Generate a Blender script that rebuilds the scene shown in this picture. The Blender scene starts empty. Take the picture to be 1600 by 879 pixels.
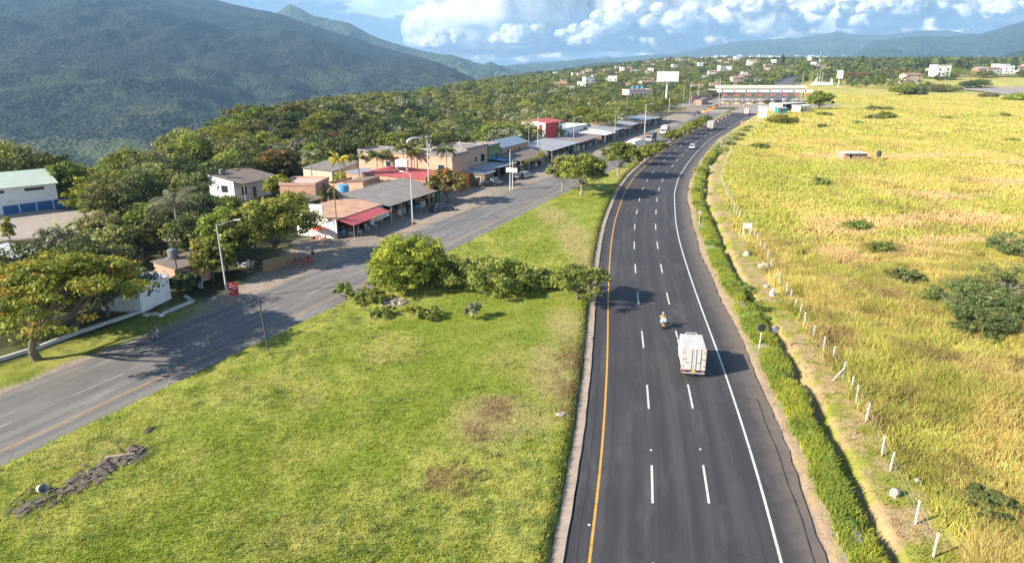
import bpy, math, random
import numpy as np
from mathutils import Vector, Matrix
PI = math.pi
rad = math.radians
sc = bpy.context.scene
COL = sc.collection

# ------------------------------------------------------------------ camera
CAMH, PITCH, FPX = 26.0, rad(17.65), 1067.0
cd = bpy.data.cameras.new('camera'); cam = bpy.data.objects.new('camera', cd); COL.objects.link(cam)
cam.location = (0, 0, CAMH); cam.rotation_euler = (PI/2 - PITCH, 0, 0)
cd.sensor_width = 36; cd.sensor_fit = 'HORIZONTAL'; cd.lens = 24.0; cd.clip_start = .5; cd.clip_end = 60000
sc.camera = cam

# ------------------------------------------------------------------ light
SUN_EL, SHAD_AZ = 28.5, 23.0            # shadows run towards (cos24, sin24)
sdir = Vector((math.cos(rad(SHAD_AZ))*math.cos(rad(SUN_EL)), math.sin(rad(SHAD_AZ))*math.cos(rad(SUN_EL)), -math.sin(rad(SUN_EL))))
sl = bpy.data.lights.new('sun', 'SUN'); so = bpy.data.objects.new('sun', sl); COL.objects.link(so)
so.rotation_euler = sdir.to_track_quat('-Z', 'Y').to_euler(); so.location = (-60, -30, 80)
sl.energy = 5.0; sl.angle = rad(.5); sl.color = (1, .90, .75)
sc.view_settings.view_transform = 'Standard'; sc.view_settings.look = 'None'
sc.view_settings.exposure = 1.27; sc.view_settings.gamma = 1; sc.view_settings.use_curve_mapping = False
sc.cycles.use_denoising = True; sc.cycles.volume_bounces = 0; sc.cycles.max_bounces = 6
sc.cycles.transparent_max_bounces = 20

def nn(nt, t, **kw):
    n = nt.nodes.new(t)
    for k, v in kw.items():
        setattr(n, k, v)
    return n
class G:
    """small node graph writer"""
    def __init__(s, nt): s.nt = nt
    def put(s, sock, v):
        if v is None: return
        if isinstance(v, (int, float)): sock.default_value = v
        elif isinstance(v, (tuple, list)): sock.default_value = v
        else: s.nt.links.new(v, sock)
    def m(s, op, a, b=None, c=None, clamp=False):
        n = nn(s.nt, 'ShaderNodeMath', operation=op); n.use_clamp = clamp
        for i, v in enumerate((a, b, c)): s.put(n.inputs[i], v)
        return n.outputs[0]
    def mixc(s, f, a, b, mode='MIX'):
        n = nn(s.nt, 'ShaderNodeMix', data_type='RGBA', blend_type=mode)
        s.put(n.inputs[0], f)
        for k, v in ((6, a), (7, b)):
            if isinstance(v, tuple) and len(v) == 3: v = v + (1,)
            s.put(n.inputs[k], v)
        return n.outputs[2]
    def ss(s, x, a, b, lo=0., hi=1.):
        n = nn(s.nt, 'ShaderNodeMapRange', interpolation_type='SMOOTHSTEP')
        s.put(n.inputs[0], x); s.put(n.inputs[1], a); s.put(n.inputs[2], b); s.put(n.inputs[3], lo); s.put(n.inputs[4], hi)
        return n.outputs[0]
    def noise(s, vec, scale, detail=4, rough=.5, lac=2., dist=0.):
        n = nn(s.nt, 'ShaderNodeTexNoise'); s.put(n.inputs['Vector'], vec)
        n.inputs['Scale'].default_value = scale; n.inputs['Detail'].default_value = detail
        n.inputs['Roughness'].default_value = rough; n.inputs['Lacunarity'].default_value = lac
        n.inputs['Distortion'].default_value = dist
        return n.outputs['Fac']
    def comb(s, x, y, z):
        n = nn(s.nt, 'ShaderNodeCombineXYZ')
        for i, v in enumerate((x, y, z)): s.put(n.inputs[i], v)
        return n.outputs[0]
    def vadd(s, a, b):
        n = nn(s.nt, 'ShaderNodeVectorMath', operation='ADD'); s.put(n.inputs[0], a); s.put(n.inputs[1], b); return n.outputs[0]

# world: Nishita sky with a bank of cumulus written on directions at infinity
w = bpy.data.worlds.new('World'); sc.world = w; w.use_nodes = True
nt = w.node_tree; nt.nodes.clear(); g = G(nt)
sky = nn(nt, 'ShaderNodeTexSky', sky_type='NISHITA'); sky.sun_disc = False
sky.sun_elevation = rad(SUN_EL); sky.sun_rotation = rad(180+90-SHAD_AZ); sky.altitude = 1300; sky.air_density = 1.0; sky.dust_density = .6; sky.ozone_density = 1.5
bg = nn(nt, 'ShaderNodeBackground'); nt.links.new(sky.outputs[0], bg.inputs[0]); bg.inputs[1].default_value = .095
tc = nn(nt, 'ShaderNodeTexCoord'); sp = nn(nt, 'ShaderNodeSeparateXYZ'); nt.links.new(tc.outputs['Generated'], sp.inputs[0])
dx, dy, dz = sp.outputs
az = g.m('MULTIPLY', g.m('ARCTAN2', dx, dy), 180/PI)       # degrees east of view heading
el = g.m('MULTIPLY', g.m('ARCSINE', dz), 180/PI)
P = g.comb(g.m('MULTIPLY', az, .105), g.m('MULTIPLY', el, .26), 3.7)
f0 = g.noise(P, 4.2, 6, .55)
# a low bank of shadowed cloud behind the ridge, and a thin veil higher up
top = g.m('ADD', g.m('MULTIPLY', g.m('ADD', az, 12.7), -.31), 4.4)
top = g.m('MAXIMUM', top, 1.25)
e = g.m('SUBTRACT', g.m('ADD', top, g.m('MULTIPLY', g.m('SUBTRACT', f0, .5), 7.0)), el)
bm_ = g.ss(e, -.1, .5)
veil = g.m('MULTIPLY', g.ss(f0, .40, .62), g.ss(el, 40, 3, 0, .75))
ccol = g.mixc(bm_, (.62, .70, .80), g.mixc(g.ss(e, 0, 1.5), (.26, .34, .46), (.12, .20, .32)))
amask = g.m('MAXIMUM', veil, g.m('MULTIPLY', bm_, .95))
cb = nn(nt, 'ShaderNodeBackground'); nt.links.new(ccol, cb.inputs[0]); cb.inputs[1].default_value = 1.0
lowfade = g.ss(el, -.2, .6)
ms = nn(nt, 'ShaderNodeMixShader'); nt.links.new(amask, ms.inputs[0])
nt.links.new(bg.outputs[0], ms.inputs[1]); nt.links.new(cb.outputs[0], ms.inputs[2])
wo = nn(nt, 'ShaderNodeOutputWorld'); nt.links.new(ms.outputs[0], wo.inputs[0])

# ------------------------------------------------------------------ helpers: noise, curves, ground
def _h(ix, iy, seed):
    n = (ix.astype(np.int64)*374761393 + iy.astype(np.int64)*668265263 + seed*1442695041) & 0xffffffff
    n = ((n ^ (n >> 13)) * 1274126177) & 0xffffffff
    return ((n ^ (n >> 16)) & 0xffff)/65535.0
def vn(x, y, seed=0):
    x = np.asarray(x, float); y = np.asarray(y, float)
    ix = np.floor(x); iy = np.floor(y); fx = x-ix; fy = y-iy
    fx = fx*fx*(3-2*fx); fy = fy*fy*(3-2*fy)
    a = _h(ix, iy, seed); b = _h(ix+1, iy, seed); c = _h(ix, iy+1, seed); d = _h(ix+1, iy+1, seed)
    return (a*(1-fx)+b*fx)*(1-fy)+(c*(1-fx)+d*fx)*fy
def fbm(x, y, seed=0, o=4, gain=.5):
    s = 0; a = 1; t = 0
    for i in range(o):
        s = s+a*vn(x*2.03**i+i*17.3, y*2.03**i-i*9.1, seed+i); t += a; a *= gain
    return s/t
def sst(x, a, b):
    t = np.clip((np.asarray(x, float)-a)/(b-a), 0, 1); return t*t*(3-2*t)

HY = [0, 15, 30.9, 39.3, 50, 60.4, 71.1, 81.6, 91.9, 102.8, 116.4, 144.5, 166.3, 195.4, 225, 257, 300, 351, 400, 460]
HX = [2, 4.8, 7.7, 9.35, 11.1, 12.65, 14.1, 15.6, 17.15, 18.9, 21.4, 27.5, 33.5, 43.3, 54.0, 66.5, 86, 109, 131, 158]
LY = [0, 20, 45.5, 55.6, 65, 77.8, 91.9, 107.5, 125.7, 140.8, 163.4, 202, 242, 313, 373, 430]
LX = [-60, -50.2, -38.6, -34.0, -29.6, -23.7, -17.3, -10.2, -2.6, 3.9, 14.2, 31.5, 49.5, 80, 104, 128]
def smoothcurve(Ys, Xs, lo, hi):
    yy = np.arange(lo, hi, 1.0); xx = np.interp(yy, Ys, Xs)
    k = np.exp(-((np.arange(-12, 13))/6.)**2); k /= k.sum()
    e = np.concatenate([xx[0]-(yy[1]-yy[0])*np.arange(12, 0, -1)*(xx[1]-xx[0]), xx, xx[-1]+np.arange(1, 13)*(xx[-1]-xx[-2])])
    return yy, np.convolve(e, k, 'valid')
hy, hx = smoothcurve(HY, HX, 0, 460); ly, lx = smoothcurve(LY, LX, 0, 430)
hs = np.gradient(hx, hy); lsl = np.gradient(lx, ly)
def hwy(y):   # centre x, slope
    return np.interp(y, hy, hx), np.interp(y, hy, hs)
def lwy(y): return np.interp(y, ly, lx), np.interp(y, ly, lsl)
def s_h(x, y):
    c, m = hwy(y); return (x-c)/np.sqrt(1+m*m)
def s_l(x, y):
    c, m = lwy(y); return (x-c)/np.sqrt(1+m*m)
EY = [-50, 120, 138, 150, 206, 304, 401, 520, 678, 874, 1100, 1322, 1800, 2700]
EX = [-900, -500, -150, -86, -92, -110, -114, -98, -66, -48, -25, 0, 90, 300]
def hgt(x, y):
    x = np.asarray(x, float); y = np.asarray(y, float)
    sh = s_h(x, y); l = s_l(x, y)
    z = 30*sst(y, 560, 1700)*(.0+1.0*sst(x/np.maximum(y, 50), .05, .24))
    far = 1-sst(y, 330, 460)
    # ditch right of the highway
    z = z-.95*np.exp(-((sh-13.1-.3*np.sin(y*.13))/.62)**2)*(1-sst(y, 190, 260))*(y < 300)
    # verge hump
    z = z+.25*np.exp(-((sh-11.6)/.8)**2)*far
    # lawn in the median stands a little above the highway
    med = sst(-sh, 5.6, 6.3)*sst(l, 5.8, 6.6)*far
    z = z+med*(.42+.5*(fbm(x*.07, y*.07, 5, 3)-.5)*sst(-sh, 6, 12)*sst(l, 7, 12))
    # right field
    fld = sst(sh, 17, 30)
    z = z+fld*(1.6*(fbm(x*.02, y*.02, 8, 3)-.5)+.35*(fbm(x*.16, y*.16, 9, 3)-.5))
    # left ground
    lf = sst(-l, 26, 50)
    z = z+lf*(3.0*(fbm(x*.012, y*.012, 12, 3)-.5))*sst(y, 60, 120)
    z = z-15*np.exp(-((x+36)/24)**2-((y-295)/80)**2)*lf
    z = z+4.5*np.exp(-((x+88)/36)**2-((y-410)/140)**2)*lf
    e = np.interp(y, EY, EX)-x
    z = z-np.clip(np.where(e > 0, .62*e*np.clip(e/25, 0, 1), 0), 0, 360)*1.0
    return z
def H1(x, y): return float(hgt(np.array([x]), np.array([y]))[0])
def ray(u, v):
    a = (u-800)/FPX; b = -(v-439.5)/FPX
    return Vector((a, math.cos(PITCH)+math.sin(PITCH)*b, -math.sin(PITCH)+math.cos(PITCH)*b))
def at(u, v, z=None):
    d = ray(u, v); zz = z if z is not None else 0.
    for i in range(1 if z is not None else 14):
        t = (zz-CAMH)/d.z if d.z < -1e-4 else 3000
        p = Vector((d.x*t, d.y*t, zz))
        if z is None: zz = .5*zz+.5*H1(p.x, p.y) if i else H1(p.x, p.y)
    if z is None: p.z = H1(p.x, p.y)
    return p
def ztop(v, y): d = ray(800, v); return CAMH+y*d.z/d.y
def atY(u, v, y): d = ray(u, v); t = y/d.y; return Vector((d.x*t, y, CAMH+d.z*t))
def pxm(p): return FPX/((p.y)*math.cos(PITCH)+(CAMH-p.z)*math.sin(PITCH))   # pixels per metre at a point

# ------------------------------------------------------------------ materials
MAT = {}
def mat_new(name):
    m = bpy.data.materials.new(name); m.use_nodes = True; t = m.node_tree; t.nodes.clear()
    o = nn(t, 'ShaderNodeOutputMaterial'); b = nn(t, 'ShaderNodeBsdfPrincipled'); t.links.new(b.outputs[0], o.inputs[0])
    MAT[name] = m
    return m, t, G(t), b, o
def pm(name, col, rough=.8, var=.18, scale=1.5, bump=0., metal=0., fine=None, spec=.3, emis=None, dirt=0.):
    if name in MAT: return MAT[name]
    m, t, g, b, o = mat_new(name)
    tc = nn(t, 'ShaderNodeTexCoord'); P = tc.outputs['Object']
    n1 = g.noise(P, scale, 5, .6); n2 = g.noise(P, scale*9, 3, .5)
    f = g.m('ADD', g.m('MULTIPLY', g.m('SUBTRACT', n1, .5), var*2.4), g.m('MULTIPLY', g.m('SUBTRACT', n2, .5), var*1.2))
    f = g.m('ADD', f, 1.0)
    c = g.mixc(1.0, tuple(col)+(1,), g.comb(f, f, f), 'MULTIPLY')
    if dirt:
        c = g.mixc(g.m('MULTIPLY', g.ss(g.noise(P, scale*.6, 6, .65), .5, .72), dirt), c, (.16, .12, .09))
    t.links.new(c, b.inputs['Base Color'])
    b.inputs['Roughness'].default_value = rough; b.inputs['Metallic'].default_value = metal
    b.inputs['Specular IOR Level'].default_value = spec
    if bump:
        bn = nn(t, 'ShaderNodeBump'); bn.inputs['Strength'].default_value = bump; bn.inputs['Distance'].default_value = .05
        t.links.new(n2, bn.inputs['Height']); t.links.new(bn.outputs[0], b.inputs['Normal'])
    return m
def corr(name, col, var=.2, rough=.6, scale=2.2, dirt=.3, metal=0.):
    """corrugated sheet: ribs along local y"""
    if name in MAT: return MAT[name]
    m, t, g, b, o = mat_new(name)
    tc = nn(t, 'ShaderNodeTexCoord'); P = tc.outputs['Object']
    sp = nn(t, 'ShaderNodeSeparateXYZ'); t.links.new(P, sp.inputs[0])
    wv = g.m('SINE', g.m('MULTIPLY', sp.outputs[0], 2*PI/.18*.5))
    panel = g.noise(g.comb(g.m('FLOOR', g.m('MULTIPLY', sp.outputs[0], 1/.9)), g.m('FLOOR', g.m('MULTIPLY', sp.outputs[1], 1/2.4)), 0.3), 7.3, 0)
    n1 = g.noise(P, scale*.3, 6, .65)
    f = g.m('ADD', g.m('ADD', 1.0, g.m('MULTIPLY', g.m('SUBTRACT', n1, .5), var*3)), g.m('MULTIPLY', g.m('SUBTRACT', panel, .5), var*1.6))
    c = g.mixc(1.0, tuple(col)+(1,), g.comb(f, f, f), 'MULTIPLY')
    c = g.mixc(g.m('MULTIPLY', g.ss(g.noise(P, scale*.5, 7, .7), .48, .7), dirt), c, (.12, .085, .06))
    t.links.new(c, b.inputs['Base Color']); b.inputs['Roughness'].default_value = rough; b.inputs['Metallic'].default_value = metal
    bn = nn(t, 'ShaderNodeBump'); bn.inputs['Strength'].default_value = .5; bn.inputs['Distance'].default_value = .03
    t.links.new(wv, bn.inputs['Height']); t.links.new(bn.outputs[0], b.inputs['Normal'])
    return m
def brick(name, col, mortar=(.45, .38, .32), blot=.3):
    if name in MAT: return MAT[name]
    m, t, g, b, o = mat_new(name)
    tc = nn(t, 'ShaderNodeTexCoord'); P = tc.outputs['Object']
    sp = nn(t, 'ShaderNodeSeparateXYZ'); t.links.new(P, sp.inputs[0])
    br = nn(t, 'ShaderNodeTexBrick'); t.links.new(g.comb(g.m('ADD', sp.outputs[0], sp.outputs[1]), sp.outputs[2], 0), br.inputs[0])
    br.inputs['Color1'].default_value = tuple(col)+(1,); br.inputs['Color2'].default_value = tuple(c*.8 for c in col)+(1,)
    br.inputs['Mortar'].default_value = tuple(mortar)+(1,); br.inputs['Scale'].default_value = 1
    br.inputs['Brick Width'].default_value = .33; br.inputs['Row Height'].default_value = .13; br.inputs['Mortar Size'].default_value = .012
    n1 = g.noise(P, .7, 6, .7)
    f = g.m('ADD', .8, g.m('MULTIPLY', n1, .4))
    c = g.mixc(1.0, br.outputs[0], g.comb(f, f, f), 'MULTIPLY')
    c = g.mixc(g.m('MULTIPLY', g.ss(n1, .55, .75), blot), c, (.62, .55, .48))
    t.links.new(c, b.inputs['Base Color']); b.inputs['Roughness'].default_value = .9
    return m
def leafmat(name, dark, light, trans=.35, autumn=None):
    """foliage: colour from per-leaf tint; each copy of a tree drifts a little in hue"""
    m, t, g, b, o = mat_new(name)
    at_ = nn(t, 'ShaderNodeAttribute', attribute_name='tint'); oi = nn(t, 'ShaderNodeObjectInfo')
    f = at_.outputs['Fac']
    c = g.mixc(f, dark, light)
    if autumn:
        c = g.mixc(g.ss(f, .80, .92), c, autumn)
    hv = nn(t, 'ShaderNodeHueSaturation')
    g.put(hv.inputs['Hue'], g.m('ADD', .472, g.m('MULTIPLY', oi.outputs['Random'], .05)))
    g.put(hv.inputs['Value'], g.m('ADD', .75, g.m('MULTIPLY', g.m('FRACT', g.m('MULTIPLY', oi.outputs['Random'], 7.31)), .6)))
    t.links.new(c, hv.inputs['Color'])
    t.links.new(hv.outputs[0], b.inputs['Base Color']); b.inputs['Roughness'].default_value = .55; b.inputs['Specular IOR Level'].default_value = .25
    tr = nn(t, 'ShaderNodeBsdfTranslucent'); t.links.new(hv.outputs[0], tr.inputs[0])
    mx = nn(t, 'ShaderNodeMixShader'); mx.inputs[0].default_value = trans
    t.links.new(b.outputs[0], mx.inputs[1]); t.links.new(tr.outputs[0], mx.inputs[2]); t.links.new(mx.outputs[0], o.inputs[0])
    return m
def vcolmat(name, trans=0., noise_amt=.5, sc1=6., sc2=1.2, bump=.6):
    m, t, g, b, o = mat_new(name)
    at_ = nn(t, 'ShaderNodeAttribute', attribute_name='Col')
    c = at_.outputs['Color']
    if noise_amt:
        ge = nn(t, 'ShaderNodeNewGeometry'); P = ge.outputs['Position']
        n1 = g.noise(P, sc1, 5, .7); n2 = g.noise(P, sc2, 4, .6)
        f = g.m('ADD', 1.0, g.m('ADD', g.m('MULTIPLY', g.m('SUBTRACT', n1, .5), noise_amt*2), g.m('MULTIPLY', g.m('SUBTRACT', n2, .5), noise_amt*1.2)))
        c = g.mixc(1.0, c, g.comb(f, f, f), 'MULTIPLY')
        if bump:
            bn = nn(t, 'ShaderNodeBump'); bn.inputs['Strength'].default_value = bump; bn.inputs['Distance'].default_value = .12
            t.links.new(g.m('ADD', n1, n2), bn.inputs['Height']); t.links.new(bn.outputs[0], b.inputs['Normal'])
    t.links.new(c, b.inputs['Base Color']); b.inputs['Roughness'].default_value = .9; b.inputs['Specular IOR Level'].default_value = .1
    if trans:
        tr = nn(t, 'ShaderNodeBsdfTranslucent'); t.links.new(c, tr.inputs[0])
        mx = nn(t, 'ShaderNodeMixShader'); mx.inputs[0].default_value = trans
        t.links.new(b.outputs[0], mx.inputs[1]); t.links.new(tr.outputs[0], mx.inputs[2]); t.links.new(mx.outputs[0], o.inputs[0])
    return m

# ------------------------------------------------------------------ mesh building
def link(me, name, mats=(), parent=None, smooth=False):
    ob = bpy.data.objects.new(name, me); COL.objects.link(ob)
    for m in mats: me.materials.append(m)
    if parent: ob.parent = parent
    if smooth: me.polygons.foreach_set('use_smooth', [True]*len(me.polygons))
    return ob
def tag(o, label, cat, group=None, kind=None):
    if label: o['label'] = label
    if cat: o['category'] = cat
    if group: o['group'] = group
    if kind: o['kind'] = kind
    return o
def thing(name, label, cat, loc=(0, 0, 0), rz=0, group=None, rot=None):
    o = bpy.data.objects.new(name, None); COL.objects.link(o); o.empty_display_size = .2
    o.location = loc; o.rotation_euler = rot if rot else (0, 0, rz)
    return tag(o, label, cat, group)
def copytree(o, parent=None):
    c = o.copy(); COL.objects.link(c)
    if parent: c.parent = parent
    for ch in list(o.children): copytree(ch, c)
    return c
class MB:
    def __init__(s): s.v = []; s.f = []; s.mi = []
    def add(s, vs, fs, m=0):
        b = len(s.v); s.v += [tuple(v) for v in vs]; s.f += [tuple(i+b for i in f) for f in fs]; s.mi += [m]*len(fs); return s
    def box(s, x0, y0, z0, x1, y1, z1, m=0, bev=0.):
        if bev:
            vs = []
            for z, k in ((z0, bev), (z0+bev, 0), (z1-bev, 0), (z1, bev)):
                for (x, y) in ((x0+bev, y0+k*0+ (bev if k else 0)), (x1-bev, y0+(bev if k else 0)), (x1-(bev if k else 0), y0+bev), (x1-(bev if k else 0), y1-bev), (x1-bev, y1-(bev if k else 0)), (x0+bev, y1-(bev if k else 0)), (x0+(bev if k else 0), y1-bev), (x0+(bev if k else 0), y0+bev)):
                    vs.append((x, y, z))
            fs = [tuple(range(7, -1, -1)), tuple(range(24, 32))]
            for r in range(3):
                for i in range(8):
                    j = (i+1) % 8; fs.append((r*8+i, r*8+j, r*8+8+j, r*8+8+i))
            return s.add(vs, fs, m)
        vs = [(x0, y0, z0), (x1, y0, z0), (x1, y1, z0), (x0, y1, z0), (x0, y0, z1), (x1, y0, z1), (x1, y1, z1), (x0, y1, z1)]
        return s.add(vs, [(3, 2, 1, 0), (4, 5, 6, 7), (0, 1, 5, 4), (1, 2, 6, 5), (2, 3, 7, 6), (3, 0, 4, 7)], m)
    def hexa(s, p, m=0):   # eight corners, bottom 4 then top 4
        return s.add(p, [(3, 2, 1, 0), (4, 5, 6, 7), (0, 1, 5, 4), (1, 2, 6, 5), (2, 3, 7, 6), (3, 0, 4, 7)], m)
    def slab(s, quad, th, m=0):   # quad corners (top), thickness down
        return s.hexa([(x, y, z-th) for x, y, z in quad]+list(quad), m)
    def tube(s, p0, p1, r0, r1=None, n=8, m=0, caps=True):
        p0 = Vector(p0); p1 = Vector(p1); r1 = r0 if r1 is None else r1
        d = (p1-p0).normalized(); a = d.orthogonal().normalized(); b = d.cross(a)
        vs = []
        for p, r in ((p0, r0), (p1, r1)):
            for i in range(n):
                t = 2*PI*i/n; vs.append(p+a*math.cos(t)*r+b*math.sin(t)*r)
        fs = [(i, (i+1) % n, n+(i+1) % n, n+i) for i in range(n)]
        if caps: fs += [tuple(range(n-1, -1, -1)), tuple(range(n, 2*n))]
        return s.add(vs, fs, m)
    def path(s, pts, rs, n=7, m=0):
        for i in range(len(pts)-1):
            s.tube(pts[i], pts[i+1], rs[i], rs[i+1], n, m)
        return s
    def prism(s, prof, y0, y1, m=0):  # profile in x,z extruded along y
        n = len(prof)
        vs = [(x, y0, z) for x, z in prof]+[(x, y1, z) for x, z in prof]
        return s.add(vs, [tuple(range(n)), tuple(range(2*n-1, n-1, -1))]+[(i, n+i, n+(i+1) % n, (i+1) % n) for i in range(n)], m)
    def lathe(s, prof, n=14, c=(0, 0, 0), m=0):
        vs = []; k = len(prof)
        for r, z in prof:
            for i in range(n): t = 2*PI*i/n; vs.append((c[0]+r*math.cos(t), c[1]+r*math.sin(t), c[2]+z))
        fs = [(j*n+i, j*n+(i+1) % n, (j+1)*n+(i+1) % n, (j+1)*n+i) for j in range(k-1) for i in range(n)]
        fs += [tuple(range(n-1, -1, -1)), tuple(range((k-1)*n, k*n))]
        return s.add(vs, fs, m)
    def blob(s, c, r, seed=0, rough=.2, m=0, n=10, k=7, zflat=None):
        rs = random.Random(seed); vs = []; off = [rs.uniform(0, 9) for _ in range(6)]
        for j in range(k+1):
            ph = PI*j/k
            for i in range(n):
                t = 2*PI*i/n; d = Vector((math.sin(ph)*math.cos(t), math.sin(ph)*math.sin(t), math.cos(ph)))
                q = 1+rough*(math.sin(d.x*3+off[0])+math.sin(d.y*3.7+off[1])+math.sin(d.z*4.1+off[2]) + .6*math.sin(d.x*7+off[3]+d.y*6))*.5
                p = (c[0]+d.x*r[0]*q, c[1]+d.y*r[1]*q, c[2]+d.z*r[2]*q)
                if zflat is not None: p = (p[0], p[1], max(p[2], zflat))
                vs.append(p)
        fs = [(j*n+i, (j+1)*n+i, (j+1)*n+(i+1) % n, j*n+(i+1) % n) for j in range(k) for i in range(n)]
        return s.add(vs, fs, m)
    def build(s, name, mats, parent=None, smooth=False):
        me = bpy.data.meshes.new(name); me.from_pydata(s.v, [], s.f)
        ms = mats if isinstance(mats, (list, tuple)) else [mats]
        if len(ms) > 1: me.polygons.foreach_set('material_index', s.mi)
        me.update()
        return link(me, name, ms, parent, smooth)
def npmesh(name, V, Fq, attrs=None, smooth=False):
    """V (n,3), Fq (m,k) numpy -> mesh; attrs {name: (kind, array)}"""
    me = bpy.data.meshes.new(name); n = len(V); m, k = Fq.shape
    me.vertices.add(n); me.vertices.foreach_set('co', np.ascontiguousarray(V, dtype=np.float32).ravel())
    me.loops.add(m*k); me.loops.foreach_set('vertex_index', np.ascontiguousarray(Fq, dtype=np.int32).ravel())
    me.polygons.add(m); me.polygons.foreach_set('loop_start', np.arange(0, m*k, k, dtype=np.int32))
    try: me.polygons.foreach_set('loop_total', np.full(m, k, dtype=np.int32))
    except Exception: pass
    if smooth: me.polygons.foreach_set('use_smooth', np.ones(m, dtype=bool))
    me.update(calc_edges=True)
    for a, (kind, arr) in (attrs or {}).items():
        if kind == 'c':
            at_ = me.color_attributes.new(a, 'FLOAT_COLOR', 'POINT')
            c4 = np.ones((n, 4), dtype=np.float32); c4[:, :3] = arr; at_.data.foreach_set('color', c4.ravel())
        else:
            at_ = me.attributes.new(a, 'FLOAT', 'POINT'); at_.data.foreach_set('value', np.ascontiguousarray(arr, dtype=np.float32))
    return me

# ------------------------------------------------------------------ ground cover colours
def blobs(x, y, L):
    """soft patches: (u, v, ru, rv) centre in the field, radii in metres"""
    r = np.zeros_like(x)
    for cx, cy, rx, ry in L:
        r = np.maximum(r, np.exp(-((x-cx)/rx)**2-((y-cy)/ry)**2))
    return r
BROWN = [(2.0-3.2, 47.2, 1.9, 3.5), (-3.9, 38.2, 2.6, 2.2), (4.4, 50, 1.6, 5), (5.5, 58, 1.6, 6), (-2.5, 44, 2.2, 2)]
PALE = [(9.5, 103, 3.2, 18), (5.5, 66, 2.6, 8), (3.5, 54, 2.5, 9), (9.8, 88, 2.2, 8), (-1, 46, 4.5, 5), (7, 120, 4, 9)]
STRAW = [(62, 116, 12, 4.5), (77, 118, 15, 5), (55, 109, 8, 3), (88, 141, 9, 5), (70, 102, 10, 3.5), (120, 158, 14, 6), (60, 97, 6, 4), (112, 205, 30, 5), (150, 190, 24, 5), (47, 93, 4, 6)]
GREENF = [(60, 160, 25, 22), (70, 130, 12, 5), (62, 108, 9, 2.5), (90, 108, 10, 9), (75, 180, 30, 14), (42, 118, 3, 14), (50, 88, 7, 5)]
def gcol(x, y):
    sh = s_h(x, y); l = s_l(x, y)
    n1 = fbm(x*.35, y*.35, 21, 4, .6); n2 = fbm(x*.06, y*.06, 31, 4, .55); n3 = fbm(x*1.3, y*1.3, 41, 3, .6)
    def L(a, b, f): f = np.clip(f, 0, 1)[..., None]; return np.asarray(a)*(1-f)+np.asarray(b)*f
    o = np.ones(x.shape+(3,))
    lawn = L(o*(.205, .245, .034), o*(.36, .355, .085), sst(n1*.45+n2*.55, .36, .66))
    lawn = L(lawn, o*(.36, .31, .11), sst(fbm(x*.17+3, y*.12, 27, 5, .65), .58, .76)*.45)
    lawn = L(lawn, o*(.11, .16, .030), sst(n3*.6+n2*.4, .50, .72)*.75)
    lawn = L(lawn, o*(.36, .31, .13), sst(blobs(x, y, PALE)+.5*(n1-.5), .25, .9)*.8)
    lawn = L(lawn, o*(.20, .13, .065), sst(blobs(x, y, BROWN)+1.1*(n3-.5)+.7*(n1-.5), .35, 1.05)*.8)
    n4 = fbm(x*.11+40, y*.05, 51, 5, .6)
    gold = L(o*(.51, .43, .135), o*(.40, .385, .09), sst(n4, .4, .62))
    gold = L(gold, o*(.37, .38, .08), sst(blobs(x, y, GREENF)+.8*(n2-.5), .3, .9)*.8)
    gold = L(gold, o*(.60, .43, .22), sst(blobs(x, y, STRAW)+.8*(n1-.5)+.3*(n2-.5), .22, .6)*.9)
    gold = L(gold, o*(.28, .21, .09), sst(fbm(x*.22, y*.09, 61, 5, .62), .56, .72)*.5*sst(y, 25, 60))
    nearf = 1-sst(y, 75, 120)
    gold = L(gold, o*(.44, .35, .13), sst(fbm(x*.25, y*.2, 71, 4, .6), .42, .60)*.7*nearf)
    gold = L(gold, o*(.21, .145, .07), sst(fbm(x*.33+9, y*.3, 75, 4, .62), .55, .66)*.7*nearf)
    gold = L(gold, o*(.27, .27, .06), sst(fbm(x*.3, y*.22, 73, 4, .6), .54, .66)*.7*nearf)
    strip = L(o*(.27, .28, .05), o*(.42, .31, .16), sst(n1*.6+n3*.4, .40, .58))
    verge = L(o*(.10, .16, .03), o*(.15, .21, .035), n1)
    dirt = L(o*(.27, .23, .19), o*(.37, .30, .235), n3)
    dirt = L(dirt, o*(.22, .19, .16), sst(n2, .5, .7)*.7)
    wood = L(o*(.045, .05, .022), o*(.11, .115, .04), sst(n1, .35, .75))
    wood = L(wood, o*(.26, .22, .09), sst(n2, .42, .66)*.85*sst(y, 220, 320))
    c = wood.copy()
    # left side of the left road
    gl = sst(-l, 6.3+.5*(n1-.5)*3, 6.9+.5*(n1-.5)*3)*(1-sst(-l, 11, 12))*(1-sst(y, 68, 76))
    dl = sst(-l, 5, 5.4)*(1-sst(-l+2.5*(n1-.5), np.interp(y, [0, 60, 78, 90, 102, 400], [7.5, 7.5, 8.5, 13, 17, 17]), np.interp(y, [0, 60, 78, 90, 102, 400], [9, 9, 10, 15, 20, 20])))*(1-sst(y, 420, 470))
    c = L(c, dirt, dl)
    c = L(c, lawn*.8, gl)
    # yard near the white warehouse
    yard = sst(np.exp(-((x+84)/17)**2-((y-112)/12)**2), .35, .45)
    c = L(c, o*(.36, .31, .27), yard)
    # median
    med = sst(l, 5.6, 5.9)*sst(-sh, 5.2, 5.6)
    c = L(c, lawn, med*(1-sst(y, 380, 400)))
    drym = sst(y, 150, 190)
    c = L(c, o*(.36, .29, .12), med*drym*sst(n1, .35, .6)*(1-sst(y, 380, 400)))
    plz = sst(np.exp(-((x-150)/75)**4-((y-505)/62)**4), .3, .5)*(sh < 60)
    c = L(c, o*(.30, .27, .24), plz)
    # right side
    right = sst(sh, 8, 8.4)
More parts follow.
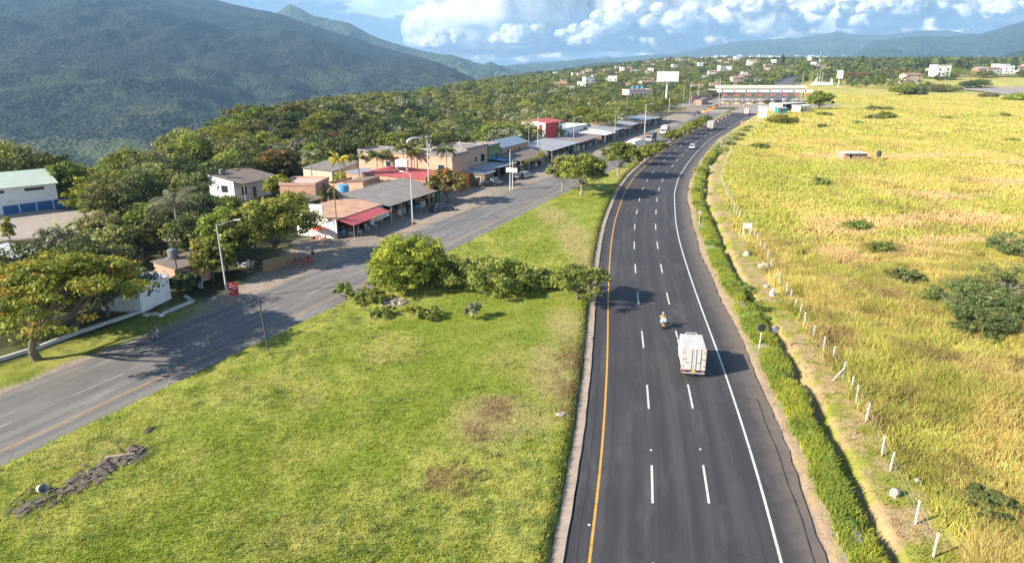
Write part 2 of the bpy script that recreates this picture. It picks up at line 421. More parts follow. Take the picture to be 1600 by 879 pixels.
    rc = L(gold, strip, 1-sst(sh+2.2*(n1-.5), 16.2, 17.2))
    rc = L(rc, o*(.33, .225, .14), np.exp(-((sh-14.0)/.4)**2)*.35*sst(n1, .35, .6))
    rc = L(rc, L(verge*1.25, dirt*.9, sst(n3*.6+n1*.4, .48, .62)), sst(sh+1.6*(n1-.5), 10.3, 10.8)*(1-sst(sh, 12.7, 13.1)))
    rc = L(rc, dirt*np.array([1.15, 1.02, .9]), 1-sst(sh+2.6*(n1-.5)+.9*(n3-.5), 9.9, 10.6))
    rc = L(rc, L(gold, wood*1.5+.02, sst(y+60*(n2-.5), 900, 1100)), sst(y, 240, 330))
    bx_ = np.interp(y, [430, 440, 500, 560, 640, 760, 900, 1100], [-999, 158, 186, 212, 243, 290, 350, 440])
    town = np.where(y > 440, 1-sst(x, bx_+12, bx_+24), 0.)
    urb = L(o*(.20, .18, .15), o*(.11, .12, .05), sst(n1, .4, .6))
    rc = L(rc, urb, town)
    c = L(c, rc, right*(1-plz*(x < 214)))
    return c

# ------------------------------------------------------------------ ground sheet
def fan(y0, y1, ratio, t0, t1, nc, hf, off=12.):
    ys = [y0]
    while ys[-1] < y1: ys.append(ys[-1]*ratio+.02)
    ys = np.array(ys); ts = np.linspace(t0, t1, nc)
    Y, T = np.meshgrid(ys, ts, indexing='ij'); X = T*(Y+off)
    Z = hf(X, Y)
    V = np.stack([X, Y, Z], -1).reshape(-1, 3)
    r, c = Y.shape
    i = np.arange(r*c).reshape(r, c)
    F = np.stack([i[:-1, :-1], i[:-1, 1:], i[1:, 1:], i[1:, :-1]], -1).reshape(-1, 4)
    return V, F
def ground_z(X, Y):
    z = hgt(X, Y); sh = s_h(X, Y); l = s_l(X, Y)
    road = np.maximum((np.abs(sh-2.15) < 7.6) & (Y < 440), (np.abs(l) < 5.9) & (Y < 425))
    rough = .05*(fbm(X*1.1, Y*1.1, 77, 3)-.5)*2
    fieldr = sst(sh, 17, 20)*(1-sst(Y, 300, 500))
    z = z+np.where(road, -.10, rough*.6+fieldr*.35*(fbm(X*.5, Y*.5, 78, 3)-.5))
    return z
V, F = fan(14, 2700, 1.0105, -1.2, 1.15, 660, ground_z)
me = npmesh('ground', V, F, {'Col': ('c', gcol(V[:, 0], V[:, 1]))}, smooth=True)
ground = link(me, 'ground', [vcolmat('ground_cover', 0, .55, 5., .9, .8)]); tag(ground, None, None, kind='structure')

# ------------------------------------------------------------------ roads
def strip(name, cf, o0, o1, y0, y1, z, m, step=1.5, ncross=2, yw=None, drape=False):
    ys = np.arange(y0, y1+step*.5, step); V = []; UV = []
    for y in ys:
        c, s = cf(y); k = 1/math.sqrt(1+s*s)
        a = o0(y) if callable(o0) else o0; b = o1(y) if callable(o1) else o1
        for j in range(ncross):
            o = a+(b-a)*j/(ncross-1); X = c+o*k; Yv = y-o*s*k
            V.append((X, Yv, z+(H1(X, Yv) if drape else 0))); UV.append((o, y))
    n = len(ys); F = [(i*ncross+j, i*ncross+j+1, (i+1)*ncross+j+1, (i+1)*ncross+j) for i in range(n-1) for j in range(ncross-1)]
    me = bpy.data.meshes.new(name); me.from_pydata(V, [], F); me.update()
    uv = me.uv_layers.new(name='UVMap')
    for lp in me.loops: uv.data[lp.index].uv = UV[lp.vertex_index]
    return tag(link(me, name, [m]), None, None, kind='structure')
def asphalt(name, base, worn, dust, dust_from=None, joints=True):
    m, t, g, b, o = mat_new(name)
    uv = nn(t, 'ShaderNodeUVMap'); sp = nn(t, 'ShaderNodeSeparateXYZ'); t.links.new(uv.outputs[0], sp.inputs[0])
    S, T = sp.outputs[0], sp.outputs[1]
    P = g.comb(S, T, 0)
    st = g.noise(g.comb(S, g.m('MULTIPLY', T, .035), 0), 1.1, 5, .6)
    bl = g.noise(P, .16, 5, .6); fi = g.noise(P, 14, 3, .6)
    trk = g.m('ABSOLUTE', g.m('SINE', g.m('MULTIPLY', g.m('ADD', S, .1), PI/1.72)))
    f = g.m('ADD', g.m('MULTIPLY', st, .55), g.m('MULTIPLY', bl, .35)); f = g.m('ADD', f, g.m('MULTIPLY', trk, -.10)); f = g.m('ADD', f, g.m('MULTIPLY', g.m('SUBTRACT', fi, .5), .35))
    f = g.m('ADD', f, g.m('MULTIPLY', g.m('SUBTRACT', g.noise(g.comb(S, g.m('MULTIPLY', T, .012), 5), 3.3, 3, .6), .5), .45))
    c = g.mixc(g.ss(f, .25, .62), base, worn)
    if dust_from is not None:
        d = g.ss(g.m('ADD', S, g.m('MULTIPLY', g.m('SUBTRACT', g.noise(P, .7, 6, .65), .5), 2.6)), dust_from[0], dust_from[1])
        c = g.mixc(g.m('MULTIPLY', d, dust_from[2]), c, dust)
    # patches and seams
    n = g.noise(P, .5, 7, .7)
    c = g.mixc(g.m('MULTIPLY', g.ss(n, .60, .66), .35), c, tuple(x*.55 for x in base))
    n9 = g.noise(g.comb(S, g.m('MULTIPLY', T, .22), 9), .55, 6, .65)
    c = g.mixc(g.m('MULTIPLY', g.ss(n9, .52, .70), .5), c, tuple(x*1.45 for x in worn))
    ck = nn(t, 'ShaderNodeTexVoronoi', feature='DISTANCE_TO_EDGE'); t.links.new(g.vadd(P, g.comb(g.m('MULTIPLY', n9, 2), g.m('MULTIPLY', n, 2), 0)), ck.inputs['Vector']); ck.inputs['Scale'].default_value = .11
    c = g.mixc(g.m('MULTIPLY', g.ss(ck.outputs['Distance'], .006, .0015), .22), c, (.02, .02, .02))
    t.links.new(c, b.inputs['Base Color']); b.inputs['Roughness'].default_value = .75; b.inputs['Specular IOR Level'].default_value = .35
    bn = nn(t, 'ShaderNodeBump'); bn.inputs['Strength'].default_value = .25; bn.inputs['Distance'].default_value = .02
    t.links.new(fi, bn.inputs['Height']); t.links.new(bn.outputs[0], b.inputs['Normal'])
    return m
A_new = asphalt('asphalt_new', (.040, .038, .042), (.070, .066, .069), (.17, .135, .11), (6.9, 9.8, .9))
A_old = asphalt('asphalt_old', (.135, .127, .122), (.21, .195, .18), (.30, .25, .2), (-9, -14, .0))
def paint(name, col, wear=.35):
    m, t, g, b, o = mat_new(name)
    ge = nn(t, 'ShaderNodeNewGeometry'); n = g.noise(ge.outputs['Position'], 3, 7, .75)
    c = g.mixc(g.m('MULTIPLY', g.ss(n, .5, .68), wear), col, (.08, .075, .07))
    t.links.new(c, b.inputs['Base Color']); b.inputs['Roughness'].default_value = .6
    return m
P_w = paint('road_paint_white', (.60, .59, .57), .9); P_y = paint('road_paint_yellow', (.58, .31, .05), .8)
P_wf = paint('road_paint_worn', (.36, .34, .32), .9); P_yf = paint('road_paint_yellow_worn', (.50, .27, .08), .9)
strip('highway', hwy, lambda y: -4.85+.12*math.sin(y*.4), lambda y: 9.55+.14*math.sin(y*.31)+.12*math.sin(y*.12)+.10*math.sin(y*1.9), 14, 392, 0, A_new, 1.5, 8)
strip('yellow_edge_line', hwy, -3.52, -3.36, 14, 330, .004, P_y)
strip('white_edge_line', hwy, 6.82, 6.98, 14, 370, .004, P_w)
for off, ph in ((0, 36.1), (3.45, 36.7)):
    y = ph-12*1
    n = 0
    while y < 360:
        m_ = hwy(y)[1]; k = 1/math.sqrt(1+m_*m_)
        strip('lane_dash', hwy, off-.075, off+.075, y, y+4.3*k, .004, P_w, 4.3*k/2)
        y += 12.4*k
seam = pm('tar_seam', (.015, .015, .015), .7, .2)
strip('tar_seam', hwy, lambda y: 8.72+.05*math.sin(y*.9), lambda y: 8.79+.05*math.sin(y*.9)+.02*math.sin(y*3), 14, 52, .004, seam, .8)
strip('tar_seam', hwy, lambda y: -4.18+.04*math.sin(y*.7), lambda y: -4.15+.04*math.sin(y*.7), 16, 60, .004, seam, .8)
strip('tar_seam', hwy, lambda y: 5.2+.06*math.sin(y*.5), lambda y: 5.225+.06*math.sin(y*.5), 62, 120, .004, seam, .8)
kerbm = pm('kerb_concrete', (.36, .29, .23), .9, .35, 1.2, .4, dirt=.6)
def kerb(name, cf, o0, o1, y0, y1, z0, z1, m, step=1.2):
    mb = MB(); ys = np.arange(y0, y1, step); P = []
    for y in ys:
        c, s = cf(y); k = 1/math.sqrt(1+s*s); w_ = .05*math.sin(y*1.7)+.04*math.sin(y*.6)
        P.append([(c+(o0+w_)*k, y-(o0+w_)*s*k), (c+(o1+.4*w_)*k, y-(o1+.4*w_)*s*k)])
    for i in range(len(P)-1):
        a, b_ = P[i]; c_, d_ = P[i+1]
        mb.hexa([(a[0], a[1], z0), (b_[0], b_[1], z0), (d_[0], d_[1], z0), (c_[0], c_[1], z0), (a[0], a[1], z1), (b_[0], b_[1], z1), (d_[0], d_[1], z1), (c_[0], c_[1], z1)])
    return tag(mb.build(name, m), None, None, kind='structure')
kerb('kerb_highway', hwy, -5.56, -4.86, 16, 330, -.1, .10, kerbm)
strip('side_road', lwy, lambda y: -5.4+.35*math.sin(y*.21), lambda y: 5.85+.1*math.sin(y*.3), 14, 392, -.004, A_old, 1.5, 6)
strip('side_edge_line', lwy, 3.55, 3.68, 14, 250, 0, P_yf)
y = 25.0
while y < 260:
    strip('side_lane_dash', lwy, -.06, .06, y, y+4.2, 0, P_wf, 2.1); y += 8.6
strip('side_left_line', lwy, -3.68, -3.6, 60, 200, 0, P_wf)

# plaza in front of the toll gates, and the road climbing away behind it
conc = pm('plaza_concrete', (.30, .265, .24), .85, .22, .12, .2)
def sheet(name, pix, z, m):
    pts = [at(u, v, 0) for u, v in pix]
    me = bpy.data.meshes.new(name); me.from_pydata([(p.x, p.y, z) for p in pts], [], [tuple(range(len(pts)))]); me.update()
    return tag(link(me, name, [m]), None, None, kind='structure')
sheet('toll_plaza_pavement', [(1108, 199), (1150, 181), (1190, 181), (1215, 174), (1262, 168), (1275, 160), (1265, 156), (1120, 156), (1092, 160), (1075, 168), (1050, 188), (1080, 200)], -.02, conc)
BY = [440, 500, 560, 640, 760, 900, 1100]; BX = [158, 186, 212, 243, 290, 350, 440]
def bwy(y):
    return float(np.interp(y, BY, BX)), .44
strip('far_road', bwy, -8, 8, 480, 1080, .35, pm('far_asphalt', (.13, .12, .12), .8, .2, .2), 10, 6, drape=True)

# ------------------------------------------------------------------ mountains
def mountain_mat(name, dark, light, field, speck, fieldamt=.25, rockamt=0.):
    m, t, g, b, o = mat_new(name)
    ge = nn(t, 'ShaderNodeNewGeometry'); P = ge.outputs['Position']
    vo = nn(t, 'ShaderNodeTexVoronoi'); t.links.new(P, vo.inputs['Vector']); vo.inputs['Scale'].default_value = speck
    vd = vo.outputs['Distance']; vc = nn(t, 'ShaderNodeSeparateColor'); t.links.new(vo.outputs['Color'], vc.inputs[0])
    n1 = g.noise(P, .0016, 7, .6); n2 = g.noise(P, .012, 5, .6)  # broad noise imitates cloud shadow and paler patches in the forest colour
    f = g.m('ADD', g.m('MULTIPLY', vc.outputs[0], .40), g.m('ADD', g.m('MULTIPLY', n1, .85), g.m('MULTIPLY', n2, .55)))
    f = g.m('SUBTRACT', f, .17)
    c = g.mixc(g.ss(f, .45, 1.0), dark, light)
    sp = nn(t, 'ShaderNodeSeparateXYZ'); t.links.new(P, sp.inputs[0])
    low = g.ss(sp.outputs[2], 150, -230)
    fm = g.m('MULTIPLY', g.ss(g.m('ADD', g.noise(P, .0042, 5, .6), g.m('MULTIPLY', g.noise(P, .03, 3, .5), .22)), .63, .70), low)
    c = g.mixc(g.m('MULTIPLY', fm, fieldamt), c, field)
    t.links.new(c, b.inputs['Base Color']); b.inputs['Roughness'].default_value = .95; b.inputs['Specular IOR Level'].default_value = .05
    bn = nn(t, 'ShaderNodeBump'); bn.inputs['Strength'].default_value = 1; bn.inputs['Distance'].default_value = .55/speck
    t.links.new(g.m('SUBTRACT', g.m('MULTIPLY', n2, 1.2), vd), bn.inputs['Height']); t.links.new(bn.outputs[0], b.inputs['Normal'])
    return m
def mountain(name, sil, m, zb=-300, yb=700, nu=420, nt_=220, gull=60., seed=0, p=1.25, fine=6., ridge_rough=6., gs=1.):
    """sil: skyline points (u, v, distance); built as a real slope from a valley line up to the ridge and down behind"""
    us = np.array([q[0] for q in sil], float)
    R = [atY(*q) for q in sil]
    uu = np.linspace(us[0], us[-1], nu)
    RX = np.interp(uu, us, [q.x for q in R]); RY = np.interp(uu, us, [q.y for q in R]); RZ = np.interp(uu, us, [q.z for q in R])
    RZ = RZ+ridge_rough*(fbm(uu*.05, uu*0, seed+3, 5, .6)-.5)*2
    BXx = RX*(yb/RY)
    ts = np.concatenate([np.linspace(0, 1, nt_), np.linspace(1.02, 1.35, 14)])
    T, U = np.meshgrid(ts, np.arange(nu), indexing='ij')
    tt = np.minimum(T, 1); back = np.maximum(T-1, 0)
    k = tt
    X = BXx[U]+(RX[U]-BXx[U])*(k+back); Y = yb+(RY[U]-yb)*(k+back)
    Z = zb+(RZ[U]-zb)*tt**p-(RZ[U]-zb)*back*1.6
    env = (np.sin(np.clip(tt, 0, 1)*PI)**.7)*(T <= 1)
    gx = fbm(X*.0011*gs+fbm(X*.0006, Y*.0006, seed+9, 2)*1.5, Y*.0004*gs, seed, 5, .52)
    rid = 1-np.abs(gx*2-1)*2
    Z = Z+env*gull*(rid-.4)+env*gull*.5*(fbm(X*.004*gs, Y*.003*gs, seed+5, 4, .55)-.5)*2+fine*(fbm(X*.02, Y*.02, seed+7, 2)-.5)*2*np.clip(env*3, 0, 1)
    Vv = np.stack([X, Y, Z], -1).reshape(-1, 3); r, c = X.shape; i = np.arange(r*c).reshape(r, c)
    Ff = np.stack([i[:-1, :-1], i[:-1, 1:], i[1:, 1:], i[1:, :-1]], -1).reshape(-1, 4)
    return tag(link(npmesh(name, Vv, Ff, smooth=True), name, [m]), None, None, kind='structure')
MM = mountain_mat('mountain_forest', (.006, .010, .010), (.042, .052, .036), (.16, .19, .07), .085, .4)
MM2 = mountain_mat('ridge_forest', (.025, .038, .022), (.09, .105, .045), (.2, .23, .09), .035, .4)
MM3 = mountain_mat('hill_forest', (.02, .034, .022), (.05, .068, .036), (.22, .24, .12), .03, .5)
mountain('mountain_slope', [(-700, -100, 5200), (-300, -95, 5500), (0, -78, 5700), (200, -42, 5900), (345, 2, 5800), (400, 14, 5600), (440, 23, 5500), (500, 43, 5300), (560, 63, 5000), (620, 80, 4700), (680, 96, 4300), (740, 122, 3900), (800, 150, 3600), (860, 180, 3300)], MM, seed=3, gull=105, fine=3., nu=620, nt_=300)
mountain('mountain_ridge', [(380, 40, 7820), (420, 24, 7820), (437, 18, 7820), (452, 6, 7820), (468, 13, 7735), (490, 25, 7650), (520, 31, 7650), (545, 36, 7565), (580, 55, 7480), (610, 66, 7395), (650, 77, 7225), (690, 86, 7055), (705, 85, 6970), (740, 98, 6800), (755, 101, 6715), (766, 97, 6715), (780, 104, 6630), (800, 113, 6545), (850, 128, 6375)], MM2, yb=4500, zb=-260, gull=120, seed=11, nu=300, nt_=120, p=1.1, fine=10)
mountain('hill_ridge', [(780, 124, 5200), (840, 117, 5200), (890, 106, 5200), (930, 98, 5200), (985, 97, 5200), (1002, 94, 5200), (1040, 96, 5300), (1090, 99, 5400), (1140, 112, 5400)], MM3, yb=3000, zb=-200, gull=30, seed=17, nu=200, nt_=60, fine=8, ridge_rough=3)
mountain('distant_range', [(700, 118, 16216), (760, 109, 16216), (850, 100, 15830), (920, 93, 15443), (1000, 88, 15057), (1060, 84, 14671), (1110, 73, 14285), (1150, 66, 13899), (1200, 61, 13513), (1240, 60, 13127), (1290, 53, 12972), (1308, 50, 12972), (1330, 53, 12972), (1380, 55, 12741), (1440, 48, 12741), (1480, 47, 12741), (1510, 52, 12741), (1600, 58, 12355), (1900, 40, 12355)], MM2, yb=6500, zb=-60, gull=110, seed=23, nu=360, nt_=110, p=1.3, fine=20, ridge_rough=15, gs=.6)
mountain('right_range', [(1180, 112, 8500), (1260, 103, 8500), (1330, 86, 8500), (1365, 64, 8500), (1400, 60, 8400), (1440, 56, 8300), (1490, 57, 8200), (1530, 53, 8000), (1560, 45, 8000), (1600, 33, 7900), (1680, 8, 7800), (1900, -30, 7600)], MM3, yb=4200, zb=-60, gull=90, seed=31, nu=360, nt_=140, p=1.5, fine=12, gs=1.2)
mountain('right_foothill', [(1470, 104, 3600), (1520, 98, 3600), (1550, 92, 3600), (1590, 80, 3500), (1640, 68, 3500), (1800, 50, 3400)], MM3, yb=2600, zb=0, gull=18, seed=37, nu=140, nt_=50, fine=5, ridge_rough=2)
# flat valley floor under everything far away
me = bpy.data.meshes.new('valley_floor'); me.from_pydata([(-10500, 600, -301), (15500, 600, -301), (15500, 16200, -301), (-10500, 16200, -301)], [], [(0, 1, 2, 3)]); me.update()
tag(link(me, 'valley_floor', [MM3]), None, None, kind='structure')
# cumulus: heaps of billowing puffs 20 to 30 km out, lit by the sun itself
def vn3(p, seed):
    i = np.floor(p); f = p-i; f = f*f*(3-2*f); out = 0
    for dx_ in (0, 1):
        for dy_ in (0, 1):
            for dz_ in (0, 1):
                hsh = _h(i[:, 0]+dx_, i[:, 1]+dy_+57*(i[:, 2]+dz_), seed)
                out = out+hsh*(f[:, 0] if dx_ else 1-f[:, 0])*(f[:, 1] if dy_ else 1-f[:, 1])*(f[:, 2] if dz_ else 1-f[:, 2])
    return out
def billow(p, seed): return 1-np.abs(2*vn3(p, seed)-1)
def cloudmat(name, lo, hi):
    m, t, g, b, o = mat_new(name); b.inputs['Base Color'].default_value = (.95, .94, .93, 1); b.inputs['Roughness'].default_value = 1; b.inputs['Specular IOR Level'].default_value = 0
    tr = nn(t, 'ShaderNodeBsdfTranslucent'); tr.inputs[0].default_value = (1, 1, 1, 1); mx = nn(t, 'ShaderNodeMixShader'); mx.inputs[0].default_value = .38; t.links.new(b.outputs[0], mx.inputs[1]); t.links.new(tr.outputs[0], mx.inputs[2])
    if hi < 1:
        ge = nn(t, 'ShaderNodeNewGeometry'); al = g.ss(g.noise(ge.outputs['Position'], .0016, 6, .62), .32, .60, lo, hi)
        tp = nn(t, 'ShaderNodeBsdfTransparent'); m2 = nn(t, 'ShaderNodeMixShader'); t.links.new(al, m2.inputs[0]); t.links.new(tp.outputs[0], m2.inputs[1]); t.links.new(mx.outputs[0], m2.inputs[2]); t.links.new(m2.outputs[0], o.inputs[0])
    else: t.links.new(mx.outputs[0], o.inputs[0])
    return m
CLMS = [(.86, cloudmat('cloud_core', 1, 1)), (.97, cloudmat('cloud_veil', .15, .75)), (1.08, cloudmat('cloud_wisp', .0, .5)), (1.2, cloudmat('cloud_edge', .0, .32))]
nu_, nv_ = 46, 26
th_, ph_ = np.meshgrid(np.linspace(0, 2*PI, nu_, endpoint=False), np.linspace(0.02, PI-.02, nv_), indexing='xy')
DD = np.stack([np.sin(ph_)*np.cos(th_), np.sin(ph_)*np.sin(th_), np.cos(ph_)], -1).reshape(-1, 3)
ii = np.arange(nu_*nv_).reshape(nv_, nu_); FF = np.stack([ii[:-1], ii[1:], np.roll(ii, -1, 1)[1:], np.roll(ii, -1, 1)[:-1]], -1).reshape(-1, 4)
def cloud(puffs, seed):
  for grow, CLM in CLMS:
    Vs, Fs = [], []
    for k, (x, y, z, r, zb) in enumerate(puffs):
        q = DD*1.0+np.array([k*7.7, seed*3.1, k*1.3])
        rr = r*(.60+.36*billow(q*1.7, seed)+.20*billow(q*3.9, seed+1)+.10*billow(q*8.5, seed+2))
        V_ = DD*rr[:, None]*grow*np.array([1.15, 1, .82])+np.array([x, y, z])
        V_[:, 2] = np.where(V_[:, 2] < zb, zb+(V_[:, 2]-zb)*.45, V_[:, 2])
        Fs.append(FF+len(Vs)*len(DD)); Vs.append(V_)
    tag(link(npmesh('cloud', np.concatenate(Vs), np.concatenate(Fs), smooth=True), 'cloud', [CLM]), None, None, kind='structure')
rs = random.Random(77)
def tower(P_, u, vb, w_, h_, Y_, n):
    """cauliflower tower: puffs filling a half-ellipse w_ wide and h_ tall (in hundredths of distance) on a flat base"""
    k = Y_/FPX*.97; zb = atY(800, vb, Y_).z; X0 = (u-800)*k
    for i in range(n):
        a = rs.uniform(0, PI); q = rs.random()**.5
        x = math.cos(a)*q*w_*.5; z = math.sin(a)*q*h_; e = 1-q*.62
        r = max(9, min(w_*.34, h_*.46)*e*rs.uniform(.7, 1.3))
        y = Y_-math.sin(a+.4)*(1-q)*w_*.3*k+rs.uniform(-.1, .1)*w_*k
        P_.append((X0+x*k, y, max(z*k+zb, zb+r*k*.55), r*k, zb))
def bank(u0, u1, vb, h0, h1, w0, w1, Y_, n, seed, m_=16):
    P_ = []
    for i in range(n):
        u = u0+(u1-u0)*(i+rs.random())/n; tower(P_, u, vb+rs.uniform(-4, 4), rs.uniform(w0, w1), rs.uniform(h0, h1), Y_*rs.uniform(.97, 1.03), m_)
    cloud(P_, seed)
bank(690, 1800, 74, 80, 150, 200, 340, 29000, 9, 1, 14)
bank(700, 1150, 72, 18, 46, 80, 170, 25000, 6, 2, 11)
bank(900, 1500, 58, 26, 60, 90, 190, 24000, 7, 3, 12)
bank(1150, 1800, 42, 26, 60, 100, 200, 22500, 6, 4, 12)
bank(1240, 1800, 24, 20, 46, 90, 190, 21000, 5, 6, 10)
# haze
m = bpy.data.materials.new('haze_air'); m.use_nodes = True; t = m.node_tree; t.nodes.clear()
o = nn(t, 'ShaderNodeOutputMaterial'); pv = nn(t, 'ShaderNodeVolumePrincipled'); t.links.new(pv.outputs[0], o.inputs['Volume'])
pv.inputs['Color'].default_value = (.38, .66, .98, 1); pv.inputs['Density'].default_value = .00008; pv.inputs['Anisotropy'].default_value = 0.0
mb = MB(); mb.box(-11000, -200, -420, 18000, 16500, 930)
tag(mb.build('haze', m), None, None, kind='stuff')

# ------------------------------------------------------------------ plants
barkm = pm('bark', (.15, .12, .09), .95, .35, 3, .6)
bark_pale = pm('bark_pale', (.30, .26, .21), .95, .3, 3, .5)
LM = {
 'flame': leafmat('leaf_flame', (0.102, 0.131, 0.017), (0.377, 0.362, 0.043), .35, (0.435, 0.232, 0.043)),
 'mango': leafmat('leaf_mango', (.07, .095, .02), (.30, .33, .05), .3),
 'lime': leafmat('leaf_lime', (.12, .155, .02), (.38, .41, .05), .4),
 'shrub': leafmat('leaf_shrub', (0.094, 0.131, 0.026), (0.275, 0.319, 0.065), .35),
 'dark': leafmat('leaf_dark', (.035, .055, .018), (.13, .16, .045), .25),
 'olive': leafmat('leaf_olive', (.085, .10, .03), (.29, .30, .09), .3),
 'dusty': leafmat('leaf_dusty', (0.116, 0.123, 0.072), (0.290, 0.290, 0.174), .25),
 'rust': leafmat('leaf_rust', (0.087, 0.087, 0.029), (0.246, 0.189, 0.058), .3, (0.406, 0.131, 0.043)),
 'thorn': leafmat('leaf_thorn', (0.072, 0.109, 0.032), (0.217, 0.246, 0.080), .3),
 'palm': leafmat('leaf_palm', (0.072, 0.102, 0.029), (0.246, 0.261, 0.087), .3),
 'palmyel': leafmat('leaf_palm_yellow', (.22, .20, .03), (.60, .48, .08), .35),
 'palmgrey': leafmat('leaf_palm_grey', (0.102, 0.123, 0.065), (0.290, 0.304, 0.174), .25),
 'banana': leafmat('leaf_banana', (0.174, 0.246, 0.058), (0.435, 0.522, 0.145), .4),
}
def leafcloud(cl, nl, size, rng, up=.25, flat=.75, jit=.55):
    """cl: clump array (n,5) x,y,z,r,tint -> V, F, tint of leaf faces"""
    n = len(cl); N = n*nl
    c = np.repeat(cl, nl, 0)
    d = rng.normal(size=(N, 3)); d /= np.linalg.norm(d, axis=1)[:, None]
    d[:, 2] = np.where(d[:, 2] < -.35, -d[:, 2]*.6, d[:, 2])
    rr = c[:, 3]*(rng.random(N)**.45)
    P = c[:, :3]+d*rr[:, None]*np.array([1, 1, flat])
    nrm = d+np.array([0, 0, up])+rng.normal(size=(N, 3))*jit; nrm /= np.linalg.norm(nrm, axis=1)[:, None]
    a = np.cross(nrm, rng.normal(size=(N, 3))); a /= np.linalg.norm(a, axis=1)[:, None]+1e-9; b = np.cross(nrm, a)
    s = size*(.4+1.35*rng.random(N)**1.6)[:, None]
    V = np.stack([P-a*s, P+b*s*.55, P+a*s, P-b*s*.55], 1).reshape(-1, 3)
    F = np.arange(N*4).reshape(N, 4)
    t = np.clip(c[:, 4]+rng.normal(size=N)*.13, 0, 1)
    return V, F, np.repeat(t, 4)
def crown_clumps(n, R, Hc, rng, shape='round', rc=.28, gap=.0):
    """clump centres filling the shell of a crown: R radius, Hc half height (centre at 0)"""
    out = []
    lob = rng.random(6)*6.28
    while len(out) < n:
        d = rng.normal(size=3); d /= np.linalg.norm(d)
        if d[2] < -.45 and shape != 'full': continue
        a = math.atan2(d[1], d[0]); q = 1+.16*math.sin(2*a+lob[0])+.12*math.sin(3*a+lob[1])+.10*math.sin(5*a+lob[2]+3*d[2])
        r = (rng.random()**.33)*.9
        if shape == 'umbrella':
            x, y = d[0]*r*q, d[1]*r*q; h = math.hypot(x, y)
            z = (1-h*h*.75)*.85-.25+rng.normal()*.10-(.35 if rng.random() < .2 else 0)
        else:
            x, y, z = d[0]*r*q, d[1]*r*q, d[2]*r
            if shape == 'cone': k = 1-.55*(z+1)/2; x *= k*1.3; y *= k*1.3
            if shape == 'dome': z = abs(z)*1.5-.6; 
        if gap and vn(np.array([x*3+lob[3]]), np.array([y*3+z*2+lob[4]]), 3)[0] < gap: continue
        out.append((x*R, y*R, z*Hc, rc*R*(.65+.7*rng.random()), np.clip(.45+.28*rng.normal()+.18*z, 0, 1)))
    return np.array(out)
def trunk_mb(H, zc, cl, R, rng, r0, nb=7, fork=.35, lean=(0, 0)):
    mb = MB(); f = Vector((lean[0]*H*fork, lean[1]*H*fork, zc*fork))
    mid = f*.5+Vector((rng.normal()*.05*R, rng.normal()*.05*R, 0))
    mb.tube((0, 0, -.4), (0, 0, .15), r0*1.5, r0*1.1); mb.path([(0, 0, .1), mid, f], [r0*1.15, r0*.95, r0*.85], 8)
    ids = rng.permutation(len(cl))[:nb]
    for i in ids:
        e = Vector(cl[i][:3])+Vector((0, 0, zc)); k1 = f.lerp(e, .4)+Vector((0, 0, -.06*R)); k2 = f.lerp(e, .75)+Vector((rng.normal(), rng.normal(), 0))*.03*R
        mb.path([f, k1, k2, e], [r0*.55, r0*.38, r0*.2, r0*.07], 5)
        for j in range(2):
            q = cl[rng.integers(len(cl))][:3]; e2 = k2.lerp(Vector(q)+Vector((0, 0, zc)), .5)
            mb.path([k2, e2], [r0*.2, r0*.05], 4)
    return mb
def make_tree(name, label, cat, R, H, kind, seed, n=120, nl=60, leaf=.16, shape='round', clear=.3, rc=.26, r0=None, gap=0., hcf=None, group=None, nb=8, bark=None, flat=.75, fork=.4, jit=.55, hidden_trunk=False, off=(0, 0)):
    R *= 1.2; H *= 1.06
    rng = np.random.default_rng(seed)
    t = thing(name, label, cat, group=group)
    lowz = H*clear; Hc = (H-lowz)/2*1.0; zc = lowz+Hc*.9
    cl = crown_clumps(n, R, Hc, rng, shape, rc, gap)
    cl[:, 0] += off[0]; cl[:, 1] += off[1]
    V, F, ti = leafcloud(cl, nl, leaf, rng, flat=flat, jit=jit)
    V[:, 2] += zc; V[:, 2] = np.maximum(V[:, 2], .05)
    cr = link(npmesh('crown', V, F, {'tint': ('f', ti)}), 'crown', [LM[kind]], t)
    if not hidden_trunk:
        trunk_mb(H, zc, cl, R, rng, r0 or max(.07, R*.045), nb, fork).build('trunk', bark or barkm, t)
    return t
def put(t, p, rz=0, s=1.):
    t.location = p; t.rotation_euler = (0, 0, rz)
    t.scale = (s, s, s) if isinstance(s, (int, float)) else s
    return t
def frond_mesh(L, nle, leafl, droop, rng, wid=.05, th=0.):
    """one frond from origin outwards along +x, arching"""
    V = []; F = []
    pts = []
    for i in range(nle+1):
        q = i/nle; ang = th-q*droop; pts.append((0, 0))
    x = z = 0.; P = [(0., 0.)]
    for i in range(nle):
        q = i/nle; ang = th-droop*q**1.2; x += L/nle*math.cos(ang); z += L/nle*math.sin(ang); P.append((x, z))
    for i in range(nle):
        (x0, z0), (x1, z1) = P[i], P[i+1]
        b = len(V); V += [(x0, -.03, z0), (x0, .03, z0), (x1, .02, z1), (x1, -.02, z1)]; F.append((b, b+1, b+2, b+3))
        if i < 2: continue
        q = i/nle; ll = leafl*(math.sin(PI*min(1, q*1.05+.08))**.6)
        for sgn in (-1, 1):
            dz = -ll*(.45+.3*rng.random()); dy = sgn*ll*.8; dxx = ll*.35
            b = len(V); V += [(x0, 0, z0), (x0+wid*2.2, 0, z0+.01), (x0+dxx+wid, dy, z0+dz), (x0+dxx, dy*.98, z0+dz-.02)]; F.append((b, b+1, b+2, b+3))
    return V, F
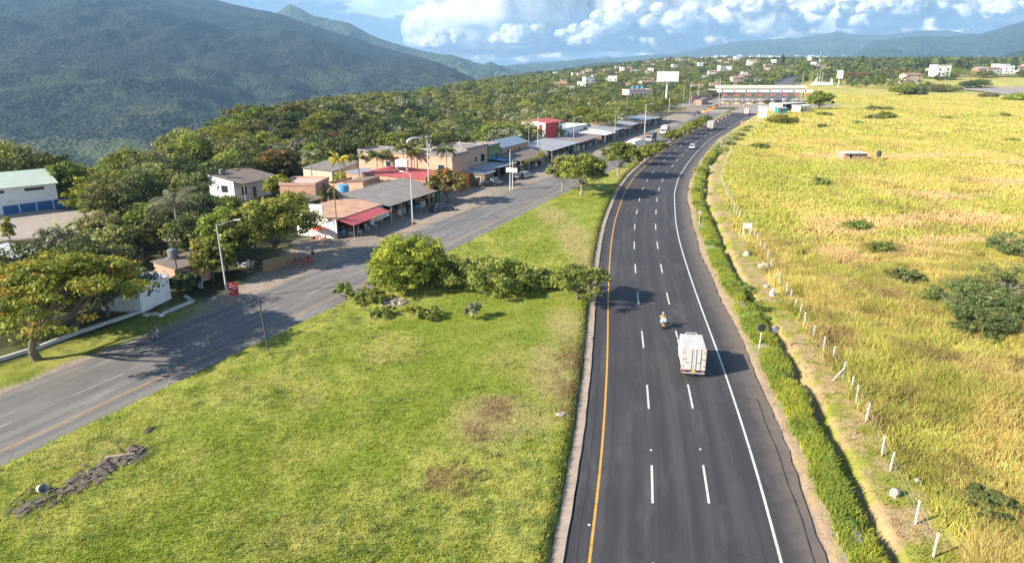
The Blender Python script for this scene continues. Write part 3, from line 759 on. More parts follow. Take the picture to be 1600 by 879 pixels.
def make_palm(name, label, H, kind, seed, nf=16, L=3.0, leafl=.7, droop=1.7, r0=.16, lean=(0, 0), group=None, wid=.05, cat='palm tree', bark=None):
    rng = np.random.default_rng(seed); t = thing(name, label, cat, group=group)
    mb = MB(); top = Vector((lean[0], lean[1], H)); pts = [Vector((lean[0]*q*q, lean[1]*q*q, H*q)) for q in (0, .25, .5, .75, 1)]
    pts[0].z = -.4
    mb.path(pts, [r0*1.35, r0, r0*.9, r0*.82, r0*.8], 9); mb.build('trunk', bark or bark_pale, t)
    V = []; F = []; T = []
    for k in range(nf):
        a = k*2.399+rng.random()*.4; th = 1.25-1.25*(k/nf)**.8+rng.normal()*.1
        v, f = frond_mesh(L*(.8+.3*rng.random()), 18, leafl, droop*(.75+.4*rng.random()), rng, wid, th)
        b = len(V); ca, sa = math.cos(a), math.sin(a); tt = float(np.clip(.5+.3*rng.normal(), 0, 1))
        for (x, y, z) in v: V.append((top.x+x*ca-y*sa, top.y+x*sa+y*ca, top.z+z)); T.append(tt)
        F += [tuple(i+b for i in q) for q in f]
    link(npmesh('crown', np.array(V), np.array(F), {'tint': ('f', np.array(T))}), 'crown', [LM[kind]], t)
    return t

# --- the trees that stand out, left to right, near to far
ft = make_tree('flame_tree', 'wide umbrella-shaped yellow-green tree at the lower left beside the road', 'tree', 7.1, 9.6, 'flame', 1, n=330, nl=90, leaf=.15, shape='umbrella', clear=.36, rc=.13, r0=.36, gap=.30, nb=14, flat=.45, fork=.30, jit=.4, off=(2.6, .6))
put(ft, at(58, 562), 0)
ft2 = make_tree('hedge_tree', 'dark bushy tree behind the low white kerb, right of the umbrella-shaped tree', 'tree', 4.2, 8.2, 'dark', 2, n=130, nl=70, leaf=.16, clear=.05, rc=.26)
put(ft2, at(168, 496), 0)
for (u, v, s, lab) in ((120, 512, 1.05, 'dark bushy tree behind the low kerb, under the umbrella-shaped tree'), (60, 515, 1.1, 'dark bushy tree at the far lower left edge behind the umbrella-shaped tree trunk'), (10, 520, 1., 'dark bushy tree cut by the left edge of the picture')):
    c = copytree(ft2); c['label'] = lab; put(c, at(u, v), u*.1, s)
q = at(430, 417)
put(make_tree('mango_tree', 'broad round mango tree with yellow-green leaves above the red plastic chairs', 'tree', 4.9, 9.0, 'mango', 3, n=230, nl=75, leaf=.19, clear=.26, rc=.17, r0=.24, gap=.2), (q.x-.3, q.y+1.2, q.z), 0)
q = at(343, 432)
put(make_tree('mango_tree', 'tall dark green tree right behind the leaning street lamp', 'tree', 3.5, 8.4, 'mango', 4, n=150, nl=70, leaf=.18, clear=.08, rc=.2, r0=.2, gap=.15), (q.x, q.y+2.5, q.z), 1)
q = at(388, 400)
put(make_tree('dusty_tree', 'greyish green tree squeezed between the two mango trees', 'tree', 2.6, 7.0, 'dusty', 5, n=80, nl=60, leaf=.16, clear=.2, rc=.24), (q.x, q.y+3, q.z), 1)
q = at(270, 428)
put(make_tree('lime_tree', 'small bright green tree rising behind the white gable wall', 'tree', 2.6, 6.2, 'shrub', 6, n=70, nl=60, leaf=.16, clear=.25, rc=.26), (q.x, q.y+6, q.z), 2)
rp = make_palm('drooping_palm', 'big grey-green palm with long drooping fronds left of the white house', 6.6, 'palmgrey', 7, nf=26, L=5.2, leafl=.95, droop=2.3, r0=.28, wid=.07)
q = at(252, 405); put(rp, (q.x, q.y+6, q.z))
for (u, v, R_, H_, kd, dy, lab, sd, shp) in [
    (172, 372, 3.7, 9.0, 'olive', 4, 'tall olive green tree left of the big drooping palm', 8, 'round'),
    (205, 352, 3.4, 8.6, 'dark', 6, 'dark green tree directly behind the left side of the drooping palm', 9, 'round'),
    (140, 366, 2.4, 7.6, 'lime', 5, 'yellow-green slender tree just right of the lone round tree by the warehouse', 10, 'cone'),
    (88, 322, 2.9, 8.0, 'mango', 6, 'lone round bright green tree at the right end of the white and blue warehouse', 11, 'round'),
    (92, 398, 3.0, 4.2, 'dusty', 0, 'low spreading bush in front of the paved yard of the warehouse', 12, 'dome'),
    (150, 402, 3.2, 4.6, 'olive', 0, 'low olive bush between the paved yard and the umbrella-shaped tree', 13, 'dome'),
    (200, 392, 2.8, 4.4, 'olive', 2, 'low olive bush below the drooping palm', 14, 'dome'),
    (300, 380, 3.6, 7.0, 'dark', 4, 'shadowy dark tree between the drooping palm and the white house', 15, 'round'),
    (312, 405, 2.6, 5.0, 'dark', 2, 'small dark tree above the brick wall with the orange panel', 16, 'round'),
    (275, 262, 5.2, 8.6, 'olive', 4, 'wide pale olive tree on the slope above the drooping palm', 17, 'round'),
    (330, 262, 5.0, 8.0, 'olive', 6, 'pale olive tree directly behind the white house', 18, 'round'),
    (432, 283, 3.9, 7.0, 'rust', 4, 'round tree with rust-red flowering top behind the brick box building', 19, 'round'),
    (437, 318, 2.8, 5.4, 'lime', 1, 'bushy yellow-green tree covering the right end of the white house', 20, 'round'),
    (400, 262, 3.4, 6.0, 'lime', 3, 'bright yellow-green tree just left of the rust-red tree', 21, 'round'),
    (350, 240, 5.0, 8.4, 'lime', 3, 'large bright tree on the slope above the white house roof', 22, 'round'),
    (538, 298, 2.3, 3.8, 'lime', 2, 'yellow-green bush between the brick box building and the blue water tank', 23, 'round'),
    (575, 300, 2.2, 3.4, 'shrub', 2, 'green bush right of the blue water tank', 24, 'round'),
    (698, 318, 3.3, 6.6, 'rust', .5, 'tree with reddish-brown new leaves between the lamp post and the dark car port', 25, 'round'),
    (622, 240, 5.5, 9.0, 'mango', 4, 'big bright green tree behind the long beige brick wall', 26, 'round'),
    (555, 248, 4.6, 8.0, 'dark', 4, 'rounded dark green tree behind the left end of the beige brick wall', 27, 'round'),
    (590, 246, 4.4, 7.4, 'dusty', 2, 'greyish round tree behind the row of roadside palms', 28, 'round'),
    (505, 250, 4.6, 8.4, 'dark', 4, 'dark tree standing behind the grey roof near the four palms', 29, 'round'),
    (470, 262, 4.2, 7.4, 'dusty', 3, 'brownish grey tree between the rust-red tree and the palms', 30, 'round'),
    (940, 212, 5.6, 9.4, 'mango', 4, 'dense green tree beside the banana plants behind the stalls', 31, 'round'),
    (912, 203, 5.0, 8.6, 'lime', 8, 'round lime green tree right of the red-roofed two-storey house', 32, 'round'),
    (868, 210, 5.2, 6.4, 'lime', 16, 'low lime green canopy directly behind the red roof', 33, 'dome'),
    (965, 203, 6.0, 12, 'olive', 6, 'tall olive tree behind the stalls near the second tall mast', 34, 'round'),
    (1010, 192, 8.0, 8.5, 'mango', 4, 'wide flat-topped green tree shading the last stalls', 35, 'umbrella'),
    (1046, 178, 8.0, 8.5, 'mango', 4, 'wide flat-topped green tree at the edge of the toll plaza', 36, 'umbrella'),
]:
    q = at(u, v); k = pxm(q)
    nlf = 60 if q.y < 170 else 45
    put(make_tree('tree', lab, 'tree', R_, H_, kd, sd+40, n=int(90+(60 if q.y < 110 else 0)), nl=nlf, leaf=.17 if q.y < 120 else .24, shape=shp, clear=.18 if shp != 'dome' else .02, rc=.23, gap=.12), (q.x, q.y+dy*.6, H1(q.x, q.y+dy*.6)), u*.3)

for j, (u, v, R_, H_, kd, dy, lab) in enumerate([
    (225, 415, 3.0, 6.0, 'dark', 8, 'dark tree right behind the white sloping roof, below the drooping palm'),
    (330, 440, 2.6, 5.4, 'mango', 1, 'green tree filling the gap between the brick hut and the nearest street lamp'),
    (300, 425, 3.2, 7.4, 'dark', 5, 'tall shadowed tree behind the brick hut'),
    (365, 418, 3.0, 6.6, 'mango', 2, 'leafy tree just right of the nearest street lamp'),
    (180, 420, 3.2, 5.6, 'olive', 3, 'olive tree behind the right side of the umbrella-shaped tree crown'),
    (130, 428, 3.0, 4.6, 'dark', 2, 'dark low tree behind the top of the umbrella-shaped tree crown'),
    (225, 345, 4.0, 9.4, 'olive', 8, 'tall olive tree behind the drooping palm, highest of that clump'),
    (285, 345, 4.0, 8.0, 'olive', 4, 'olive tree right behind the drooping palm'),
    (455, 345, 2.8, 5.0, 'mango', 2, 'green tree between the broad mango tree and the brick lean-to'),
    (160, 392, 3.0, 5.6, 'olive', 1, 'olive tree at the near right corner of the paved yard'),
    (198, 372, 3.2, 7.4, 'dark', 2, 'dark leafy tree at the right side of the paved yard'),
    (232, 385, 3.0, 6.4, 'mango', 2, 'green tree just in front of the drooping palm'),
    (290, 455, 1.6, 2.2, 'dark', 0, 'small dark shrub between the brick hut and the forecourt'),
    (120, 345, 2.6, 6.0, 'lime', 5, 'bright small tree at the right edge of the paved yard'),
    (170, 330, 3.8, 7.6, 'mango', 6, 'green tree behind the yellow-green slender tree'),
    (395, 290, 3.0, 5.0, 'lime', 9, 'yellow-green tree peeping over the brown roof of the white house'),
    (355, 345, 2.6, 4.4, 'shrub', 0, 'pale green bush in the garden of the white house'),
    (408, 350, 2.2, 3.2, 'mango', 1, 'green tree in front of the white house porch')]):
    q = at(u, v); put(make_tree('tree', lab, 'tree', R_, H_, kd, 800+j, n=120, nl=60, leaf=.17, clear=.1, rc=.22, gap=.14), (q.x, q.y+dy*.6, H1(q.x, q.y+dy*.6)), u*.3)

# median shrubs and trees
def grove(u, v, R_, H_, kind, sd, lab, name='shrub', cat='shrub', n=160, nl=70, leaf=.15, shape='dome', clear=.02, rc=.2, gap=.25, dy=0, **kw):
    q = at(u, v); tr = make_tree(name, lab, cat, R_, H_, kind, sd, n=n, nl=nl, leaf=leaf, shape=shape, clear=clear, rc=rc, gap=gap, **kw)
    return put(tr, (q.x, q.y+dy, H1(q.x, q.y+dy)), sd)
grove(634, 452, 5.0, 6.7, 'lime', 101, 'largest bright green bushy tree on the lawn, left of the two lower bushes', 'bushy_tree', 'tree', n=380, nl=80, rc=.15, gap=.33, dy=2.6, nb=14, shape='dome', clear=.0)
grove(708, 452, 3.2, 3.8, 'shrub', 102, 'green shrub squeezed between the large bush and the middle bush', dy=2, n=90)
grove(776, 462, 4.1, 4.5, 'shrub', 103, 'middle bush of the row on the grass, open branched with pale green leaves', n=200, nl=60, gap=.42, dy=2.2, nb=16, rc=.15)
grove(905, 470, 3.4, 3.9, 'shrub', 104, 'rightmost bush of the row, hanging over the edge of the highway', 'small_tree', n=130, nl=55, gap=.42, dy=.6, nb=14, shape='umbrella', clear=.12, rc=.17)
grove(850, 452, 2.8, 2.2, 'shrub', 105, 'low spreading shrub between the middle bush and the rightmost bush', n=60, dy=1.5)
grove(575, 470, 1.9, 1.6, 'shrub', 106, 'low leafy shrub at the lower left foot of the largest bush', n=40, nl=45, gap=.35)
grove(541, 470, 1.25, 2.2, 'shrub', 107, 'thin young sapling at the edge of the side road left of the largest bush', n=34, nl=34, gap=.45, shape='round', clear=.1, nb=9)
grove(648, 488, 1.1, .8, 'lime', 108, 'small yellowish bush in front of the heap of stones', n=22, nl=40)
grove(672, 498, 1.3, 1.3, 'shrub', 109, 'loose young shrub on the grass just right of the small yellowish bush', n=26, nl=30, gap=.45)
grove(739, 498, .9, 1.9, 'dusty', 110, 'pale greyish sapling standing alone on the grass below the middle bush', n=34, nl=40, gap=.3, shape='round', clear=.1)
grove(600, 492, 1.3, .9, 'shrub', 111, 'low weeds left of the heap of stones', n=24, nl=34, gap=.3)
q = at(905, 306); put(make_tree('median_tree', 'nearest round tree between the two roads, next to the highway bend, with a forked trunk', 'tree', 4.9, 8.6, 'mango', 120, n=220, nl=62, leaf=.2, clear=.2, rc=.17, gap=.22, nb=12, bark=bark_pale), (q.x+.3, q.y, q.z))
q = at(967, 276); put(make_tree('median_tree', 'second tree between the two roads, paler, just beyond the nearest one', 'tree', 4.3, 8.2, 'shrub', 121, n=170, nl=55, leaf=.22, clear=.26, rc=.18, gap=.22, bark=bark_pale), (q.x, q.y, q.z))
mt = make_tree('median_tree', 'small green tree in the row along the narrow strip between the roads', 'tree', 2.9, 4.6, 'mango', 122, n=60, nl=45, leaf=.26, clear=.2, rc=.26, gap=.1, group='small trees along the narrow median')
q = at(884, 302); put(make_tree('median_tree', 'paler brownish tree leaning against the left side of the nearest median tree', 'tree', 3.4, 7.6, 'olive', 123, n=120, nl=55, leaf=.2, clear=.2, rc=.19, gap=.25, bark=bark_pale), (q.x-.6, q.y+2.5, q.z), 0)
first = True
for i, (u, v, s) in enumerate([(1000, 258, 1.0), (1014, 249, .9), (1030, 241, .8), (1050, 226, 1.0), (1066, 217, .9), (1076, 210, .95), (1085, 205, .9), (1095, 199, .9), (1104, 194, .8)]):
    c = mt if first else copytree(mt); first = False
    c['label'] = ['third', 'fourth', 'fifth', 'sixth', 'seventh', 'eighth', 'ninth', 'tenth', 'farthest'][i]+' tree of the median row counting from the nearest round one'
    put(c, at(u, v), i*1.3, s)

# palms by the roadside shops
PR = 'palm trees behind the roadside shops'
for (u, v, h, kind, lab, dy, nf, L_) in [
    (531, 310, 7.6, 'palmyel', 'yellowish palm directly behind the blue water tank', 2, 14, 2.7),
    (560, 308, 7.8, 'palm', 'slender green palm just right of the yellowish palm', 2, 12, 2.4),
    (588, 300, 7.4, 'palm', 'leafy palm in front of the long beige wall', 2, 20, 3.1),
    (595, 291, 6.6, 'palmyel', 'short yellowish palm half hidden behind the leafy palm', 3, 12, 2.6),
    (630, 292, 8.4, 'palm', 'slender palm left of the white roof tank above the red sheet roof', 3, 13, 2.7),
    (645, 292, 7.4, 'palmyel', 'brightest yellow palm behind the tall lamp post', 3, 15, 2.9),
    (697, 300, 8.4, 'palm', 'palm rising above the tree with reddish-brown leaves', 3, 13, 2.8),
    (481, 300, 7.4, 'palmgrey', 'pale grey palm behind the brick box building', 4, 16, 2.9),
    (508, 350, 4.6, 'palm', 'short palm leaning over the tiled roof beside the white sign panel', 3, 9, 2.1),
    (212, 415, 3.6, 'palmyel', 'low orange-yellow palm behind the white gable wall', 2, 9, 1.8)]:
    q = at(u, v); put(make_palm('palm', lab, h, kind, 200+u, nf=nf+3, L=L_*1.12, leafl=.72, droop=1.9, r0=.13, lean=(.25*math.sin(u), .2), group=None, wid=.10), (q.x, q.y+dy, q.z), u)
# banana clumps
bn0 = None
for (u, v, lab) in ((922, 203, 'clump of banana plants with pale torn leaves behind the stalls'), (725, 262, 'bright green banana clump behind the green-walled upper floor'), (100, 380, 'banana plant with bent leaves beside the paved yard')):
    q = at(u, v); put(make_palm('banana_plant', lab, 2.0, 'banana', 300+u, nf=11, L=3.0, leafl=.38, droop=1.5, r0=.22, wid=.12, cat='banana plant'), q, 0)
# climbing plant column in the yard
q = at(18, 383); put(make_tree('columnar_shrub', 'narrow clipped yellow-green column of leaves at the left edge of the paved yard', 'shrub', .7, 4.4, 'lime', 310, n=40, nl=60, leaf=.13, clear=0, rc=.5, shape='round'), q)

# --- right field: trees and bushes
for (u, v, R_, H_, kd, shp, lab, sd, dy) in [
    (1280, 171, 6.3, 10.5, 'lime', 'round', 'bright green round tree beside the toll buildings at the edge of the golden field', 401, 0),
    (1222, 193, 5.6, 4.2, 'lime', 'dome', 'low bright bush in the golden grass below the toll buildings', 402, 0),
    (1383, 184, 4.6, 2.6, 'lime', 'dome', 'small yellow-green bush in the middle of the golden field', 403, 0),
    (1365, 187, 4.0, 1.8, 'olive', 'dome', 'low olive bush just left of the small yellow-green bush in the golden field', 404, 0),
    (1368, 172, 3.2, 2.2, 'olive', 'dome', 'small dark bush in the grass right of the bright round tree', 405, 0),
    (1408, 148, 10, 8.0, 'lime', 'round', 'cluster of lush green trees in the far golden field', 406, 0),
    (1428, 148, 8, 5.0, 'dark', 'dome', 'dark bush leaning on the right side of the lush green cluster', 407, 0),
    (1450, 143, 15, 7.0, 'olive', 'dome', 'long olive thicket right of the lush green cluster', 408, 0),
    (1478, 143, 12, 6.5, 'olive', 'dome', 'brownish olive thicket left of the two dark round bushes', 409, 0),
    (1515, 139, 9, 7.5, 'dark', 'round', 'dark round bush, left one of the pair in the far field', 410, 0),
    (1531, 138, 10, 8.5, 'dark', 'round', 'dark round bush, right one of the pair in the far field', 411, 0),
    (1590, 157, 8.5, 5.5, 'lime', 'dome', 'yellow-green thicket at the right edge of the far field', 412, 0),
    (1545, 152, 6, 3.0, 'olive', 'dome', 'flat olive bush between the dark pair and the right edge thicket', 413, 0),
    (1335, 127, 14, 10, 'rust', 'round', 'reddish-brown grove behind the golden field, left part', 414, 0),
    (1355, 126, 14, 10, 'olive', 'round', 'reddish olive grove behind the golden field, next to the dark bush', 415, 0),
    (1375, 127, 12, 10, 'dark', 'round', 'dark grove at the back edge of the golden field', 416, 0),
    (1400, 122, 16, 9, 'rust', 'round', 'rusty thicket below the red-roofed farmhouse', 417, 0),
    (1425, 127, 16, 9, 'olive', 'round', 'pale olive thicket behind the lush green cluster', 418, 0),
    (1455, 122, 16, 12, 'dark', 'round', 'dense dark tree left of the large white building', 419, 0),
    (1490, 121, 18, 11, 'mango', 'round', 'wide dark green tree below the large white building', 420, 0),
    (1540, 122, 10, 9, 'mango', 'round', 'round green tree in front of the grey ploughed strip', 421, 0)]:
    q = at(u, v); far_ = q.y > 330
    put(make_tree('field_tree' if H_ > 6 else 'field_bush', lab, 'tree' if H_ > 6 else 'bush', R_, H_, kd, sd, n=90, nl=45, leaf=.3 if not far_ else .55, shape=shp, clear=.03, rc=.24, gap=.15), (q.x, q.y+dy, q.z), u)
# thorn bushes, near right
for (u, v, R_, H_, lab, sd) in [(1500, 490, 4.2, 3.0, 'large open thorn tree in the dry grass at the right, nearest of its group', 430), (1570, 470, 4.4, 3.6, 'dense thorn tree at the right edge behind the nearest one', 431), (1590, 400, 4.0, 3.0, 'thorn tree reaching in from the right edge, farthest of its group', 432), (1540, 520, 3.2, 2.0, 'low dark green thorn bush under the large thorn tree', 433), (1595, 505, 3.0, 2.4, 'low thorn bush cut by the right edge', 434), (1412, 442, 2.0, 1.5, 'small dark thorn bush alone in the dry grass left of the thorn trees', 435), (1550, 800, 1.7, .9, 'loose green low bush in the lower right corner', 436)]:
    q = at(u, v); put(make_tree('thorn_tree' if H_ > 2.2 else 'thorn_bush', lab, 'bush', R_*.92, H_*1.35, 'thorn', sd, n=170, nl=60, leaf=.10, shape='dome', clear=.05, rc=.14, gap=.45, nb=26, r0=.10, bark=bark_pale, flat=.7), q, u)

# --- woodland on the plateau: prototypes and copies
WL = [('dark', 'round', 3.4, 6.5, 'dark evergreen'), ('olive', 'round', 3.6, 5.8, 'olive green'), ('olive', 'dome', 3.2, 3.6, 'low olive'), ('mango', 'round', 3.6, 6.6, 'rich green'), ('lime', 'round', 3.2, 5.6, 'bright yellow-green'), ('dusty', 'round', 3.2, 5.4, 'dusty grey-green'), ('dark', 'dome', 3.4, 4.4, 'low dark'), ('rust', 'round', 3.0, 5.2, 'reddish brown')]
WP = []
LMK = [(-78, 145, 'behind the white and blue warehouse'), (-60, 128, 'right of the warehouse yard'), (-62, 160, 'behind the white house on the slope'), (-48, 172, 'behind the brick box building'), (-75, 190, 'on the slope above the white house'), (-95, 225, 'on the left edge of the wooded ridge'), (-60, 225, 'in the wood above the brick box building'), (-35, 205, 'in the wood behind the beige brick building'), (-70, 270, 'on the middle of the wooded ridge'), (-105, 290, 'on the crest of the wooded ridge'), (-30, 245, 'in the hollow behind the shops'), (-38, 290, 'in the dark hollow above the shops'), (-12, 240, 'behind the blue-roofed brick house'), (-5, 280, 'behind the white flat-roofed building'), (0, 310, 'behind the red-roofed two-storey house'), (-95, 130, 'left of the warehouse'), (-50, 112, 'beside the drooping palm'), (-90, 180, 'at the far left end of the ridge')]
ZN = [('behind the houses on the left', 'trees behind the houses'), ('in the wood behind the roadside shops', 'trees behind the shops')]
def in_clear(x, y):
    l = float(s_l(np.array([x]), np.array([y]))[0])
    if l > -30: return True
    if ((x+78)/21)**2+((y-114)/16)**2 < 1: return True
    if y < 108 and x > -62: return True
    p = x/y
    return False
protos = []
for i, (kd, shp, R_, H_, nm) in enumerate(WL):
    protos.append(make_tree('wood_tree', '', 'tree', R_, H_, kd, 500+i, n=60, nl=72, leaf=.20, shape=shp, clear=.05 if shp == 'dome' else .15, rc=.30, gap=.1, nb=5))
rs = random.Random(5); spots = []
def grid_put(x, y, r):
    for (a, b, c) in spots:
        if abs(a-x) < 12 and abs(b-y) < 12 and math.hypot(a-x, b-y) < r: return False
    spots.append((x, y, r)); return True
cand = []
for k in range(9000):
    y = 105+rs.random()**1.1*210; x = -y*.86-10+rs.random()*(y*.86+40)
    if in_clear(x, y): continue
    e = float(np.interp(y, EY, EX))-x
    if e > (12 if y < 230 else 24): continue
    if y < 182 and float(s_l(np.array([x]), np.array([y]))[0]) > -60: continue
    if s_l(np.array([x]), np.array([y]))[0] > -34 and y < 200 and rs.random() < .5: continue
    if grid_put(x, y, 5.0+.006*y): cand.append((x, y))
cand.sort(key=lambda p: p[1]); cand = cand[:285]
used = [False]*len(protos)
dark_zone = lambda x, y: math.exp(-((x+38)/28)**2-((y-285)/70)**2)
for (x, y) in cand:
    r = rs.random(); dzv = dark_zone(x, y)
    if r < .30+.45*dzv: i = rs.choice([0, 0, 6, 3])
    elif r < .78: i = rs.choice([1, 1, 2, 5, 3])
    else: i = rs.choice([4, 7, 3, 1])
    c = protos[i] if not used[i] else copytree(protos[i]); used[i] = True
    lm = min(LMK, key=lambda q: (q[0]-x)**2+(q[1]-y)**2)[2]+(', near row' if False else '')
    dd = 'taller' if 0 else ''
    c['label'] = f"{WL[i][4]} tree {lm}"; c['group'] = f"{WL[i][4]} trees {lm}"

    s = rs.choice([rs.uniform(.6, .9), rs.uniform(.85, 1.2), rs.uniform(1.1, 1.6)]); put(c, (x, y, H1(x, y)-.2), rs.random()*6.28, (s*rs.uniform(.9, 1.15), s*rs.uniform(.9, 1.15), s))
ymax = cand[-1][1]
for i, u_ in enumerate(used):
    if not u_:
        for ch in list(protos[i].children): bpy.data.objects.remove(ch)
        bpy.data.objects.remove(protos[i])
# the farther wood as one mass of separate crowns
def masswood(name, label, pts, seed, leaf=.30, ncl=13, nl=30, kinds=('dark', 'olive', 'mango', 'lime', 'dusty')):
    rng = np.random.default_rng(seed); by = {k: [] for k in kinds}
    for (x, y, r, h, k) in pts: by[k].append((x, y, r, h))
    root = None; obs = []
    for k, L in by.items():
        if not L: continue
        A = np.array(L); n = len(A)
        B = np.repeat(A, ncl, 0); N = len(B)
        d = rng.normal(size=(N, 3)); d /= np.linalg.norm(d, axis=1)[:, None]; q = rng.random(N)**.4*.75
        zz = hgt(B[:, 0], B[:, 1])
        tt = np.repeat(np.clip(.45+.25*rng.normal(size=n), 0, 1), ncl)
        cl = np.stack([B[:, 0]+d[:, 0]*q*B[:, 2], B[:, 1]+d[:, 1]*q*B[:, 2], zz+B[:, 3]*(.5+.32*d[:, 2]), B[:, 2]*.5, np.clip(tt+.15*rng.normal(size=N), 0, 1)], 1)
        V, F, ti = leafcloud(cl, nl, leaf, rng, up=.4)
        # leaf size grows with distance
        C = V.reshape(-1, 4, 3).mean(1, keepdims=True); sc_ = (1+C[:, :, 1:2]/800.)
        V = (C+(V.reshape(-1, 4, 3)-C)*sc_).reshape(-1, 3)
        obs.append((V, F, ti, k))
    for j, (V, F, ti, k) in enumerate(obs):
        o = link(npmesh(name, V, F, {'tint': ('f', ti)}), name, [LM[k]]); tag(o, label+' ('+{'dark': 'dark crowns', 'olive': 'olive crowns', 'mango': 'green crowns', 'lime': 'yellow-green crowns', 'dusty': 'grey-green crowns'}[k]+')', 'wood', kind='stuff')
pts = []; spots2 = {}
def gp2(x, y, r):
    kx, ky = int(x//12), int(y//12)
    for i in range(kx-2, kx+3):
        for j in range(ky-2, ky+3):
            for (a, b) in spots2.get((i, j), ()):
                if math.hypot(a-x, b-y) < r: return False
    spots2.setdefault((kx, ky), []).append((x, y)); return True
for k in range(42000):
    y = ymax+rs.random()**1.3*(1500-ymax); lo = float(np.interp(y, EY, EX))-26; hi = float(lwy(min(y, 420))[0])-34+max(0, (y-420)*.25)
    if y > 460: hi = min(hi+(y-460)*.3, BX[0]+(y-440)*.5-22)
    if hi < lo: continue
    x = lo+rs.random()*(hi-lo)
    nz = float(fbm(np.array([x*.02]), np.array([y*.008]), 90, 3)[0])
    scrub = (y < 620 and x < -30 and dark_zone(x, y) < .35)
    if scrub and nz > .50 and rs.random() < .85: continue
    r = (4.6 if scrub else 6.0)+y*.003
    if not gp2(x, y, r*.95): continue
    kk = 'dark' if rs.random() < .25+.5*dark_zone(x, y) else rs.choice(['olive', 'olive', 'dusty', 'lime', 'olive'] if scrub else ['olive', 'mango', 'lime', 'mango', 'dark', 'olive', 'olive', 'dusty'])
    pts.append((x, y, r*rs.choice([rs.uniform(.4, .65), rs.uniform(.65, 1.0)]), rs.uniform(2.5, 5.) if scrub else rs.choice([rs.uniform(4, 6.5), rs.uniform(6, 9)]), kk))
masswood('woodland', 'continuous wood and scrub covering the plateau behind the village', pts, 7)
print('wood', len(cand), ymax, len(pts))
# trees of the far town and the wooded plain
pts = []
for k in range(26000):
    y = 640+rs.random()**1.5*2000; a = -.02+rs.random()*1.0; x = a*y+rs.uniform(-20, 20)
    rx = bwy(min(y, 1100))[0]
    if y < 1100 and abs(x-rx) < 14: continue
    # golden field stays open in front on the right
    lim = 880+120*math.sin(x*.013)+90*math.sin(x*.041+1)
    if x > rx+10 and y < lim: continue
    if x > rx+10 and y < lim+260 and rs.random() < .72: continue
    if not gp2(x, y, 7+y*.004): continue
    pts.append((x, y, (4.0+y*.0028)*rs.uniform(.7, 1.2), rs.uniform(7, 13), rs.choice(['olive', 'mango', 'dark', 'dark', 'mango', 'lime'])))
masswood('town_trees', 'trees growing among and beyond the houses of the far town', pts, 8, ncl=9, nl=18, leaf=.5)
print('town trees', len(pts))
# tall slim conifers on the far skyline
cf = make_tree('conifer', 'tall slim dark conifer on the skyline behind the right field', 'tree', 3.8, 24, 'dark', 601, n=70, nl=40, leaf=.8, shape='cone', clear=.08, rc=.3, group='slim conifers on the skyline')
for i, (u, Y_, s) in enumerate([(1427, 1050, .95), (1435, 1050, .75), (1441, 1080, .85), (1462, 1000, 1.05), (1466, 1030, .9), (1488, 1020, .9), (1492, 1020, .85), (1500, 1000, 1.0), (1502, 980, .95), (1576, 980, 1.1), (1545, 1100, .8), (1340, 1300, .8), (1217, 1300, .9)]):
    c = cf if i == 0 else copytree(cf); x = (u-800)/FPX*Y_*.965; put(c, (x, Y_, H1(x, Y_)), i, s)

# ------------------------------------------------------------------ grass as geometry
def tufts(name, label, X, Y, nb, h, w_, spread, rng, colf, trans=.35, lean=.5, z0=0., hv=None):
    N = len(X); Z = ground_z(X, Y)
    hh = np.repeat(h*(.6+.7*rng.random(N)) if hv is None else hv, nb)
    px = np.repeat(X, nb)+rng.normal(size=N*nb)*spread; py = np.repeat(Y, nb)+rng.normal(size=N*nb)*spread
    pz = np.repeat(Z, nb)-.03+z0
    a = rng.random(N*nb)*6.283; ln = hh*lean*rng.random(N*nb); hb = hh*(.6+.5*rng.random(N*nb))
    a2 = rng.random(N*nb)*6.283; wx = np.cos(a2)*w_*.5; wy = np.sin(a2)*w_*.5
    B0 = np.stack([px-wx, py-wy, pz], 1); B1 = np.stack([px+wx, py+wy, pz], 1)
    m0 = np.stack([px+np.cos(a)*ln*.35-wx*.8, py+np.sin(a)*ln*.35-wy*.8, pz+hb*.62], 1); m1 = m0+np.stack([wx*1.6, wy*1.6, wx*0], 1)
    tp = np.stack([px+np.cos(a)*ln, py+np.sin(a)*ln, pz+hb], 1)
    V = np.stack([B0, B1, m1, m0, tp, tp+np.stack([wx*.2, wy*.2, wx*0], 1)], 1).reshape(-1, 3)
    i = np.arange(N*nb)*6
    F = np.concatenate([np.stack([i, i+1, i+2, i+3], 1), np.stack([i+3, i+2, i+5, i+4], 1)])
    c = np.repeat(colf(X, Y), nb, 0)*(.75+.5*rng.random(N*nb))[:, None]
    c = c*(1+.12*rng.normal(size=(N*nb, 3))*np.array([1, .6, .5]))
    c = np.clip(c, .01, .8)
    o = link(npmesh(name, V, F, {'Col': ('c', np.repeat(c, 6, 0))}), name, [GRM]); return tag(o, label, 'grass', kind='stuff')
GRM = vcolmat('grass_blades', .35, 0)
rng = np.random.default_rng(11)
def scatter(n, y0, y1, t0, t1, keep, py=1.0):
    y = y0+(y1-y0)*rng.random(n)**py; t = t0+(t1-t0)*rng.random(n); x = t*(y+4)
    k = keep(x, y); return x[k], y[k]
inlawn = lambda x, y: (s_l(x, y) > 6.05) & (s_h(x, y) < -5.65)
X, Y = scatter(150000, 27, 78, -.95, .3, inlawn, 1.1)
k = rng.random(len(X)) < .25+.9*fbm(X*.5, Y*.5, 121, 3); X, Y = X[k], Y[k]
tufts('lawn_grass', 'short bright green grass of the broad lawn between the two roads', X, Y, 3, .17, .045, .10, rng, lambda x, y: gcol(x, y)*1.3)
X, Y = scatter(60000, 78, 200, -.3, .4, inlawn, 1.2)
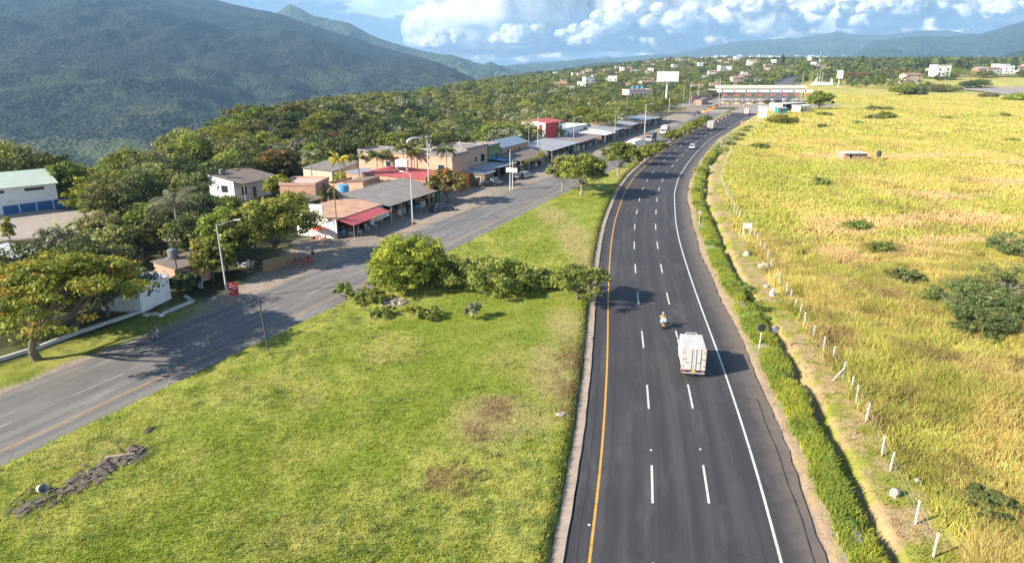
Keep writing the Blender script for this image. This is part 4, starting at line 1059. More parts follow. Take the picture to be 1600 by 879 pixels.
tufts('lawn_grass', 'grass of the far part of the lawn between the two roads', X, Y, 3, .22, .09, .2, rng, lambda x, y: gcol(x, y)*1.25)
# coarse clumps on the lawn
X, Y = scatter(3200, 27, 95, -.95, .3, inlawn, 1.0)
k = fbm(X*.12, Y*.12, 131, 3) > .5; X, Y = X[k], Y[k]
tufts('lawn_weeds', 'scattered taller weeds and pale seed heads on the lawn', X, Y, 9, .34, .05, .13, rng, lambda x, y: gcol(x, y)*np.array([1.05, 1.1, 1.6])+.015, lean=.9)
# tall grass hanging over the lawn edge by the kerb
yy = 16+np.sort(rng.random(9000))*170; c_, m_ = hwy(yy); off = -5.95-.35*rng.random(9000); kk = 1/np.sqrt(1+m_*m_)
tufts('kerb_grass', 'dark green grass fringe along the kerb of the highway', c_+off*kk, yy-off*m_*kk, 3, .24, .05, .10, rng, lambda x, y: gcol(x-.8, y)*1.1, lean=1.0)
# verge of thick green grass
n = 30000; yy = 24+rng.random(n)**1.25*200; o_ = 10.25+.9*fbm(yy*.3, yy*0, 144, 3)+2.1*rng.random(n); c_, m_ = hwy(yy); kk = 1/np.sqrt(1+m_*m_)
X = c_+o_*kk; Y = yy-o_*m_*kk; k = (fbm(X*.5, Y*.35, 141, 3)+.14*(rng.random(n)-.5) > np.where(yy < 42, .33, .43)) & (rng.random(n) < np.clip(1.5-.006*yy, .2, 1)); X, Y = X[k], Y[k]
tufts('verge_grass', 'thick fresh green grass band along the ditch beside the highway', X, Y, 7, .52, .06, .18, rng, lambda x, y: np.stack([.20+.22*vn(x*.6, y*.4, 3), .29+.13*vn(x*.6, y*.4, 3), .06+0*x], -1), lean=.8, hv=.22+.62*fbm(X*.7, Y*.7, 145, 3)*(.7+.5*rng.random(len(X))))
X, Y = scatter(30000, 24, 150, .3, .95, lambda x, y: (s_h(x, y) > 14.0) & (s_h(x, y) < 17.2), 1.1)
tufts('strip_grass', 'mown patchy grass strip between the ditch and the white fence posts', X, Y, 4, .22, .05, .14, rng, lambda x, y: gcol(x, y))
# tall grass of the field
infield = lambda x, y: (s_h(x, y)+2.4*(fbm(x*.35, y*.35, 161, 3)-.5) > 16.7)
def fieldcol(x, y):
    return gcol(x, y)*np.array([1.22, 1.22, 1.2])
X, Y = scatter(72000, 24, 100, .3, .98, infield, 1.15)
k = rng.random(len(X)) < np.clip((fbm(X*.45, Y*.45, 151, 3)-.28)*4, .15, 1); X, Y = X[k], Y[k]
h_ = .45+.95*np.clip(fbm(X*.16, Y*.14, 152, 4)*2.2-.55, 0, 1)
tufts('tall_dry_grass', 'tall golden and green grass of the near part of the fenced field', X, Y, 9, .9, .06, .20, rng, fieldcol, lean=.9, hv=h_)
X, Y = scatter(60000, 100, 260, .24, .92, infield, 1.2)
k = rng.random(len(X)) < np.clip((fbm(X*.2, Y*.12, 153, 3)-.25)*3, .2, 1); X, Y = X[k], Y[k]
tufts('tall_dry_grass', 'golden grass of the middle part of the fenced field', X, Y, 6, .75, .13, .4, rng, fieldcol, lean=.9)
X, Y = scatter(36000, 260, 620, .26, .9, lambda x, y: (s_h(x, y) > 18) & ((y < 440) | (x > 235)) & ((y < 430) | (x > np.interp(y, [440, 500, 560, 640], [158, 186, 212, 243])+26)), 1.0)
tufts('tall_dry_grass', 'golden grass of the far part of the fenced field', X, Y, 5, .8, .3, .8, rng, fieldcol, lean=.8)
# verge bushes along the ditch, individual
vb = make_tree('verge_bush', 'small green bush growing along the ditch of the highway', 'bush', 1.1, 1.0, 'shrub', 701, n=22, nl=46, leaf=.11, shape='dome', clear=0, rc=.35, group='small bushes along the ditch', hidden_trunk=False, r0=.05, nb=4)
i = 0
for (u, v, s) in [(1200, 505, .8), (1168, 470, 1.2), (1186, 490, 1.3), (1150, 450, 1.0), (1100, 345, .8), (1093, 320, .9), (1090, 300, 1.1), (1096, 268, 1.3), (1108, 252, 1.2), (1120, 243, 1.3), (1130, 236, 1.2), (1142, 226, 1.3), (1150, 219, 1.4), (1156, 212, 1.3), (1163, 205, 1.4), (1170, 200, 1.2)]:
    c = vb if i == 0 else copytree(vb); i += 1; put(c, at(u, v), i*1.1, (s*1.2, s*1.2, s))
# dark thicket bushes low in the field
ib = make_tree('field_weed_bush', 'low brownish weed bush standing in the golden field grass', 'bush', 1.7, 1.15, 'shrub', 702, n=34, nl=34, leaf=.15, shape='dome', clear=0, rc=.34, gap=.1, group='low brownish weed bushes in the golden field', r0=.05, nb=4)
FLM = [(80, 200, 'right of the small hut'), (110, 200, 'far right of the small hut'), (90, 165, 'in front of the small hut'), (60, 130, 'beyond the white two-legged sign'), (60, 100, 'left of the thorn trees'), (90, 110, 'behind the thorn trees'), (130, 300, 'behind the small hut'), (170, 330, 'below the lush green cluster'), (150, 400, 'near the toll buildings'), (240, 400, 'below the dark round pair of bushes'), (260, 480, 'at the right end of the far field'), (180, 250, 'at the right edge of the middle field')]
rs = random.Random(9)
for j in range(12):
    y = 90+rs.random()**.8*420; x = y*(.30+.52*rs.random())
    if float(s_h(np.array([x]), np.array([y]))[0]) < 22: x += 30
    c = ib if j == 0 else copytree(ib); lm = min(FLM, key=lambda q: (q[0]-x)**2+(q[1]-y)**2)[2]; c['label'] = 'low brownish weed bush in the golden field '+lm; c['group'] = 'weed bushes '+lm; s = rs.uniform(.6, 1.2)*(1+y/260); put(c, (x, y, H1(x, y)-.05), rs.random()*6, (s*.95, s*.75, s*.85))

# ------------------------------------------------------------------ common materials
white = pm('white_paint', (.78, .77, .74), .6, .08, 1.2, dirt=.25); cream = pm('cream_paint', (.62, .55, .44), .8, .1, 1., dirt=.3)
conc_p = pm('post_concrete', (.50, .49, .46), .85, .15, 2); galv = pm('galvanised', (.42, .42, .41), .5, .12, 3, metal=.3)
darkm = pm('dark_inside', (.02, .018, .016), .9, .3, 2); steel_d = pm('dark_steel', (.05, .05, .055), .5, .15, 3)  # dark inside: shade of interiors put into near-black; also eyes and counters
wood = pm('weathered_wood', (.20, .14, .09), .9, .3, 4); red = pm('red_paint', (.50, .05, .045), .6, .15, 1.5, dirt=.2); redtin = corr('red_sheet', (.46, .085, .09), .22, .6, dirt=.3)
grey_roof = corr('fibre_cement_roof', (.24, .215, .20), .25, .85, dirt=.5); tin = corr('galvanised_roof', (.34, .35, .37), .22, .45, dirt=.25)
tin_w = corr('pale_roof', (.58, .58, .58), .18, .5, dirt=.2); blue_roof = corr('blue_grey_roof', (.20, .27, .36), .18, .6, dirt=.2); brown_roof = corr('brown_roof', (.19, .15, .125), .25, .85, dirt=.4)
green_roof = corr('pale_green_roof', (.42, .50, .42), .12, .6, dirt=.15); tile = corr('clay_tile_roof', (.50, .30, .19), .35, .9, dirt=.35)
bk_o = brick('orange_brick', (.50, .26, .15)); bk_b = brick('beige_brick', (.55, .36, .24), blot=.6); bk_s = brick('salmon_brick', (.48, .24, .17), blot=.2)
glass = pm('window_glass', (.03, .04, .05), .12, .2, 1, spec=.7); blue = pm('blue_paint', (.03, .13, .30), .6, .2, 1); bluet = pm('blue_plastic', (.10, .30, .48), .5, .1, 1)
green = pm('green_paint', (.14, .24, .07), .8, .15, 1); yellow = pm('yellow_paint', (.62, .42, .05), .7, .12, 1.5); orange = pm('orange_paint', (.70, .25, .04), .7, .12, 1.5)
teal = pm('teal_paint', (.05, .24, .24), .6, .2, 1); pinkw = pm('pale_pink_paint', (.62, .46, .42), .8, .12, 1); stone = pm('field_stone', (.34, .31, .28), .95, .35, 1.6, .8)
rubber = pm('tyre_rubber', (.02, .02, .02), .85, .2, 5); skin_m = pm('skin', (.30, .17, .11), .6, .05, 3); lampw = pm('lamp_glass', (.7, .7, .68), .3, .05, 2)

# ------------------------------------------------------------------ fence posts and wire
post_i = 0; proto_post = None; rs = random.Random(3); FP = []
y = 31.5; k_ = 0
PIX = [(1458, 870), (1430, 818), (1378, 712), (1391, 735), (1353, 658), (1330, 615), (1338, 628), (1316, 592), (1300, 568), (1286, 548), (1270, 530), (1256, 510), (1249, 497), (1241, 486), (1234, 472), (1228, 460), (1217, 448), (1213, 438), (1204, 420), (1199, 408), (1193, 397), (1188, 392), (1183, 380), (1178, 372), (1171, 366), (1155, 344), (1151, 336), (1147, 330), (1143, 322), (1140, 315), (1137, 309), (1134, 303), (1131, 296), (1128, 290), (1127, 282), (1128, 274), (1130, 266), (1133, 258), (1136, 251), (1139, 244), (1142, 238)]
for j, (u, v) in enumerate(PIX):
    p = at(u, v); 
    if j == 0:
        t = thing('fence_post', 'square white concrete fence post along the edge of the golden field', 'fence post', group='white concrete posts along the field')
        mb = MB(); mb.box(-.05, -.05, -.4, .05, .05, 1.5, bev=.01); mb.build('post', conc_p, t)
        mb = MB(); mb.hexa([(-.05, -.05, 1.5), (.05, -.05, 1.5), (.05, .05, 1.5), (-.05, .05, 1.5), (-.025, -.025, 1.57), (.025, -.025, 1.57), (.025, .025, 1.57), (-.025, .025, 1.57)]); mb.build('cap', white, t)
        proto_post = t
    else: t = copytree(proto_post)
    t.location = p; t.rotation_euler = (rs.uniform(-.04, .04), rs.uniform(-.02, .05), rs.uniform(-.3, .3)); t.scale = (1, 1, rs.uniform(.88, 1.08)); FP.append(p)
q = at(1316, 592); t = thing('brace_post', 'slanted white brace leaning against a fence post in the middle of the row', 'fence brace', q)
mb = MB(); mb.tube((-.95, -.25, -.05), (-.05, -.06, 1.0), .06, .055, 6); mb.build('brace', conc_p, t)
FP.sort(key=lambda p: p.y)
t = thing('fence_wire', 'thin wire strands strung along the white fence posts', 'wire', FP[0]); 
for h_ in (.45, .9, 1.35):
    mb = MB()
    for a, b in zip(FP[:-1], FP[1:]): mb.tube(a-FP[0]+Vector((0, 0, h_)), b-FP[0]+Vector((0, 0, h_)), .008, n=3, caps=False)
    mb.build('strand', galv, t)

# ------------------------------------------------------------------ rocks, rubble, debris
def rock(u, v, r, lab, sd, fl=.65, name='boulder', m=stone):
    q = at(u, v); mb = MB(); r = tuple(v_*.85 for v_ in r); mb.blob((0, 0, r[2]*.15), r, sd, .45, 0, 16, 11)
    o = mb.build(name, m, None, True); o.location = q; o.rotation_euler = (0, 0, sd); return tag(o, lab, 'rock')
rock(1210, 520, (1.15, .7, .65), 'largest grey boulder, right behind the round black sign', 1)
rock(1192, 418, (1.0, .75, .7), 'rounded grey boulder beside the fence above the bare earth patch', 2)
rock(1166, 398, (.75, .6, .5), 'pale boulder below the white two-legged sign', 3)
rock(1206, 461, (.4, .35, .5), 'small white stone standing between ditch and fence', 4, m=white)
rock(1196, 448, (.35, .3, .35), 'small pale stone left of the white standing stone', 5)
rock(1397, 774, (.42, .36, .36), 'pinkish grey boulder among the dry grass by the fence, nearest of all boulders', 6)
rock(1434, 752, (.3, .25, .25), 'small dark grey stone half hidden in grass right of the nearest boulder', 7)
rock(1262, 690, (.32, .22, .18), 'small grey stone lying on the green verge', 8)
rock(1307, 833, (.14, .12, .1), 'tiny white stone on the dirt at the foot of the verge', 9, m=white)
rock(878, 648, (.45, .3, .16), 'flat grey stone in the lawn near the highway kerb', 10)
rock(232, 672, (.5, .3, .2), 'dark lump of earth on the lawn above the debris heap', 11, m=pm('dark_earth', (.10, .07, .05), .95, .3, 2, .6))
rock(1168, 228, (.9, .6, .5), 'pale rock in the grass beside the far bend', 12); rock(1112, 262, (.7, .5, .45), 'reddish rock on the verge at the bend', 13)
earth = pm('burnt_earth', (.13, .105, .09), .95, .45, 2.5, .8); logm = pm('dead_wood', (.36, .29, .22), .9, .35, 3, .5)
t = thing('debris_heap', 'long heap of burnt branches, dark earth and rubbish on the lawn at the lower left', 'debris heap', at(100, 752)); base = t.location.copy()
mb = MB(); rs = random.Random(4)
A = at(5, 815)-base; B_ = at(215, 705)-base
for k in range(150):
    q = rs.random(); wd = 1.1*(1-abs(q-.35)*.9); p = A.lerp(B_, q)+Vector((rs.gauss(0, .6)*wd, rs.gauss(0, .6)*wd, 0)); mb.blob((p.x, p.y, 0), (rs.uniform(.12, .55), rs.uniform(.1, .4), rs.uniform(.05, .15)), k, .4, 0, 9, 6)
mb.build('earth_mound', earth, t, True)
for k in range(34):
    q = rs.random(); p = A.lerp(B_, q)+Vector((rs.gauss(0, .6), rs.gauss(0, .6), rs.uniform(.08, .2))); L_ = rs.uniform(.5, 2.2); a = math.atan2((B_-A).y, (B_-A).x)+rs.gauss(0, .35)
    mb = MB(); e = p+Vector((math.cos(a)*L_, math.sin(a)*L_, rs.uniform(-.08, .12))); mb.path([p, p.lerp(e, .5)+Vector((0, 0, rs.uniform(0, .08))), e], [.035, .03, .015], 5)
    mb.build('branch', logm if k % 3 else earth, t)
p = at(188, 716)-base; mb = MB(); mb.path([p+Vector((-.9, -.25, .22)), p+Vector((.2, .0, .28)), p+Vector((.9, .25, .24))], [.10, .11, .09], 8); mb.build('log', logm, t)
o_ = thing('rubbish_bucket', 'pale broken bucket lying on its side in the debris heap', 'bucket', at(66, 768)+Vector((0, 0, .25)), rot=(1.2, .3, .9))
mb = MB(); mb.lathe([(.22, -.3), (.30, .3), (.27, .3), (.19, -.26)], 14); mb.build('shell', conc_p, o_)
t = thing('stone_heap', 'grey heap of broken stones and sticks at the foot of the largest bush', 'stone heap', at(612, 472)); mb = MB()
for k in range(70):
    a = rs.random()*6.28; r_ = rs.random()**.6*1.7; mb.blob((math.cos(a)*r_*1.1, math.sin(a)*r_*.8, .30*(1-r_/1.9)), (rs.uniform(.1, .24), rs.uniform(.08, .2), rs.uniform(.07, .16)), k, .3, 0, 7, 5)
mb.build('stones', stone, t)
for k in range(16):
    mb = MB(); a = rs.random()*6.28; p = Vector((rs.gauss(0, .8), rs.gauss(0, .5), .25)); mb.tube(p, p+Vector((math.cos(a)*.9, math.sin(a)*.9, rs.uniform(0, .25))), .025, .012, 5); mb.build('stick', logm, t)
o_ = thing('old_tyre', 'half buried yellowish tyre lying on the lawn right of the dark post', 'tyre', at(598, 565)+Vector((0, 0, .03)), rot=(.1, .1, 0))
mb = MB(); mb.lathe([(.16, -.06), (.26, -.09), (.31, 0), (.26, .09), (.16, .06)], 16); mb.build('ring', pm('dusty_tyre', (.35, .27, .10), .9), o_)

# ------------------------------------------------------------------ signs
def round_sign(u, v, h, r, face, back, lab, name='road_sign', ring=None):
    q = at(u, v); t = thing(name, lab, 'road sign', q, rot=(0, .02, .12))
    mb = MB(); mb.tube((0, 0, -.3), (0, 0, h-.05), .035, n=8); mb.build('pole', white, t)
    mb = MB(); mb.tube((0, -.06, h), (0, -.035, h), r, n=28); mb.build('panel', back, t)
    if ring: 
        mb = MB(); mb.tube((0, -.066, h), (0, -.061, h), r*.99, n=28); mb.build('rim', ring, t)
        mb = MB(); mb.tube((0, -.072, h), (0, -.067, h), r*.76, n=28); mb.build('face', face, t)
        mb = MB(); mb.box(-.05, -.078, h-r*.34, .07, -.073, h+r*.34); mb.box(.0, -.078, h-r*.1, .2*r+.1, -.073, h+r*.2); mb.build('symbol', steel_d, t)
    return t
round_sign(1186, 545, 2.2, .42, None, steel_d, 'round sign seen from its black back on a white pole beside the ditch')
round_sign(1092, 350, 2.0, .42, white, white, 'round white sign with red rim and dark symbol at the inside of the bend', ring=red)
round_sign(1126, 232, 2.2, .5, white, white, 'far round sign with red rim beside the bend', ring=red)
q = at(1166, 371); t = thing('white_sign', 'blank white rectangular sign on two legs by the fence', 'sign', q, rot=(0, 0, .1))
for s in (-.62, .62):
    mb = MB(); mb.box(s-.05, -.04, -.3, s+.05, .04, 1.55); mb.build('leg', white, t)
mb = MB(); mb.box(-.72, -.085, 1.5, .72, -.042, 2.35, bev=.01); mb.build('panel', white, t)

# leaning dark post on the lawn
q = at(420, 553); t = thing('bare_post', 'thin dark bare wooden post with orange foot standing on the lawn edge', 'post', q, rot=(0, -.06, 0))
mb = MB(); mb.tube((0, 0, .45), (0, 0, 5.5), .085, .06, 9); mb.build('shaft', pm('dark_wood', (.09, .075, .065), .9, .3, 3), t)
mb = MB(); mb.tube((0, 0, -.4), (0, 0, .45), .095, .09, 9); mb.build('foot', pm('orange_foot', (.45, .20, .12), .8), t)

# ------------------------------------------------------------------ lamp posts and poles
def lamp(u, v, h, lab, arm=(1.6, .2), foot=True, tilt=(0, 0), group=None, r=.11):
    q = at(u, v); t = thing('street_lamp', lab, 'street lamp', q, rot=(tilt[0], tilt[1], 0), group=group)
    mb = MB(); mb.tube((0, 0, .9), (0, 0, h), r, r*.62, 10); mb.build('pole', conc_p, t)
    mb = MB(); mb.tube((0, 0, -.3), (0, 0, .9), r*1.12, r*1.02, 10); mb.build('painted_foot', pm('orange_foot', (.45, .20, .12), .8) if foot else conc_p, t)
    a = Vector((arm[0], arm[1], 0))
    mb = MB(); mb.path([(0, 0, h-.25), tuple(a*.5+Vector((0, 0, h+.15))), tuple(a+Vector((0, 0, h+.3)))], [.045, .04, .035], 7); mb.build('arm', galv, t)
    mb = MB(); e = a+Vector((0, 0, h+.32)); d = a.normalized(); pp = Vector((-d.y, d.x, 0))
    P = [e+pp*.08, e-pp*.08, e+d*.75-pp*.16, e+d*.75+pp*.16]
    mb.hexa([tuple(x-Vector((0, 0, .07))) for x in P]+[tuple(x+Vector((0, 0, .07))) for x in P]); mb.build('lamp_head', lampw, t)
    return t
def pole(u, v, h, lab, arms=1, r=.13, foot=False, tilt=(0, 0), cat='utility pole', box=False, armdir=0., group=None, m=None):
    q = at(u, v); t = thing('utility_pole', lab, cat, q, rot=(tilt[0], tilt[1], armdir), group=group)
    mb = MB(); mb.tube((0, 0, -.3), (0, 0, h), r, r*.6, 9); mb.build('pole', m or conc_p, t)
    for k in range(arms):
        mb = MB(); z = h-.35-.8*k; mb.box(-1.0, -.06, z-.05, 1.0, .06, z+.06)
        mb.build('crossarm', wood, t)
    for s in (-.85, -.3, .3, .85):
        if arms: mb = MB(); mb.lathe([(.03, 0), (.06, .05), (.03, .12), (.05, .17), (.02, .2)], 7, (s, 0, h-.29)); mb.build('insulator', lampw, t)
    if box: mb = MB(); mb.lathe([(.2, 0), (.24, .05), (.24, .7), (.18, .78)], 12, (.42, 0, h-2.3)); mb.build('transformer', galv, t)
    return t
lamp(356, 468, 8.9, 'nearest street lamp, leaning slightly, with orange painted foot beside the red banner', (1.7, .6), tilt=(0, -.02))
lamp(645, 352, 8.7, 'tall street lamp in front of the dark sedan at the edge of the dirt shoulder', (-1.2, .5), r=.12)
lamp(896, 231, 9.5, 'street lamp in front of the red-roofed two-storey house', (1.9, .3))
lamp(960, 221, 8.8, 'street lamp beside the silver-roofed stalls, left of the tall mast', (1.9, .3))
lamp(1007, 212, 11.5, 'thick pale street lamp on the dirt shoulder near the grey trucks', (1.9, .3), r=.2)
lamp(1044, 192, 11.5, 'street lamp with short arm below the big blank billboard', (1.6, .3), r=.15)
P_ = [pole(671, 320, 13.2, 'tall utility pole left of the tree with reddish-brown leaves', 1, .14, box=True, armdir=.4),
 pole(797, 297, 8.6, 'left one of the twin concrete poles carrying white boards', 0, .14), pole(801, 296, 6.4, 'right one of the twin concrete poles carrying white boards', 0, .14),
 pole(840, 248, 12.6, 'tall utility pole in front of the brick house with blue-grey roof', 1, .13, armdir=.4),
 pole(826, 250, 9.2, 'thin pole against the brick house with blue-grey roof', 0, .07),
 pole(978, 200, 13.5, 'very tall mast with a crossbar behind the silver-roofed stalls', 1, .12, armdir=.4),
 pole(1067, 166, 13, 'left one of the two poles below the brown tree near the plaza', 1, .15),
 pole(1077, 164, 14, 'right one of the two poles below the brown tree near the plaza', 1, .15),
 pole(1090, 158, 13, 'pole in front of the orange walls at the plaza', 1, .2), pole(1123, 158, 16, 'pole at the left end of the toll roof', 0, .2),
 pole(1145, 152, 18, 'pole standing behind the toll roof', 0, .2), pole(1250, 165, 22, 'tall thin pole right of the toll roof', 0, .12),
 pole(528, 373, 9.6, 'brown wooden pole in front of the red awning shop', 0, .11, m=wood), pole(281, 452, 6.4, 'dark square pole beside the white gable wall carrying wires', 1, .10, m=steel_d)]
q = at(796, 285); 
for (du, lab) in ((-4, 'white board fixed on the left twin pole'), (5, 'white board fixed on the right twin pole')):
    q = at(799, 297); o_ = MB(); o_.box(-.62, -.04, -.5, .62, .04, .5, bev=.01); o_ = o_.build('notice_board', white); o_.location = (q.x+du*.13, q.y-.25, 4.3+(du < 0)*.1); tag(o_, lab, 'board')
# wires
def wire(a, b, lab, sag=.6, n=10, r=.022):
    mb = MB(); a = Vector(a); b = Vector(b); pr = None
    for i in range(n+1):
        q = i/n; p = a.lerp(b, q)-Vector((0, 0, 4*sag*q*(1-q)))
        if pr is not None: mb.tube(pr, p, r, n=3, caps=False)
        pr = p
    o = mb.build('power_line', steel_d); tag(o, lab, 'power line')
hd = lambda o, z: o.location+Vector((0, 0, z))
wire(hd(P_[0], 12.7), hd(P_[3], 12.1), 'power line from the pole by the rusty tree to the pole by the brick house', 1.)
wire(hd(P_[3], 12.1), hd(P_[5], 13), 'power line from the pole by the brick house to the tall mast', 1.)
wire(hd(P_[12], 9.3), hd(P_[0], 12.4), 'power line from the brown wooden pole to the pole by the rusty tree', .8)
wire(hd(P_[13], 6.1), hd(P_[12], 9.2), 'power line from the dark square pole to the brown wooden pole', 1.)
wire(hd(P_[13], 6.1), hd(P_[13], 6.1)+Vector((-26, -18, -.3)), 'power line running left from the dark square pole behind the umbrella-shaped tree', .5)
wire(hd(P_[13], 6.0)+Vector((.2, 0, -.3)), hd(P_[13], 6.1)+Vector((-26, -17.4, -.7)), 'lower power line running left from the dark square pole', .5)

# ------------------------------------------------------------------ vehicles
def wheels(t, pos, r, w_=.22, rim=galv):
    for (x, y) in pos:
        mb = MB(); s = 1 if x > 0 else -1
        mb.tube((x-s*w_, y, r), (x, y, r), r, n=18); wl = mb.build('wheel', rubber, t)
        mb = MB(); mb.tube((x-.01*s, y, r), (x+.012*s, y, r), r*.55, n=12); mb.build('rim', rim, wl)
truck_w = pm('truck_white', (.50, .49, .475), .55, .14, 1.2, dirt=.35)
def box_truck(lab, u, v, hd_, L=3.7, W=2.15, Hb=2.15, zb=.85, body=truck_w, cab=truck_w, front='hidden', name='box_truck', face_to=1, sc_=1., cat='truck', p=None):
    q = p if p else at(u, v, 0.01); t = thing(name, lab, cat, q, hd_)
    w2 = W/2
    mb = MB(); mb.box(-w2, .0, zb, w2, L, zb+Hb, bev=.03); mb.build('cargo_box', body, t)
    mb = MB()   # chassis
    mb.box(-.45, .1, zb-.32, -.33, L+1.6, zb-.10); mb.box(.33, .1, zb-.32, .45, L+1.6, zb-.10)
    for yy_ in (.3, 1.4, 2.5, 3.6): mb.box(-w2+.08, yy_, zb-.1, w2-.08, yy_+.09, zb-.002)
    mb.build('chassis', steel_d, t)
    # cab
    y0 = L+.12; prof = [(y0, zb-.38), (y0+1.45, zb-.38), (y0+1.62, zb-.1), (y0+1.58, zb+.45), (y0+1.2, zb+1.32), (y0+.95, zb+1.42), (y0, zb+1.42)]
    mb = MB(); n = len(prof); wc = w2-.12; mb.add([(-wc if i < n else wc, *prof[i % n]) for i in range(2*n)], [tuple(range(n-1, -1, -1)), tuple(range(n, 2*n))]+[(i, (i+1) % n, n+(i+1) % n, n+i) for i in range(n)]); cb_ = mb.build('cab', cab, t)
    mb = MB(); mb.add([(-wc+.1, y0+1.565, zb+.56), (wc-.1, y0+1.565, zb+.56), (wc-.16, y0+1.23, zb+1.3), (-wc+.16, y0+1.23, zb+1.3)], [(0, 1, 2, 3)]); mb.build('windscreen', glass, cb_)
    for s in (-1, 1):
        mb = MB(); mb.box(min(s*wc, s*(wc+.006)), y0+.35, zb+.5, max(s*wc, s*(wc+.006)), y0+1.15, zb+1.2); mb.build('side_window', glass, cb_)
        mb = MB(); mb.tube((s*wc, y0+1.45, zb+.9), (s*(wc+.28), y0+1.5, zb+.95), .02, n=5); mb.box(min(s*(wc+.2), s*(wc+.36)), y0+1.46, zb+.72, max(s*(wc+.2), s*(wc+.36)), y0+1.52, zb+1.12); mb.build('mirror', steel_d, t)
        mb = MB(); mb.box(min(s*.55, s*.9), y0+1.60, zb-.18, max(s*.55, s*.9), y0+1.66, zb+.05); mb.build('headlight', lampw, t)
    # rear details
    fr = MB()
    fr.box(-w2-.02, -.035, zb-.02, -w2+.07, .0, zb+Hb+.01); fr.box(w2-.07, -.035, zb-.02, w2+.02, .0, zb+Hb+.01); fr.box(-w2+.07, -.035, zb+Hb-.08, w2-.07, .0, zb+Hb+.01); fr.box(-w2+.07, -.035, zb-.02, w2-.07, .0, zb+.07)
    fr.build('door_frame', pm('faded_red_frame', (.52, .42, .40), .7, .35, 3), t)
    for s in (-1, 1):
        mb = MB(); mb.box(min(s*.012, s*(w2-.075)), -.03, zb+.08, max(s*.012, s*(w2-.075)), -.005, zb+Hb-.09); d_ = mb.build('rear_door', body, t)
        mb = MB()
        for xx in (.20,): mb.tube((s*xx, -.055, zb+.02), (s*xx, -.055, zb+Hb-.04), .017, n=6)
        mb.tube((s*.62, -.055, zb+.02), (s*.62, -.055, zb+Hb-.04), .017, n=6) if s > 0 else None
        mb.build('lock_bar', steel_d, d_)
        mb = MB(); mb.box(s*.62-.16-.1*(s > 0), -.06, zb+.72, s*.62+.16-.1*(s > 0), -.035, zb+.77); mb.build('handle', steel_d, d_)
        mb = MB(); mb.box(s*.74-.05, -.045, zb+1.05, s*.74+.05, -.031, zb+1.2); mb.build('reflector', red, d_)
        mb = MB()
        for zz in (.35, 1.05, 1.75): mb.box(min(s*(w2-.2), s*(w2-.02)), -.05, zb+zz, max(s*(w2-.2), s*(w2-.02)), -.036, zb+zz+.06)
        mb.build('hinge', steel_d, d_)
        mb = MB(); mb.box(s*.86-.10, -.07, zb-.2, s*.86+.10, .03, zb-.1); mb.build('tail_light', red, t)
    mb = MB(); mb.box(-w2, -.1, zb-.36, w2, -.02, zb-.23); mb.build('bumper', galv, t)
    mb = MB(); mb.box(-.2, -.09, zb-.2, .2, -.075, zb-.06); mb.build('number_plate', yellow, t)
    # roof rail over the cab
    mb = MB(); zr = zb+Hb
    mb.path([(-.55, L-.02, zr), (-.5, L+.12, zr+.1), (.5, L+.12, zr+.1), (.55, L-.02, zr)], [.035]*4, 6); mb.build('roof_rail', body, t)
    wheels(t, [(-w2+.04, .95), (w2-.04, .95), (-w2+.1, L+.75), (w2-.1, L+.75)], .42)
    mb = MB()
    for s in (-1, 1): mb.box(min(s*(w2-.32), s*(w2-.02)), .3, .25, max(s*(w2-.32), s*(w2-.02)), .33, zb-.35)
    mb.build('mud_flap', rubber, t)
    t.scale = (sc_,)*3
    return t
def headg(f, y, flip=0):
    m_ = float(f(y)[1]); return -math.atan(m_)+(PI if flip else 0)
q = at(1082, 590, 0.01)
box_truck('white box truck with closed rear doors driving away in the right lane of the highway', 0, 0, headg(hwy, q.y), p=q, sc_=.91)
